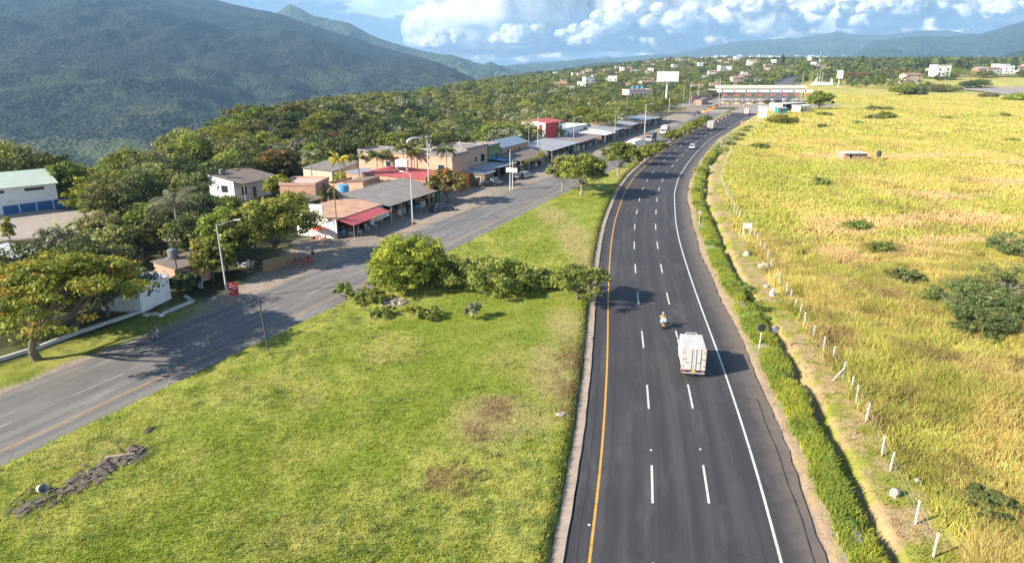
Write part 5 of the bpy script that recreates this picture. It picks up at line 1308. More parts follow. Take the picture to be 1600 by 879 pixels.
def car(lab, p, rz, body, kind='sedan', name='car', L=4.2, W=1.72, cat='car'):
    t = thing(name, lab, cat, p, rz); h = 1.42 if kind != 'suv' else 1.7; w2 = W/2
    low = [(0, .32), (-.0, .62), (.12, .86), (.9, .92), (L-1.15, .9), (L-.15, .72), (L, .5), (L-.03, .3), (L-.6, .2), (.5, .2)]
    # rounded body: three width stations
    mb = MB(); n = len(low); st = [(-w2, .93), (-w2+.10, 1.), (w2-.10, 1.), (w2, .93)]
    vs = []
    for (x, k) in st:
        for (yy_, z) in low: vs.append((x, L/2+(yy_-L/2)*(k if k == 1 else .97), .22+(z-.22)*k))
    fs = [tuple(range(n-1, -1, -1)), tuple(range(3*n, 4*n))]+[(j*n+i, j*n+(i+1) % n, (j+1)*n+(i+1) % n, (j+1)*n+i) for j in range(3) for i in range(n)]
    mb.add(vs, fs); mb.build('body', body, t, False)
    yb = .12 if kind in ('suv', 'hatch') else .75
    cab = [(yb, .88), (yb+.28 if kind != 'sedan' else yb+.45, h-.03), (yb+.6 if kind != 'sedan' else yb+.8, h), (L-1.85, h), (L-1.55, h-.06), (L-.98, .88)]
    mb = MB(); n = len(cab); vs = []
    for x, k in ((-w2+.06, 0), (-w2+.22, 1), (w2-.22, 1), (w2-.06, 0)):
        for (yy_, z) in cab: vs.append((x, yy_, z if k else min(z, .88+.02)))
    fs = [(j*n+i, j*n+(i+1) % n, (j+1)*n+(i+1) % n, (j+1)*n+i) for j in range(3) for i in range(n-1)]
    mb.add(vs, fs); mb.build('windows', glass, t)
    mb = MB(); mb.box(-w2+.2, cab[1][0]+.02, h-.03, w2-.2, L-1.62, h+.025, bev=.02); mb.build('roof', body, t)
    for s in (-1, 1):
        for (ya, yb2) in ((cab[1][0]+.1, yb-.02), (L-1.55, L-1.0), ((yb+L-1)/2, (yb+L-1)/2)):
            mb = MB(); mb.tube((s*(w2-.20), ya, h-.02), (s*(w2-.055), yb2, .89), .035, n=5); mb.build('pillar', body, t)
        mb = MB(); mb.box(s*(w2-.27)-.14, -.015, .62, s*(w2-.27)+.14, .06, .78); mb.build('tail_light', red, t)
        mb = MB(); mb.box(s*(w2-.27)-.15, L-.16, .56, s*(w2-.27)+.15, L+.005, .7); mb.build('headlight', lampw, t)
        mb = MB(); mb.box(s*(w2+.06)-.06, L-1.4, .92, s*(w2+.06)+.06, L-1.3, 1.04); mb.build('mirror', body, t)
    mb = MB(); mb.box(-w2+.12, -.05, .3, w2-.12, .02, .46); mb.build('bumper', steel_d, t)
    wheels(t, [(-w2+.01, .75), (w2-.01, .75), (-w2+.01, L-.8), (w2-.01, L-.8)], .31, .2)
    return t
carw = pm('car_white', (.75, .75, .74), .3, .04, 1, spec=.6); carn = pm('car_navy', (.03, .05, .08), .3, .1, 1, spec=.6); carg = pm('car_grey', (.20, .20, .21), .35, .1, 1, spec=.6); carr = pm('car_red', (.35, .03, .03), .35, .1, 1, spec=.6)
cars_ = pm('car_silver', (.48, .48, .48), .3, .06, 1, spec=.6, metal=.4)
q = at(1081, 233, .01); car('white car driving away in the middle lane where the highway bends', q, headg(hwy, q.y), carw, 'hatch')
q = at(659, 331); car('dark navy sedan parked in the shade in front of the long grey-roofed shop', (q.x+1.6, q.y, q.z), -1.15, carn, 'sedan', L=4.4)
for (u, v, rz, m_, kd, lab) in [(748, 292, -1.2, steel_d, 'sedan', 'black car parked under the carport by the rusty tree'), (766, 291, -.5, cars_, 'suv', 'grey jeep-like car sticking out of the carport'), (806, 281, -.4, carn, 'hatch', 'dark car parked behind the twin poles'), (814, 279, -.6, cars_, 'hatch', 'silver hatchback parked right of the twin poles'), (858, 252, -.4, carr, 'hatch', 'small red car parked near the stalls'), (1089, 178, -.5, carn, 'sedan', 'dark blue car at the left edge of the toll plaza'), (1081, 181, -.5, carg, 'sedan', 'grey car parked under the flat-topped tree by the plaza'), (1099, 175, -.5, cars_, 'sedan', 'silver car waiting at the left edge of the toll plaza'), (1180, 124, -.4, carw, 'sedan', 'white car on the road behind the toll roof'), (1192, 120, -.4, carg, 'suv', 'grey car on the road behind the toll roof')]:
    q = at(u, v); car(lab, q, rz, m_, kd)
# other trucks
q = at(1109, 204, .01); box_truck('grey-sided box truck driving away in the left lane before the toll plaza', 0, 0, headg(hwy, q.y), body=pm('truck_grey', (.40, .38, .37), .6, .15, 1), cab=white, L=7, W=2.4, Hb=2.7, zb=1.0, p=q)
q = at(1166, 180, .01); box_truck('small pale truck with pink-red frame entering the toll plaza', 0, 0, headg(hwy, q.y), body=pm('truck_pink', (.62, .45, .42), .6, .1, 1), cab=red, L=5, W=2.3, Hb=2.6, zb=.9, p=q)
q = at(1034, 213, .01); q.y -= 0; box_truck('white truck with tall box coming towards the camera on the side road', 0, 0, headg(lwy, q.y+10, 1), body=pm('truck_pinkish', (.48, .42, .40), .7, .1, 1), cab=white, L=6, W=2.4, Hb=2.4, zb=1.1, p=q+Vector((4, 10, 0)))
q = at(1012, 224, .01); box_truck('dark loaded truck coming towards the camera behind the median trees', 0, 0, headg(lwy, q.y+10, 1), body=pm('truck_dark', (.10, .10, .10), .8, .3, 1), cab=pm('truck_cab_grey', (.35, .33, .32), .6), L=6, W=2.4, Hb=2.0, zb=1.1, p=q+Vector((3.4, 8, 0)))
q = at(985, 240, .01); box_truck('long truck with flat white roof half hidden by the second median tree', 0, 0, headg(lwy, q.y+6, 1), body=white, cab=white, L=10, W=2.5, Hb=2.3, zb=1.0, p=q+Vector((4.5, 12, 0)))

# ------------------------------------------------------------------ people
def skinmesh(name, J, E_, m, parent, sub=2):
    """J: list of (x,y,z,r); one continuous surface grown along joints"""
    me = bpy.data.meshes.new(name); me.from_pydata([j[:3] for j in J], E_, []); me.update()
    o = link(me, name, [m], parent); md = o.modifiers.new('skin', 'SKIN'); md.use_smooth_shade = True
    if not me.skin_vertices: me.attributes  # created with the modifier
    sv = me.skin_vertices[0].data if me.skin_vertices else None
    if sv is None:
        import bmesh
        bm = bmesh.new(); bm.from_mesh(me); bm.verts.layers.skin.verify(); bm.to_mesh(me); bm.free(); sv = me.skin_vertices[0].data
    for i, j in enumerate(J):
        r = j[3] if isinstance(j[3], tuple) else (j[3], j[3]); sv[i].radius = r; sv[i].use_root = (i == 0)
    s2 = o.modifiers.new('sub', 'SUBSURF'); s2.levels = sub; s2.render_levels = sub
    return o
def person(lab, p, rz, shirt, trous, hair, pose='stand', H=1.7, name='person', extra=None):
    t = thing(name, lab, 'person', p, rz)
    k = H/1.7
    def S(L): return [(x*k, y*k, z*k, (r*k if not isinstance(r, tuple) else (r[0]*k, r[1]*k))) for (x, y, z, r) in L]
    if pose == 'walk':
        ft = [(.09, .22, .05), (-.09, -.28, .08)]; kn = [(.09, .16, .48), (-.09, -.06, .48)]; hp = .92; to = 0.03
        hd_ = [(.27, .20, .85), (-.27, -.20, .84)]; eb = [(.25, .02, 1.08), (-.25, -.12, 1.08)]
    elif pose == 'ride':
        ft = [(.20, .18, .35), (-.20, .18, .35)]; kn = [(.24, .34, .78), (-.24, .34, .78)]; hp = .85; to = .12
        hd_ = [(.30, .58, 1.08), (-.30, .58, 1.08)]; eb = [(.33, .32, 1.10), (-.33, .32, 1.10)]
    else:
        ft = [(.10, .04, .05), (-.10, .04, .05)]; kn = [(.10, .03, .48), (-.10, .03, .48)]; hp = .92; to = 0.0
        hd_ = [(.25, .12, .82), (-.25, .05, .80)]; eb = [(.25, 0, 1.08), (-.25, -.02, 1.08)]
    J = [(0, 0, hp, (.14, .10)), (0, to*.4, hp+.2, (.13, .095)), (0, to*.8, hp+.42, (.155, .10)), (0, to, hp+.53, .055), (0, to+.02, hp+.60, .07), (0, to+.02, hp+.69, (.082, .098)), (0, to+.015, hp+.76, .06),
         (.18, to, hp+.46, .055), (eb[0][0], eb[0][1], eb[0][2], .042), (hd_[0][0], hd_[0][1], hd_[0][2], .030),
         (-.18, to, hp+.46, .055), (eb[1][0], eb[1][1], eb[1][2], .042), (hd_[1][0], hd_[1][1], hd_[1][2], .030),
         (.09, 0, hp-.06, .085), (*kn[0], .058), (*ft[0], .042), (ft[0][0], ft[0][1]+.17, ft[0][2]-.02, .035),
         (-.09, 0, hp-.06, .085), (*kn[1], .058), (*ft[1], .042), (ft[1][0], ft[1][1]+.17, ft[1][2]-.02, .035)]
    E_ = [(0, 1), (1, 2), (2, 3), (3, 4), (4, 5), (5, 6), (2, 7), (7, 8), (8, 9), (2, 10), (10, 11), (11, 12), (0, 13), (13, 14), (14, 15), (15, 16), (0, 17), (17, 18), (18, 19), (19, 20)]
    J0 = S(J)
    skinmesh('body', J0, E_, skin_m, t)
    g_ = lambda j, a=.018: (j[0], j[1], j[2], (tuple(q+a for q in j[3]) if isinstance(j[3], tuple) else j[3]+a))
    skinmesh('shirt', [g_(J0[1]), g_(J0[0], .02), g_(J0[2]), (J0[3][0], J0[3][1], J0[3][2]-.05, .06), g_(J0[7]), g_(J0[8], .012), g_(J0[10]), g_(J0[11], .012)], [(0, 1), (0, 2), (2, 3), (2, 4), (4, 5), (2, 6), (6, 7)], shirt, t)
    an = lambda a, b, q: (a[0]+(b[0]-a[0])*q, a[1]+(b[1]-a[1])*q, a[2]+(b[2]-a[2])*q, .05)
    skinmesh('trousers', [(J0[0][0], J0[0][1], J0[0][2], (.155, .12)), g_(J0[13]), g_(J0[14]), g_(an(J0[14], J0[15], .85), .012), g_(J0[17]), g_(J0[18]), g_(an(J0[18], J0[19], .85), .012)], [(0, 1), (1, 2), (2, 3), (0, 4), (4, 5), (5, 6)], trous, t)
    hx_, hy_, hz_ = J0[5][:3]
    if hair == 'helmet':
        mb = MB(); mb.blob((hx_, hy_, hz_+.03), (.145, .165, .15), 2, 0., 0, 16, 10); h_ = mb.build('helmet', pm('helmet_grey', (.30, .30, .31), .3, .05), t, True)
        mb = MB(); mb.blob((hx_, hy_+.07, hz_-.0), (.12, .11, .07), 2, 0., 0, 14, 8); mb.build('visor', glass, h_, True)
    else:
        mb = MB(); mb.blob((hx_, hy_-.015, hz_+.035), (.10, .115, .10), 3, .03, 0, 14, 9, zflat=hz_-.03); mb.build('hair', hair, t, True)
        mb = MB(); mb.blob((hx_, hy_+.105, hz_-.01), (.014, .022, .02), 2, 0, 0, 8, 5); mb.build('nose', skin_m, t, True)
        for s in (-1, 1):
            mb = MB(); mb.blob((hx_+s*.035, hy_+.092, hz_+.015), (.012, .008, .009), 2, 0, 0, 8, 5); mb.build('eye', darkm, t, True)
            mb = MB(); mb.blob((hx_+s*.088, hy_, hz_), (.012, .02, .03), 2, 0, 0, 8, 5); mb.build('ear', skin_m, t, True)
    for s, f_ in ((1, J0[15]), (-1, J0[19])):
        mb = MB(); mb.blob((f_[0], f_[1]+.07, f_[2]-.01), (.055, .145, .055), 4, 0, 0, 12, 7, zflat=f_[2]-.05); mb.build('shoe', steel_d, t, True)
    for s, h3, e3 in ((1, J0[9], J0[8]), (-1, J0[12], J0[11])):
        # a small hand: palm with four fingers and a thumb
        hv_ = Vector(h3[:3]); dv = (hv_-Vector(e3[:3])).normalized(); sd_ = Vector((0, 1, 0)) if abs(dv.y) < .8 else Vector((1, 0, 0)); mb = MB()
        mb.tube(hv_-dv*.02, hv_+dv*.09, .033, .036, 8)
        for q, ln in ((-.03, .065), (-.01, .08), (.01, .078), (.03, .062)):
            b0 = hv_+dv*.085+sd_*q; b1 = b0+dv*ln*.55; mb.path([b0, b1, b1+dv*ln*.35+Vector((-s*.02, 0, 0))], [.010, .009, .007], 6)
        b0 = hv_+dv*.03+sd_*.03; mb.path([b0, b0+dv*.035+sd_*.03, b0+dv*.06+sd_*.035], [.012, .011, .008], 6)
        mb.build('hand', skin_m, t)
    return t
hair_b = pm('black_hair', (.015, .012, .01), .6); jeans = pm('grey_trousers', (.30, .30, .31), .85, .1, 4); shirt_g = pm('dark_grey_shirt', (.16, .16, .17), .85, .1, 4)
q = at(243, 531, None); pp_ = person('person in dark shirt and grey trousers with a pale bag walking on the roadside verge', q, -.6, shirt_g, jeans, hair_b, 'walk', 1.7)
b = MB(); b.box(-.13, -.06, 0, .13, .07, .34, bev=.03); b = b.build('shoulder_bag', cream); b.location = q+Vector((.27, .0, .86)); tag(b, 'pale bag carried by the walking person', 'bag')
# motorcycle and rider
q = at(1036, 515, .01); rz = headg(hwy, q.y)
t = thing('motorcycle', 'small motorcycle ridden away from the camera in the middle lane ahead of the white truck', 'motorcycle', q, rz)
def whl(y, nm):
    mb = MB(); mb.lathe([(.22, -.05), (.29, -.04), (.31, 0), (.29, .04), (.22, .05)], 20)
    mb.v = [(z, y+a, .31+b_) for (a, b_, z) in mb.v]; wl = mb.build('wheel', rubber, t)
    mb = MB(); mb.tube((-.04, y, .31), (.04, y, .31), .05, n=10)
    for k in range(6): a = k*PI/3; mb.tube((0, y, .31), (0, y+.23*math.cos(a), .31+.23*math.sin(a)), .01, n=4)
    mb.build('rim', galv, wl)
whl(.3, ''); whl(1.55, '')
mb = MB(); mb.path([(0, .3, .31), (0, .75, .45), (0, 1.1, .7), (0, 1.3, .85)], [.035, .05, .05, .04], 7); mb.path([(0, .3, .62), (0, 1.1, .72)], [.04, .04], 6); mb.build('frame', steel_d, t)
mb = MB(); mb.box(-.13, .62, .36, .13, 1.0, .62, bev=.04); mb.build('engine', galv, t)
mb = MB(); mb.blob((0, 1.02, .82), (.15, .26, .13), 1, 0, 0, 12, 8); mb.build('fuel_tank', orange, t, True)
mb = MB(); mb.box(-.13, .12, .74, .13, .85, .83, bev=.03); mb.build('seat', steel_d, t)
mb = MB(); mb.path([(-.05, 1.55, .31), (-.06, 1.33, .95)], [.025, .025], 6); mb.path([(.05, 1.55, .31), (.06, 1.33, .95)], [.025, .025], 6); mb.build('fork', galv, t)
mb = MB(); mb.path([(-.34, 1.15, 1.05), (-.12, 1.3, 1.02), (.12, 1.3, 1.02), (.34, 1.15, 1.05)], [.017]*4, 6); mb.build('handlebar', steel_d, t)
mb = MB(); mb.box(-.10, .0, .62, .10, .06, .70); mb.build('tail_light', red, t)
mb = MB(); mb.box(-.11, -.02, .42, .11, .0, .58); mb.build('number_plate', yellow, t)
mb = MB(); mb.path([(.14, .7, .33), (.16, .1, .38)], [.04, .05], 8); mb.build('exhaust', galv, t)
vest = pm('yellow_vest', (.75, .38, .03), .8, .1, 3)
m4 = Matrix.Rotation(rz, 4, 'Z'); person('person in a bright yellow vest and grey helmet riding the motorcycle', q+m4@Vector((0, .5, 0)), rz, vest, pm('blue_jeans', (.14, .22, .30), .85), 'helmet', 'ride')
bx_ = MB(); bx_.box(-.28, -.18, 0, .28, .18, .32, bev=.02); bx_ = bx_.build('carrier_bag', pm('pale_blue_bag', (.40, .52, .56), .7, .1, 3)); bx_.location = q+m4@Vector((0, .2, .84)); bx_.rotation_euler.z = rz; tag(bx_, 'pale blue-grey bag strapped behind the rider of the motorcycle', 'bag')
# people by the shops
shirts = [white, red, bluet, pm('cloth_black', (.03, .03, .03), .9), green]
for j, (u, v, nm) in enumerate([(572, 362, 'person in white shirt standing in front of the red awning shop'), (560, 366, 'person in red shirt standing beside the table of the red awning shop'), (640, 338, 'person in blue shirt in the shade of the long grey roof'), (490, 408, 'person in dark shirt at the right of the red plastic chairs'), (790, 282, 'person in green shirt standing near the yellow sign board')]):
    person(nm, at(u, v), j*1.3, shirts[j], jeans, hair_b, 'stand', 1.66)
# road studs and litter
st0 = None
for off_, ph_ in ((0, 42.4), (3.45, 43.1), (0, 30.9), (-3.7, 33.5)):
    c_, m_ = hwy(ph_); k = 1/math.sqrt(1+m_*m_); x_, y_ = float(c_+off_*k), float(ph_-off_*m_*k)
    if st0 is None: mb = MB(); mb.hexa([(-.07, -.06, 0), (.07, -.06, 0), (.07, .06, 0), (-.07, .06, 0), (-.04, -.04, .03), (.04, -.04, .03), (.04, .04, .03), (-.04, .04, .03)]); st0 = mb.build('road_stud', white); tag(st0, 'small white road stud between the dashes of the highway', 'road stud', 'white road studs on the highway'); c = st0
    else: c = st0.copy(); COL.objects.link(c)
    c.location = (x_, y_, .006)
rs = random.Random(31); lit = None
for k in range(26):
    y_ = rs.uniform(30, 110); off_ = rs.choice([rs.uniform(9.7, 10.6), rs.uniform(13.8, 16.5), rs.uniform(-5.2, -5.0)]); c_, m_ = hwy(y_); kk = 1/math.sqrt(1+float(m_)**2); x_, y2 = float(c_)+off_*kk, y_-off_*float(m_)*kk
    if lit is None: mb = MB(); mb.blob((0, 0, .04), (.11, .08, .06), 5, .5, 0, 7, 5); lit = mb.build('litter_stone', stone); tag(lit, 'small loose stone on the dirt edge of the highway', 'stone', 'loose stones along the highway edge'); c = lit
    else: c = lit.copy(); COL.objects.link(c)
    s = rs.uniform(.6, 1.8); c.location = (x_, y2, H1(x_, y2) if off_ > 0 else .12); c.scale = (s, s, s); c.rotation_euler.z = rs.random()*6
# traffic cones before the toll
cone = None; orange_c = pm('cone_orange', (.80, .16, .04), .6, .05)
for j, (u, v) in enumerate([(1158, 194), (1160, 192), (1163, 193), (1166, 193), (1168, 191), (1145, 176), (1140, 180), (1134, 184), (1128, 187), (1122, 191), (1150, 172), (1156, 169)]):
    if j == 0:
        cone = thing('traffic_cone', 'orange traffic cone with white band standing before the toll plaza', 'traffic cone', group='orange traffic cones before the toll plaza')
        mb = MB(); mb.box(-.25, -.25, 0, .25, .25, .05); mb.lathe([(.2, .05), (.14, .4)], 12); mb.lathe([(.10, .62), (.05, .95)], 12); mb.build('cone', orange_c, cone)
        mb = MB(); mb.lathe([(.14, .4), (.10, .62)], 12); mb.build('band', white, cone); c = cone
    else: c = copytree(cone)
    q = at(u, v, .012); c.location = q; c.scale = (1.2,)*3

# ------------------------------------------------------------------ buildings
def face_box(mb, f, L, D, x0, x1, z0, z1, out0, out1):
    if f == 'f': mb.box(x0, -out1, z0, x1, -out0, z1)
    elif f == 'l': mb.box(-out1, x0, z0, -out0, x1, z1)
    elif f == 'r': mb.box(L+out0, x0, z0, L+out1, x1, z1)
    else: mb.box(x0, D+out0, z0, x1, D+out1, z1)
def opening(t, f, L, D, x0, x1, z0, z1, kind='window', m=None, fm=None):
    fr = MB(); e = .07
    for a in ((x0-e, x1+e, z0-e, z0), (x0-e, x1+e, z1, z1+e), (x0-e, x0, z0, z1), (x1, x1+e, z0, z1)): face_box(fr, f, L, D, *a, .0, .06)
    o = fr.build(kind, fm or white, t)
    p = MB(); face_box(p, f, L, D, x0, x1, z0, z1, .0, .02); p.build('pane' if kind == 'window' else 'leaf', m or (glass if kind == 'window' else wood), o)
    return o
def house(name, lab, cat, A, B, D, H, wall, roof=('flat', None), closed=True, floors=None, ops=(), awn=None, fascia=None, posts=0, z=0., counter=False, group=None, loc=None, rz=None, L=None, endwall=None, ov=.5):
    if loc is None:
        a = A if isinstance(A, Vector) else at(*A); b = B if isinstance(B, Vector) else at(*B)
        loc = Vector((a.x, a.y, min(a.z, b.z)+z)); L = math.hypot(b.x-a.x, b.y-a.y); rz = math.atan2(b.y-a.y, b.x-a.x)
    t = thing(name, lab, cat, loc, rz, group)
    kind = roof[0]; rm = roof[1]; rise = roof[2] if len(roof) > 2 else 1.0
    hf, hb = (H, H+rise) if kind == 'lean' else ((H+rise, H) if kind == 'leanback' else (H, H))
    w_ = .15; mb = MB()
    mb.box(0, D-w_, -.4, L, D, hb-.02)
    for x0 in (0, L-w_): mb.hexa([(x0, 0 if closed else .0, -.4), (x0+w_, 0, -.4), (x0+w_, D-w_-.002, -.4), (x0, D-w_-.002, -.4), (x0, 0, hf-.03), (x0+w_, 0, hf-.03), (x0+w_, D-w_-.002, hb-.03), (x0, D-w_-.002, hb-.03)])
    if closed: mb.box(w_+.002, 0, -.4, L-w_-.002, w_, hf-.03)
    if kind == 'flat' and closed: 
        pass
    mb.build('wall', wall, t)
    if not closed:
        mb = MB(); mb.box(w_+.01, D*.55, -.1, L-w_-.01, D*.55+.1, hf-.25); mb.build('inside_shade_panel', darkm, t)  # near-black sheet added to stand in for the shade inside open fronts
    if endwall:
        mb = MB(); mb.hexa([(-.025, .0, -.1), (-.003, .0, -.1), (-.003, D, -.1), (-.025, D, -.1), (-.025, 0, hf-.06), (-.003, 0, hf-.06), (-.003, D, hb-.06), (-.025, D, hb-.06)]); mb.build('painted_end_wall', endwall, t)
    if kind == 'flat':
        mb = MB(); mb.box(-.12, -.12 if closed else -ov, H, L+.12, D+.12, H+.16)
        if closed:
            for q in ((-.12, -.12, L+.12, .03), (-.12, D-.03, L+.12, D+.12), (-.12, .03, .03, D-.03), (L-.03, .03, L+.12, D-.03)): mb.box(q[0], q[1], H+.16, q[2], q[3], H+.55)
        mb.build('roof', rm or conc_p, t)
    elif kind in ('lean', 'leanback'):
        s_ = (hb-hf)/D; mb = MB(); mb.slab([(-.25, -ov, hf-s_*ov+.08), (L+.25, -ov, hf-s_*ov+.08), (L+.25, D+.3, hb+s_*.3+.08), (-.25, D+.3, hb+s_*.3+.08)], .07); mb.build('roof', rm, t)
        mb = MB()
        for k in range(int(L/1.6)+1): mb.tube((k*1.6+.1, -ov+.1, hf-s_*ov-.03), (k*1.6+.1, D, hb-.06), .035, n=4)
        mb.build('rafters', wood, t)
    elif kind == 'gable':   # ridge along x
        for sgn in (0, 1):
            mb = MB(); y0, y1 = (-ov, D/2) if sgn == 0 else (D+ov, D/2); z0 = H-rise*ov/(D/2)
            q_ = [(-.35, y0, z0+.1), (L+.35, y0, z0+.1), (L+.35, y1, H+rise+.1), (-.35, y1, H+rise+.1)]
            if sgn: q_ = [q_[1], q_[0], q_[3], q_[2]]
            mb.slab(q_, .08); mb.build('roof', rm, t)
        mb = MB()
        for x0 in (0, L-w_): mb.add([(x0, 0, H-.03), (x0, D, H-.03), (x0, D/2, H+rise-.02), (x0+w_, 0, H-.03), (x0+w_, D, H-.03), (x0+w_, D/2, H+rise-.02)], [(0, 2, 1), (3, 4, 5), (0, 1, 4, 3), (1, 2, 5, 4), (2, 0, 3, 5)])
        mb.build('gable', wall, t)
    elif kind == 'gabley':  # ridge along y
        for sgn in (0, 1):
            x0, x1 = (-ov, L/2) if sgn == 0 else (L+ov, L/2); z0 = H-rise*ov/(L/2); mb = MB(); q_ = [(x0, -.4, z0+.1), (x1, -.4, H+rise+.1), (x1, D+.4, H+rise+.1), (x0, D+.4, z0+.1)]
            if sgn: q_ = [q_[1], q_[0], q_[3], q_[2]]
            mb.slab(q_, .08); mb.build('roof', rm, t)
        mb = MB()
        for y0 in (0, D-w_): mb.add([(0, y0, H-.03), (L, y0, H-.03), (L/2, y0, H+rise-.02), (0, y0+w_, H-.03), (L, y0+w_, H-.03), (L/2, y0+w_, H+rise-.02)], [(0, 1, 2), (3, 5, 4), (0, 3, 4, 1), (1, 4, 5, 2), (2, 5, 3, 0)])
        mb.build('gable', wall, t)
    for o_ in ops:
        f, x0, x1, z0, z1 = o_[:5]; opening(t, f, L, D, x0, x1, z0, z1, o_[5] if len(o_) > 5 else 'window', o_[6] if len(o_) > 6 else None, o_[7] if len(o_) > 7 else None)
    if awn:
        x0, x1, out, z0, z1, am = awn; mb = MB(); mb.slab([(x0, -out, z0), (x1, -out, z0), (x1, .0, z1), (x0, .0, z1)], .05); mb.build('awning', am, t)
        for xx in (x0+.15, x1-.15): mb = MB(); mb.tube((xx, -out+.12, -.2), (xx, -out+.12, z0-.06), .05, n=6); mb.build('awning_post', galv, t)
    if fascia:
        for (x0, x1, out, z0, z1, fm) in fascia: mb = MB(); mb.box(x0, -out-.05, z0, x1, -out, z1); mb.build('sign_board', fm, t)
    for k in range(posts):
        xx = .2+(L-.4)*k/max(1, posts-1); mb = MB(); mb.tube((xx, -ov+.15, -.3), (xx, -ov+.15, hf-(hb-hf)/D*ov-.02), .06, n=7); mb.build('pillar', conc_p, t)
    if counter:
        rs_ = random.Random(int(L*97)); x = .6
        while x < L-1.2:
            w2_ = rs_.uniform(.8, 1.6); mb = MB(); mb.box(x, .4, -.05, x+w2_, 1.0, rs_.uniform(.8, 1.1), bev=.02); mb.build('counter', rs_.choice([white, wood, steel_d, wood, cream, darkm, galv, bluet]), t)
            mb = MB(); mb.box(x+.1, .42, 1.2, x+w2_-.1, .95, rs_.uniform(1.5, 2.1), bev=.02); mb.build('shelf', rs_.choice([red, wood, wood, darkm, cream, steel_d, orange]), t); x += w2_+rs_.uniform(.5, 1.4)
    return t
def rp(y, off):
    c, m_ = lwy(y); c = float(c); m_ = float(m_); k = 1/math.sqrt(1+m_*m_); X = c+off*k; Y = y-off*m_*k; return Vector((X, Y, H1(X, Y)))
bk_o2 = brick('pale_orange_brick', (.56, .34, .22), blot=.35)
# near left
house('warehouse', 'long white warehouse with blue lower wall and pale green curved roof at the left edge', 'warehouse', (-110, 351), (94, 325), 15, 5.0, white, ('gable', green_roof, 1.6), ops=[('f', 3, 6, 0, 1.4, 'door', steel_d), ('f', 14, 17, 3.9, 4.4), ('f', 8, 11, 3.9, 4.4), ('r', 3, 6, 1.5, 2.6)], fascia=[(10.3, 12.6, .02, 0, 1.7, blue), (12.8, 15.2, .02, 0, 1.75, blue), (15.4, 17.8, .02, 0, 1.8, blue), (18.0, 20.6, .02, 0, 1.85, blue)], ov=.9)
house('shed', 'low white-roofed shed behind the umbrella-shaped tree at the left edge', 'shed', (-30, 446), (62, 419), 5, 2.4, white, ('lean', tin_w, .6), ops=[('f', 1.5, 2.5, 0, 2, 'door')])
house('white_gable_house', 'white windowless house with white sloping roof and small forecourt beside the dark square pole', 'house', (222, 489), (268, 466), 5, 2.7, white, ('lean', tin_w, .9), ops=[], ov=.15)
a = at(222, 494); b = at(272, 477); 
def lowwall(name, lab, pts, h, w_, m, z=0., cat='wall'):
    mb = MB(); P = [Vector(p) for p in pts]
    for p, q in zip(P[:-1], P[1:]):
        d = (q-p); d.z = 0; n_ = Vector((-d.y, d.x, 0)).normalized()*w_/2; e = d.normalized()*w_/2*.98
        c = [p-e+n_, p-e-n_, q+e-n_, q+e+n_]; lo = [(x.x, x.y, x.z-.3) for x in c]; hi = [(x.x, x.y, x.z+h) for x in c]
        mb.hexa([lo[0], lo[1], lo[2], lo[3], hi[0], hi[1], hi[2], hi[3]])
    o = mb.build(name, m); return tag(o, lab, cat)
lowwall('kerb_wall', 'long low white kerb wall along the hedge at the lower left', [at(-20, 570), at(60, 545), at(120, 522), at(218, 489)], .35, .35, conc_p)
lowwall('forecourt_kerb', 'low pale kerb around the small paved forecourt of the white gable house', [at(228, 493), at(252, 492), at(301, 472), at(290, 465)], .3, .3, conc_p)
rock(228, 493, (.4, .3, .22), 'white painted stone at the corner of the forecourt', 41, m=white); rock(252, 493, (.35, .28, .2), 'second white painted stone on the forecourt kerb', 42, m=white)
house('brick_hut', 'small brick hut with an orange door panel beside the dark square pole', 'hut', (277, 452), (330, 436), 4, 2.6, bk_s, ('lean', brown_roof, .3), ops=[('f', 3.4, 4.1, .3, 2.2, 'door', orange), ('f', .9, 1.7, 1.2, 2.0)])
t = thing('water_tank', 'grey-black barrel water tank on the wall top behind the dark square pole', 'water tank', at(266, 448)+Vector((-.4, 2.6, 3.0))); mb = MB(); mb.lathe([(.5, 0), (.62, .1), (.62, 1.0), (.5, 1.1), (.2, 1.2)], 16); mb.build('barrel', pm('tank_grey', (.16, .18, .20), .5), t)
mb = MB(); mb.box(-.6, -.6, -3.2, -.45, -.45, 0); mb.box(.45, -.6, -3.2, .6, -.45, 0); mb.box(-.6, .45, -3.2, -.45, .6, 0); mb.box(.45, .45, -3.2, .6, .6, 0); mb.build('stand', conc_p, t)
o_ = MB(); o_.box(-.35, -.05, 0, .35, .05, 1.8, bev=.02); o_ = o_.build('metal_sheet', pm('pale_blue_sheet', (.42, .50, .55), .5, .1)); o_.location = at(313, 450); o_.rotation_euler = (-.12, 0, -.3); tag(o_, 'pale blue upright panel leaning in front of the brick hut', 'panel')
def chair(lab, p, rz, m, group=None):
    t = thing('plastic_chair', lab, 'chair', p, rz, group); mb = MB(); mb.box(-.24, -.22, .40, .24, .24, .44, bev=.015); mb.build('seat', m, t)
    mb = MB(); mb.hexa([(-.23, -.24, .44), (.23, -.24, .44), (.23, -.21, .44), (-.23, -.21, .44), (-.21, -.32, .88), (.21, -.32, .88), (.21, -.29, .88), (-.21, -.29, .88)]); mb.build('backrest', m, t)
    for x in (-.21, .21):
        for y in (-.2, .2): mb = MB(); mb.tube((x*1.15, y*1.15, 0), (x, y, .41), .02, .025, 5); mb.build('leg', m, t)
        mb = MB(); mb.path([(x*1.1, -.24, .64), (x*1.15, .2, .62), (x*1.1, .22, .42)], [.02]*3, 5); mb.build('armrest', m, t)
    return t
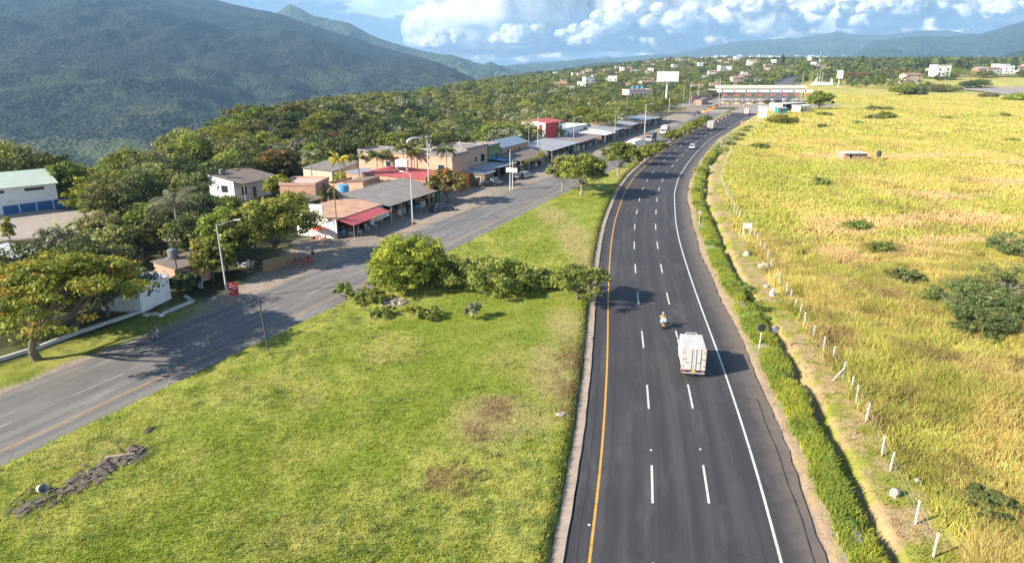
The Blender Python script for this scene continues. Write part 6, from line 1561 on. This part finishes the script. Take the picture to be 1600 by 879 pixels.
def table(lab, p, m, r=.45):
    t = thing('round_table', lab, 'table', p); mb = MB(); mb.tube((0, 0, .70), (0, 0, .74), r, n=20); mb.build('table_top', m, t)
    for k in range(4): a = k*PI/2+.7; mb = MB(); mb.tube((math.cos(a)*.4, math.sin(a)*.4, 0), (math.cos(a)*.25, math.sin(a)*.25, .7), .025, n=5); mb.build('leg', m, t)
    return t
q = at(384, 419); wc = chair('white plastic chair at the white table behind the nearest street lamp', q+Vector((-.7, 0, 0)), -1.4, white, 'white plastic chairs behind the nearest lamp')
for (dx_, dy_, r_) in ((.7, .1, 1.5), (0, .8, 3.0), (.1, -.75, 0)): c = copytree(wc); c.location = q+Vector((dx_, dy_, 0)); c.rotation_euler.z = r_
table('white plastic table behind the nearest street lamp', q, white)
q = at(470, 411); rcx = chair('red plastic chair under the broad mango tree', q, .3, red, 'red plastic chairs under the mango tree')
for j, (du, dv, r_) in enumerate(((10, -3, 1.), (-10, 2, 2.), (14, 3, 4.), (4, 4, 5.), (-22, 4, 3.), (20, -6, .2))): c = copytree(rcx); c.location = at(470+du, 411+dv); c.rotation_euler.z = r_
# parasols by the white cafe wall
def parasol(lab, p, m, h=2.2, r=1.15):
    t = thing('parasol', lab, 'parasol', p); mb = MB(); mb.tube((0, 0, 0), (0, 0, h+.1), .025, n=6); mb.build('pole', white, t)
    mb = MB(); n = 8
    for k in range(n):
        a0, a1 = 2*PI*k/n, 2*PI*(k+1)/n; mb.add([(0, 0, h), (math.cos(a0)*r, math.sin(a0)*r, h-.42), (math.cos(a1)*r, math.sin(a1)*r, h-.42), (0, 0, h-.03), (math.cos(a0)*r, math.sin(a0)*r, h-.45), (math.cos(a1)*r, math.sin(a1)*r, h-.45)], [(0, 1, 2), (3, 5, 4), (1, 4, 5, 2)])
    mb.build('canopy', m, t); mb = MB(); mb.lathe([(.25, 0), (.22, .08)], 12); mb.build('base', conc_p, t)
parasol('red parasol beside the white cafe wall', at(500, 374), red); parasol('orange parasol left of the red parasol', at(488, 373)+Vector((0, .8, 0)), orange)
table('red round table under the red parasol', at(499, 375), red); chair('red plastic chair beside the red parasol', at(507, 376), 2.2, red); chair('red plastic chair left of the red parasol table', at(490, 377), .6, red)
# banner at the lamp
q = at(366, 463); t = thing('banner_stand', 'red and white advertising banner standing at the foot of the nearest street lamp', 'banner', q, .25); mb = MB(); mb.box(-.55, -.03, .15, .55, .0, 1.75); mb.build('cloth', red, t)
rs = random.Random(8); mb = MB()
for k in range(16): x = rs.uniform(-.45, .3); z = rs.uniform(.3, 1.6); mb.box(x, -.036-.0004*k, z, x+rs.uniform(.08, .22), -.031, z+rs.uniform(.04, .12))
mb.build('printed_patches', white, t)
for s in (-.5, .5): mb = MB(); mb.tube((s, .01, 0), (s, .01, 1.8), .025, n=6); mb.build('leg', white, t)
# big white sign panel on a pole
q = at(508, 374); t = thing('sign_panel', 'large blank white sign panel high on a pole above the white cafe wall', 'sign', q, .0); mb = MB(); mb.tube((0, 0, -.2), (0, 0, 5.9), .07, .06, 8); mb.build('pole', white, t)
mb = MB(); mb.hexa([(-2.0, -.1, 3.9), (-.02, -.1, 3.7), (-.02, 0, 3.7), (-2.0, 0, 3.9), (-2.05, -.1, 5.6), (-.02, -.1, 5.5), (-.02, 0, 5.5), (-2.05, 0, 5.6)]); mb.build('panel', white, t)
# reed fence under the mango tree
lowwall('reed_fence', 'brown reed fence behind the trunk of the broad mango tree', [at(412, 424), at(462, 412)], 1.5, .08, pm('reed', (.32, .22, .12), .95, .35, 6), cat='fence')
# house on the slope
sx = house('white_house', 'white house with brown lean-to roof on the slope above the mango trees', 'house', (368, 316), (424, 303), 6.5, 4.3, white, ('lean', brown_roof, 1.0), ops=[('l', 1.5, 3.2, 1.9, 3.3), ('f', 2, 3.4, 1.2, 2.8), ('f', 5, 6, .2, 2.4, 'door')], posts=4, ov=2.6)
t = thing('water_tank', 'small blue-grey water tank on the left corner of the white house', 'water tank', at(350, 318)+Vector((-1, 3, 5.3))); mb = MB(); mb.lathe([(.45, 0), (.5, .1), (.5, .9), (.3, 1.05)], 14); mb.build('barrel', pm('tank_grey', (.16, .18, .20), .5), t)
lowwall('garden_wall', 'low curved white garden wall in front of the white house', [at(345, 326), at(362, 334), at(392, 342), at(398, 337)], 1.1, .15, white)
house('brick_box_building', 'plain flat brick building without windows left of the roadside palms', 'building', (495, 322), (516, 311), 7.0, 4.0, bk_s, ('flat', bk_s), ops=[('f', 1.5, 2.5, 0, 2, 'door')])
house('brick_lean_to', 'low half-built brick lean-to at the foot of the flat brick building', 'shed', (470, 338), (505, 326), 4.0, 2.2, bk_s, ('lean', brown_roof, .4), closed=False)
house('grey_roof_house', 'house with plain dark grey roof behind the slender palm at the blue tank', 'house', (520, 290), (565, 276), 7, 3.8, cream, ('lean', grey_roof, .5), ops=[('f', 2, 3.2, 1, 2.2)])
t = thing('water_tank', 'bright blue water tank on a short stand behind the tiled roof', 'water tank', at(541, 338)+Vector((-1.2, 4.5, 3.6))); mb = MB(); mb.lathe([(.85, 0), (.95, .15), (1.0, 1.3), (.9, 1.35)], 20); mb.build('barrel', bluet, t)
mb = MB(); mb.tube((0, 0, -3.8), (0, 0, 0), .35, .3, 10); mb.build('stand', conc_p, t)
# roadside shops, near to far
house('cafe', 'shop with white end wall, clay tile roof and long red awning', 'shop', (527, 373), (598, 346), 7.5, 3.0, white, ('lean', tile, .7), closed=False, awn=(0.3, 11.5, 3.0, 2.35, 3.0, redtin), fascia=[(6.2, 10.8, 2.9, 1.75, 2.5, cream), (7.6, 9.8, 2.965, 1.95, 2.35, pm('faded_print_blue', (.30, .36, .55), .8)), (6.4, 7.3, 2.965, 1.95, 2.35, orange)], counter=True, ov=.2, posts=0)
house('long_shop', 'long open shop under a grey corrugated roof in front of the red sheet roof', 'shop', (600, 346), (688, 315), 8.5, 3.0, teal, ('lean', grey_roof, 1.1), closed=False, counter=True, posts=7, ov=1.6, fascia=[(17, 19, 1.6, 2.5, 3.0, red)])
for j, (u, v) in enumerate([(575, 362), (562, 368), (586, 358), (548, 370)]): table(['white table before the red awning, second from the right', 'pale table before the red awning, third from the right', 'white table before the red awning, the rightmost', 'white table before the red awning, the leftmost'][j], at(u, v), white)
house('red_roof_hall', 'hall with a broad faded red sheet roof behind the long grey-roofed shop', 'hall', rp(129, -17.5), rp(139, -17.5), 15, 4.0, bk_o, ('lean', redtin, .4), ops=[('l', 2, 3.5, 1, 2.4), ('l', 5, 6.5, 1, 2.4)])
lowwall('orange_wall', 'bright orange painted wall between the long shop and the tall utility pole', [rp(140, -17.5), rp(145, -17.0)], 2.8, .2, orange)
t = thing('water_tank', 'white square water tank above the red sheet roof', 'water tank', rp(135, -27)+Vector((0, 0, 5.2))); mb = MB(); mb.box(-1.3, -1, 0, 1.3, 1, 1.5, bev=.1); mb.build('barrel', white, t); mb = MB(); 
for a_, b_ in ((-1.1, -.8), (1.1, -.8), (-1.1, .8), (1.1, .8)): mb.box(a_-.1, b_-.1, -5.5, a_+.1, b_+.1, 0)
mb.build('stand', conc_p, t)
house('long_brick_building', 'long building of unplastered beige brick whose sunlit side rises above the red sheet roof', 'building', rp(142.5, -19.5), rp(149.5, -19.5), 25, 6.6, bk_o2, ('flat', grey_roof), ops=[('f', 3, 4.4, 1.2, 2.6), ('l', 2, 3.6, 3.6, 4.8), ('l', 16, 17.4, 3.6, 4.8)])
house('low_brick_annex', 'low flat orange-beige brick annex left of the red sheet roof', 'building', rp(120, -25.5), rp(127, -25.2), 9, 3.2, bk_o, ('flat', tile))
t = thing('rooftop_arch', 'curved metal sign frame with struts standing on the beige brick roof', 'sign frame', rp(146, -31)+Vector((0, 0, 6.8)), .3)
for k in range(5): mb = MB(); mb.tube((-3+k*1.5, 0, 0), (-3.4+k*1.7, .6*(k % 2), 2.6), .07, n=5); mb.build('strut', galv, t)
mb = MB(); pr = None
for k in range(9):
    a = PI*k/8; p = (2.2*math.cos(a), 0, 2.2+1.1*math.sin(a))
    if pr: mb.hexa([(pr[0], -1, pr[2]-.1), (p[0], -1, p[2]-.1), (p[0], 1, p[2]-.1), (pr[0], 1, pr[2]-.1), (pr[0], -1, pr[2]), (p[0], -1, p[2]), (p[0], 1, p[2]), (pr[0], 1, pr[2])])
    pr = p
mb.build('curved_sheet', tin, t)
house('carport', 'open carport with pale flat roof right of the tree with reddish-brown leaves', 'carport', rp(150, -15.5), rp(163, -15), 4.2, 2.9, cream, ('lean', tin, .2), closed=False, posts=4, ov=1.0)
house('yellow_sign_shop', 'shop with brown sloping roof and long yellow sign board', 'shop', rp(164, -14.8), rp(181, -14.6), 5, 3.3, cream, ('lean', brown_roof, .8), closed=False, counter=True, posts=5, ov=1.4, fascia=[(2, 10, 1.4, 2.4, 3.2, pm('sign_olive_yellow', (.42, .36, .08), .7, .25, 2)), (10.2, 14.5, 1.4, 2.5, 3.9, yellow)])
house('brick_block', 'beige brick upper block with flat roof behind the yellow sign board', 'building', rp(150.2, -20.5), rp(160, -20.5), 9, 7.0, bk_o2, ('flat', grey_roof), ops=[('f', 7.0, 9.2, 3.6, 5.4, 'window', darkm), ('f', 4, 5.2, 4, 5.2), ('l', 2, 3.4, 4, 5.2)])
house('green_house', 'narrow green-painted two-storey front right of the beige brick block', 'house', rp(160.6, -20.5), rp(166.5, -20.5), 7, 6.6, green, ('flat', grey_roof), ops=[('f', 1, 2.2, 3.8, 5.2), ('f', 3.6, 5, 3.8, 5.2), ('l', 2, 3.4, 4, 5.2)], awn=(0, 6, 4.5, 3.5, 3.8, pm('blue_awning', (.07, .28, .50), .6, .1)))
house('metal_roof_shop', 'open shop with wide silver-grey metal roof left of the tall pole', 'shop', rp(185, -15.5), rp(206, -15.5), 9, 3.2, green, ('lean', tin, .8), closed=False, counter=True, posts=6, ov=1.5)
house('blue_roof_house', 'orange brick house with blue-grey pitched roof and one front window', 'house', rp(168, -21), rp(184, -21), 8, 5.6, bk_o, ('gable', blue_roof, 1.2), ops=[('f', 11, 12.6, 3.2, 4.8), ('f', 4, 5.4, 3.2, 4.8), ('l', 3, 4.5, 3.2, 4.6)])
house('white_lean_to', 'white-walled shop with metal roof right of the tall pole', 'shop', rp(207, -15.5), rp(228, -15.8), 8, 2.8, white, ('lean', grey_roof, .5), closed=False, counter=True, posts=6, ov=1.1)
house('white_flat_building', 'broad white flat-roofed building in front of the red-roofed two-storey house', 'building', rp(224, -26.5), rp(246, -25.5), 9, 4.6, white, ('flat', tin_w), ops=[('f', 4, 5.5, 2, 3.6), ('f', 9, 10.5, 2, 3.6), ('f', 16, 17.5, 2, 3.6), ('l', 3, 4.4, 2, 3.4)])
house('red_roof_house', 'two-storey white house with red roof, red side wall and narrow red stripe', 'house', rp(211.5, -27.5), rp(221.5, -26.5), 9, 8.2, white, ('gable', redtin, .5), ops=[('l', 1.2, 2.2, 4.6, 7.4, 'window', red, red)], ov=1.4, fascia=[(.1, 9.5, .01, 3, 8, red)])
stall_lab = ['first silver-roofed market stall, right in front of the red-roofed two-storey house', 'second silver-roofed market stall counting from the red-roofed house', 'third market stall with pale roof from the red-roofed house', 'market stall with rusty corner halfway along the row', 'market stall below the very tall mast', 'market stall with bluish roof right of the very tall mast', 'last but one market stall before the flat-topped trees', 'last market stall under the flat-topped trees']
yy_ = 230
for k in range(8):
    L_ = [12, 12, 11, 13, 13, 12, 14, 14][k]
    house('market_stall', stall_lab[k], 'market stall', rp(yy_, -15-(k % 2)*.8), rp(yy_+L_-.6, -15-(k % 2)*.8), 8+(k % 3), 3.0+.3*(k % 2), [wood, cream, teal, bk_s][k % 4], ('lean', [tin_w, tin, grey_roof, tin, brown_roof, blue_roof, tin, grey_roof][k], .5+.3*(k % 2)), closed=False, counter=True, posts=4, ov=1.6); yy_ += L_
house('pink_house', 'two-storey pale pink house with roof tanks left of the billboard pole', 'house', at(1008, 171)+Vector((0, 60, 0)), at(1040, 171)+Vector((4, 62, 0)), 10, 9, pinkw, ('flat', pinkw), ops=[('f', 2+3.2*k, 3.6+3.2*k, z_, z_+1.6) for k in range(4) for z_ in (1.4, 5.4)])
for k in range(3):
    q = at(1008, 171)+Vector((3+k*3.2, 64, 9.6)); t = thing('water_tank', ['left', 'middle', 'right'][k]+' blue tank on the roof of the pale pink house', 'water tank', q); mb = MB(); mb.lathe([(.9, 0), (1, .2), (1, 1.6), (.6, 2)], 12); mb.build('barrel', bluet, t)
lowwall('plaza_wall', 'orange brick wall along the left side of the toll plaza', [at(1086, 160)+Vector((0, 10, 0)), at(1118, 156)+Vector((0, 10, 0))], 4.2, .4, bk_o)
house('plaza_kiosk', 'low brick kiosk with grey roof at the left corner of the toll plaza', 'kiosk', at(1096, 164), at(1106, 161), 5, 3.0, bk_s, ('flat', grey_roof), ops=[('f', 1, 2.5, 1, 2.4)])
# sheds and odd roofs squeezed behind the shops
rs = random.Random(41)
SH = [(122, -27, 'low shed with rusty roof behind the clay tile roof', brown_roof, bk_s), (131, -33, 'small brick room left of the red sheet roof', tin, bk_o), (146, -13.5, 'small booth with tin roof beside the rusty tree', tin, wood), (172, -33, 'brown-roofed shed behind the blue-roofed house', brown_roof, bk_s), (190, -27, 'shed with pale roof right of the blue-roofed house', tin_w, cream), (199, -28, 'rusty shed between the blue-roofed house and the red-roofed house', brown_roof, bk_o), (236, -37, 'lean-to with grey roof behind the white flat-roofed building', grey_roof, pinkw), (256, -27, 'small white room behind the second market stall', tin, white), (268, -27, 'brick room behind the third market stall', tile, bk_s), (282, -28, 'tin shed behind the market stall with rusty corner', tin, wood), (300, -27, 'brown shed behind the stalls below the tall mast', brown_roof, cream), (312, -28, 'grey shed behind the last stalls', grey_roof, bk_b)]
for (y_, o_2, lab, rm_, wm_) in SH:
    L_ = rs.uniform(4.5, 7.5); house('shed', lab, 'shed', rp(y_, o_2), rp(y_+L_, o_2+rs.uniform(-.6, .6)), rs.uniform(4, 6.5), rs.uniform(2.4, 4.0), wm_, (rs.choice(['lean', 'leanback']), rm_, rs.uniform(.2, .7)), ops=[('f', 1, 2, 0, 2, 'door'), ('l', 1, 2, 1, 2)])
# unfinished concrete columns with rebar on the brick roofs
for k, (y_, o_2, z_) in enumerate([(144, -22, 6.7), (147, -28, 6.7), (144, -35, 6.7), (147, -40, 6.7), (152, -23, 7.1), (158, -27, 7.1)]):
    t = thing('roof_column', ['stub column at the right front of the pale brick roof', 'stub column in the middle of the pale brick roof', 'stub column near the left of the pale brick roof', 'stub column at the far left of the pale brick roof', 'stub column on the front of the upper brick block', 'stub column on the back of the upper brick block'][k], 'column', rp(y_, o_2)+Vector((0, 0, z_)))
    mb = MB(); mb.box(-.15, -.15, 0, .15, .15, 1.0); mb.build('shaft', conc_p, t); mb = MB()
    for a_, b_ in ((-.1, -.1), (.1, .1), (-.1, .1), (.1, -.1)): mb.tube((a_, b_, 1.0), (a_, b_, 1.7), .02, n=4)
    mb.build('rebar', brown_roof, t)
# ------------------------------------------------------------------ billboards
def billboard(lab, x, y, w2, z0, z1, r=.5, zg=None):
    zg = H1(x, y) if zg is None else zg
    t = thing('billboard', lab, 'billboard', (x, y, zg), 0); mb = MB(); mb.tube((0, .8, -.5), (0, .8, z1-1), r, r*.9, 14); mb.build('pole', white, t)
    mb = MB(); mb.box(-w2, -.1, z0, w2, .35, z1, bev=.05); mb.build('panel', white, t)
    mb = MB(); mb.box(-w2, -.9, z0-.35, w2, -.15, z0-.25); 
    for k in range(9): mb.tube((-w2+k*w2/4, -.9, z0-.3), (-w2+k*w2/4, -.1, z0-.3), .06, n=4); mb.tube((-w2+k*w2/4, -.9, z0-.3), (-w2+k*w2/4, -.9, z0+.5), .05, n=4)
    mb.build('catwalk', galv, t)
billboard('big blank white billboard on a single pole above the flat-topped trees', (1042-800)/FPX*440*.965, 440, 6.7, 15.6, 21.6, .55)
billboard('small blank billboard beside the monument behind the golden field', (1309-800)/FPX*760*.965, 760, 3.2, 9, 17.5, .5)
# ------------------------------------------------------------------ toll station
TY = 486; TX0, TX1 = 143.0, 206.0
t = thing('toll_canopy', 'long white two-tiered roof spanning the toll gates', 'toll roof', (TX0, TY, 0), rot=(0, 0, .02)); W_ = TX1-TX0
mb = MB(); mb.box(-2, 0, 7.4, W_+1, .5, 9.2); mb.build('front_fascia', white, t)
mb = MB(); mb.box(-2, .5, 8.6, W_+1, 22, 9.0); mb.build('roof', conc_p, t)
mb = MB(); mb.box(3, 8, 9.0, W_-1, 20, 9.6); mb.build('clerestory', steel_d, t)
mb = MB(); mb.box(2.5, 7.5, 9.6, W_-.5, 20.5, 11.6); mb.build('upper_roof', pm('toll_cream', (.66, .62, .52), .7, .06), t)
for k in range(9): mb = MB(); mb.tube((3+k*7, 3, -.3), (3+k*7, 3, 8.6), .3, n=10); mb.build('column', galv, t)
for k in range(8):
    mb = MB(); mb.tube((1.5+k*8.2, -.06, 8.3), (1.5+k*8.2, 0, 8.3), .55, n=14); mb.build('lane_light', red if k in (3,) else steel_d, t)
tb0 = None; TBL = ['leftmost', 'second from the left', 'third from the left', 'fourth from the left', 'fourth from the right', 'third from the right', 'second from the right', 'rightmost']
for k in range(8):
    if k == 0:
        tb0 = thing('toll_booth', '', 'toll booth', group='toll booths under the long roof'); mb = MB(); mb.box(-.8, -7, 0, .8, 8, .28, bev=.05); mb.build('island', conc_p, tb0)
        mb = MB(); mb.box(-.5, -8.2, 0, .5, -7.02, .9, bev=.15); mb.build('crash_block', yellow, tb0)
        mb = MB(); mb.box(-.7, -1.6, .28, .7, 1.6, 2.9, bev=.05); bb = mb.build('cabin', galv, tb0); mb = MB(); mb.box(-.72, -1.3, 1.3, .72, 1.3, 2.2); mb.box(-.55, -1.62, 1.3, .55, -1.61, 2.2); mb.build('window', glass, bb)
        mb = MB(); mb.box(-1, -2, 2.9, 1, 2, 3.1); mb.build('cabin_roof', white, tb0); mb = MB(); mb.box(-.35, -3.4, .28, .35, -2.6, 1.5, bev=.05); mb.build('barrier_post', yellow, tb0)
        mb = MB(); mb.tube((.35, -3, 1.1), (3.6, -3, 1.15), .07, n=6); mb.build('barrier_arm', red, tb0); c = tb0
        mb = MB(); mb.box(-1.7, 1, 5.0, 1.7, 1.15, 6.4); mb.build('overhead_panel', pm('toll_red', (.50, .16, .13), .7, .2, 1), tb0)
    else: c = copytree(tb0)
    c.location = (TX0+3+k*8.2, TY-2, 0); c['label'] = TBL[k]+' of the toll booths under the long white roof'
blk = None
for k, (u, v) in enumerate([(1100, 176), (1104, 174), (1110, 172), (1116, 169), (1120, 166), (1126, 164), (1132, 163), (1138, 166), (1150, 164), (1162, 166)]):
    if blk is None: mb = MB(); mb.prism([(-.35, 0), (.35, 0), (.2, .35), (.12, .95), (-.12, .95), (-.2, .35)], -1.2, 1.2); blk = mb.build('lane_barrier', orange); tag(blk, 'orange plastic lane barrier on the left half of the toll plaza', 'barrier', 'orange lane barriers on the toll plaza'); c = blk
    else: c = blk.copy(); COL.objects.link(c)
    c.location = at(u, v, .0); c.rotation_euler.z = .9+k*.25
house('toll_office', 'grey flat-roofed toll office right of the toll gates', 'office', at(1222, 174), at(1258, 172), 9, 4.2, cream, ('flat', conc_p), closed=False, posts=6, ov=2)
house('toll_annex', 'small cream annex with dark openings between the office and the round tree', 'office', at(1250, 176), at(1266, 175), 6, 3.4, cream, ('flat', white), ops=[('f', 1, 2.2, 0, 2.2, 'door', darkm), ('f', 3.4, 5, 1, 2.2)])
house('white_cabin', 'tall white cabin at the right edge of the road before the toll gates', 'cabin', at(1187, 184), at(1198, 184), 3, 5.2, white, ('flat', tin_w), ops=[('l', .8, 1.8, 0, 2.2, 'door')])
house('teal_kiosk', 'small grey and teal kiosk beside the tall white cabin', 'kiosk', at(1216, 178), at(1230, 178), 4, 3.0, teal, ('lean', tin, .5), ops=[('f', 1, 2.6, 1, 2.2)])
q = at(1183, 189); t = thing('warning_sign', 'yellow diamond warning sign left of the tall white cabin', 'road sign', q); mb = MB(); mb.tube((0, 0, -.2), (0, 0, 4.2), .06, n=6); mb.build('pole', white, t); mb = MB(); mb.add([(0, -.09, 3.0), (.75, -.09, 3.75), (0, -.09, 4.5), (-.75, -.09, 3.75), (0, -.06, 3.0), (.75, -.06, 3.75), (0, -.06, 4.5), (-.75, -.06, 3.75)], [(0, 1, 2, 3), (7, 6, 5, 4), (0, 4, 5, 1), (1, 5, 6, 2), (2, 6, 7, 3), (3, 7, 4, 0)]); mb.build('panel', yellow, t)
q = at(1178, 201); t = thing('warning_sign', 'small orange-yellow sign in the grass at the highway edge before the toll', 'road sign', q); mb = MB(); mb.tube((0, 0, -.2), (0, 0, 1.6), .05, n=6); mb.build('pole', white, t); mb = MB(); mb.box(-.6, -.09, 1.2, .6, -.06, 2.3, bev=.01); mb.build('panel', yellow, t)
# ------------------------------------------------------------------ monument, field hut, far things
q = Vector((341, 780, H1(341, 780)+1)); t = thing('monument', 'white stepped monument with three tall masts beyond the toll station', 'monument', q); mb = MB(); mb.box(-11, 0, -.5, 13, 6, 2.2); mb.box(-9, 1, 2.2, 11, 5, 3.6); mb.build('base', white, t)
for x, h_ in ((-7, 9), (12, 8)): mb = MB(); mb.hexa([(x-1.3, 2, 3), (x+1.3, 2, 3), (x+1.3, 4, 3), (x-1.3, 4, 3), (x-.5, 2.6, h_), (x+.5, 2.6, h_), (x+.5, 3.4, h_), (x-.5, 3.4, h_)]); mb.build('pylon', white, t)
for x, h_ in ((-6, 16), (-3, 22), (0, 17)): mb = MB(); mb.tube((x, 3, 3), (x, 3, h_), .38, .25, 8); mb.build('mast', conc_p, t)
t.scale = (.9, .9, .8)
hx_ = house('field_hut', 'small pink brick hut with pale metal roof alone in the golden field', 'hut', (1318, 250), (1354, 250), 4.5, 1.9, bk_s, ('leanback', tin_w, .0), ops=[('f', 1.6, 2.4, 0, 1.7, 'door', darkm), ('f', 4.2, 4.8, .7, 1.3)], ov=.6)
t = thing('water_tank', 'black water tank on a frame in the field right of the small hut', 'water tank', at(1372, 251)); mb = MB(); mb.lathe([(.5, 1.2), (.62, 1.3), (.62, 2.5), (.3, 2.8)], 14); mb.build('barrel', steel_d, t); mb = MB()
for a_, b_ in ((-.45, -.45), (.45, -.45), (-.45, .45), (.45, .45)): mb.tube((a_, b_, -.2), (a_, b_, 1.2), .06, n=5)
mb.build('stand', wood, t)
# houses of the far town
rs = random.Random(21)
def tiny(name, lab, group, wallm, roofm, L_, D_, H_, kind):
    return house(name, lab, 'house', None, None, D_, H_, wallm, (kind, roofm, 1.3), ops=[('f', 1.5, 3.0, 1, 2.4), ('f', L_-3.2, L_-1.6, 1, 2.4), ('f', L_/2-.5, L_/2+.5, 0, 2.1, 'door')] + ([('f', 1.5, 3.0, 4, 5.4), ('f', L_-3.2, L_-1.6, 4, 5.4)] if H_ > 5 else []), loc=Vector((0, 0, 0)), rz=0, L=L_, group=group)
twall = pm('town_wall', (.52, .48, .43), .8, .1, .5); tw2 = pm('town_wall_pink', (.46, .36, .31), .8, .1, .5); troof = pm('town_roof', (.34, .20, .14), .9, .3, .4)
PT = [tiny('town_house', '', '', twall, troof, 13, 9, 4.5, 'gable'), tiny('town_house', '', '', white, conc_p, 11, 9, 7.5, 'flat'), tiny('town_house', '', '', tw2, troof, 14, 9, 6.0, 'gable'), tiny('town_house', '', '', bk_o, tin, 12, 8, 4.0, 'gable')]
PL = ['white single-storey house with clay tile roof', 'tall white flat-roofed house', 'pale pink house with clay tile roof', 'brick house with metal roof']
used = [0]*4; done = []
cnt = 0
for k in range(900):
    if cnt >= 70: break
    y = 650+rs.random()**1.2*900; a = rs.uniform(.05, .46) if rs.random() < .8 else rs.uniform(.1, .36)
    x = a*y; rx = bwy(min(y, 1100))[0]
    if y < 1100 and abs(x-rx) < 24: continue
    if x > rx+10 and y < 1050: continue
    if any(math.hypot(x-p[0], y-p[1]) < 26 for p in done): continue
    done.append((x, y)); i = rs.choice([0, 1, 0, 2, 3, 1]); c = PT[i] if not used[i] else copytree(PT[i]); used[i] = 1; cnt += 1
    zn = 'left of the far road' if x < rx else 'right of the far road'
    c['label'] = PL[i]+' in the far town '+zn; c['group'] = PL[i]+' '+zn
    s = rs.uniform(.6, .95); c.location = (x, y, H1(x, y)+rs.uniform(0, 2.)+3*(y > 900)); c.rotation_euler.z = rs.choice([0, .3, -.4, .15, -.1]); c.scale = (s, s, s*rs.uniform(1, 1.5))
for (u, Y_, i, s, lab) in [(1458, 900, 1, 1.7, 'large white building on the horizon behind the right field'), (1448, 930, 2, 1.2, 'pinkish house just left of the large white building'), (1412, 760, 2, 1.3, 'farmhouse with red roof above the rusty thicket'), (1522, 960, 3, 1.6, 'long low reddish house right of the slim conifers'), (1536, 960, 0, 1.5, 'low house with red roof near the round tree on the horizon'), (1552, 970, 1, 1.5, 'white boxy building in the cluster at the right of the horizon'), (1562, 960, 1, 1.3, 'second white boxy building in the cluster at the right of the horizon'), (1583, 1000, 0, 1.6, 'white house with red roof near the right end of the horizon'), (1597, 1000, 2, 1.6, 'pink house with red roof at the right end of the horizon')]:
    c = copytree(PT[i]); x = (u-800)/FPX*Y_*.965; c.location = (x, Y_, H1(x, Y_)+5); c.scale = (s, s, s); c.rotation_euler.z = .1; c['label'] = lab
    if 'group' in c: del c['group']
# pale far city at the foot of the distant range
cp = None
for k in range(90):
    u = 1095+rs.random()**.8*250; q = rs.random()
    Y_ = 9200+q*1500; v = 92-q*3.5-(u-1095)*.012+rs.uniform(-.8, .8)
    p = atY(u, v, Y_)
    if cp is None:
        cp = thing('city_block', '', 'building', group='pale buildings of the distant city'); mb = MB(); mb.box(-20, -15, -60, 20, 15, 26); mb.build('wall', white, cp); mb = MB(); mb.box(-21, -16, 26, 21, 16, 28); mb.build('roof', tile, cp)
        cp['label'] = 'tiny pale building of the distant city at the foot of the blue range'; c = cp
    else: c = copytree(cp)
    s = rs.uniform(.4, 1.3); c.location = (p.x, p.y, p.z); c.scale = (s*1.3, s, s*.7); c.rotation_euler.z = rs.uniform(-.3, .3)
# ploughed grey strip at the right of the horizon
pts = [atY(1490, 0, 640)]
me = bpy.data.meshes.new('ploughed_strip'); V_ = []
for i, (y0) in enumerate((600, 640, 690, 740)):
    for x in np.linspace(420+i*10, 640+i*10, 24): V_.append((float(x), y0, H1(x, y0)+.9))
F_ = [(r*24+c_, r*24+c_+1, (r+1)*24+c_+1, (r+1)*24+c_) for r in range(3) for c_ in range(23)]
me.from_pydata(V_, [], F_); me.update(); tag(link(me, 'ploughed_strip', [pm('bare_field', (.33, .29, .26), .95, .2, .05)]), None, None, kind='structure')
# mast
t = thing('radio_mast', 'thin lattice mast on the horizon right of the monument', 'mast', (480, 1120, H1(480, 1120))); mb = MB()
for a_ in range(3): mb.tube((1.2*math.cos(a_*2.09), 1.2*math.sin(a_*2.09), 0), (.3*math.cos(a_*2.09), .3*math.sin(a_*2.09), 30), .18, .15, 5)
for z_ in range(0, 28, 3): mb.tube((-1.0+z_*.016, 0, z_), (1.0-z_*.016, 0, z_+3), .12, n=4)
mb.build('lattice', conc_p, t)
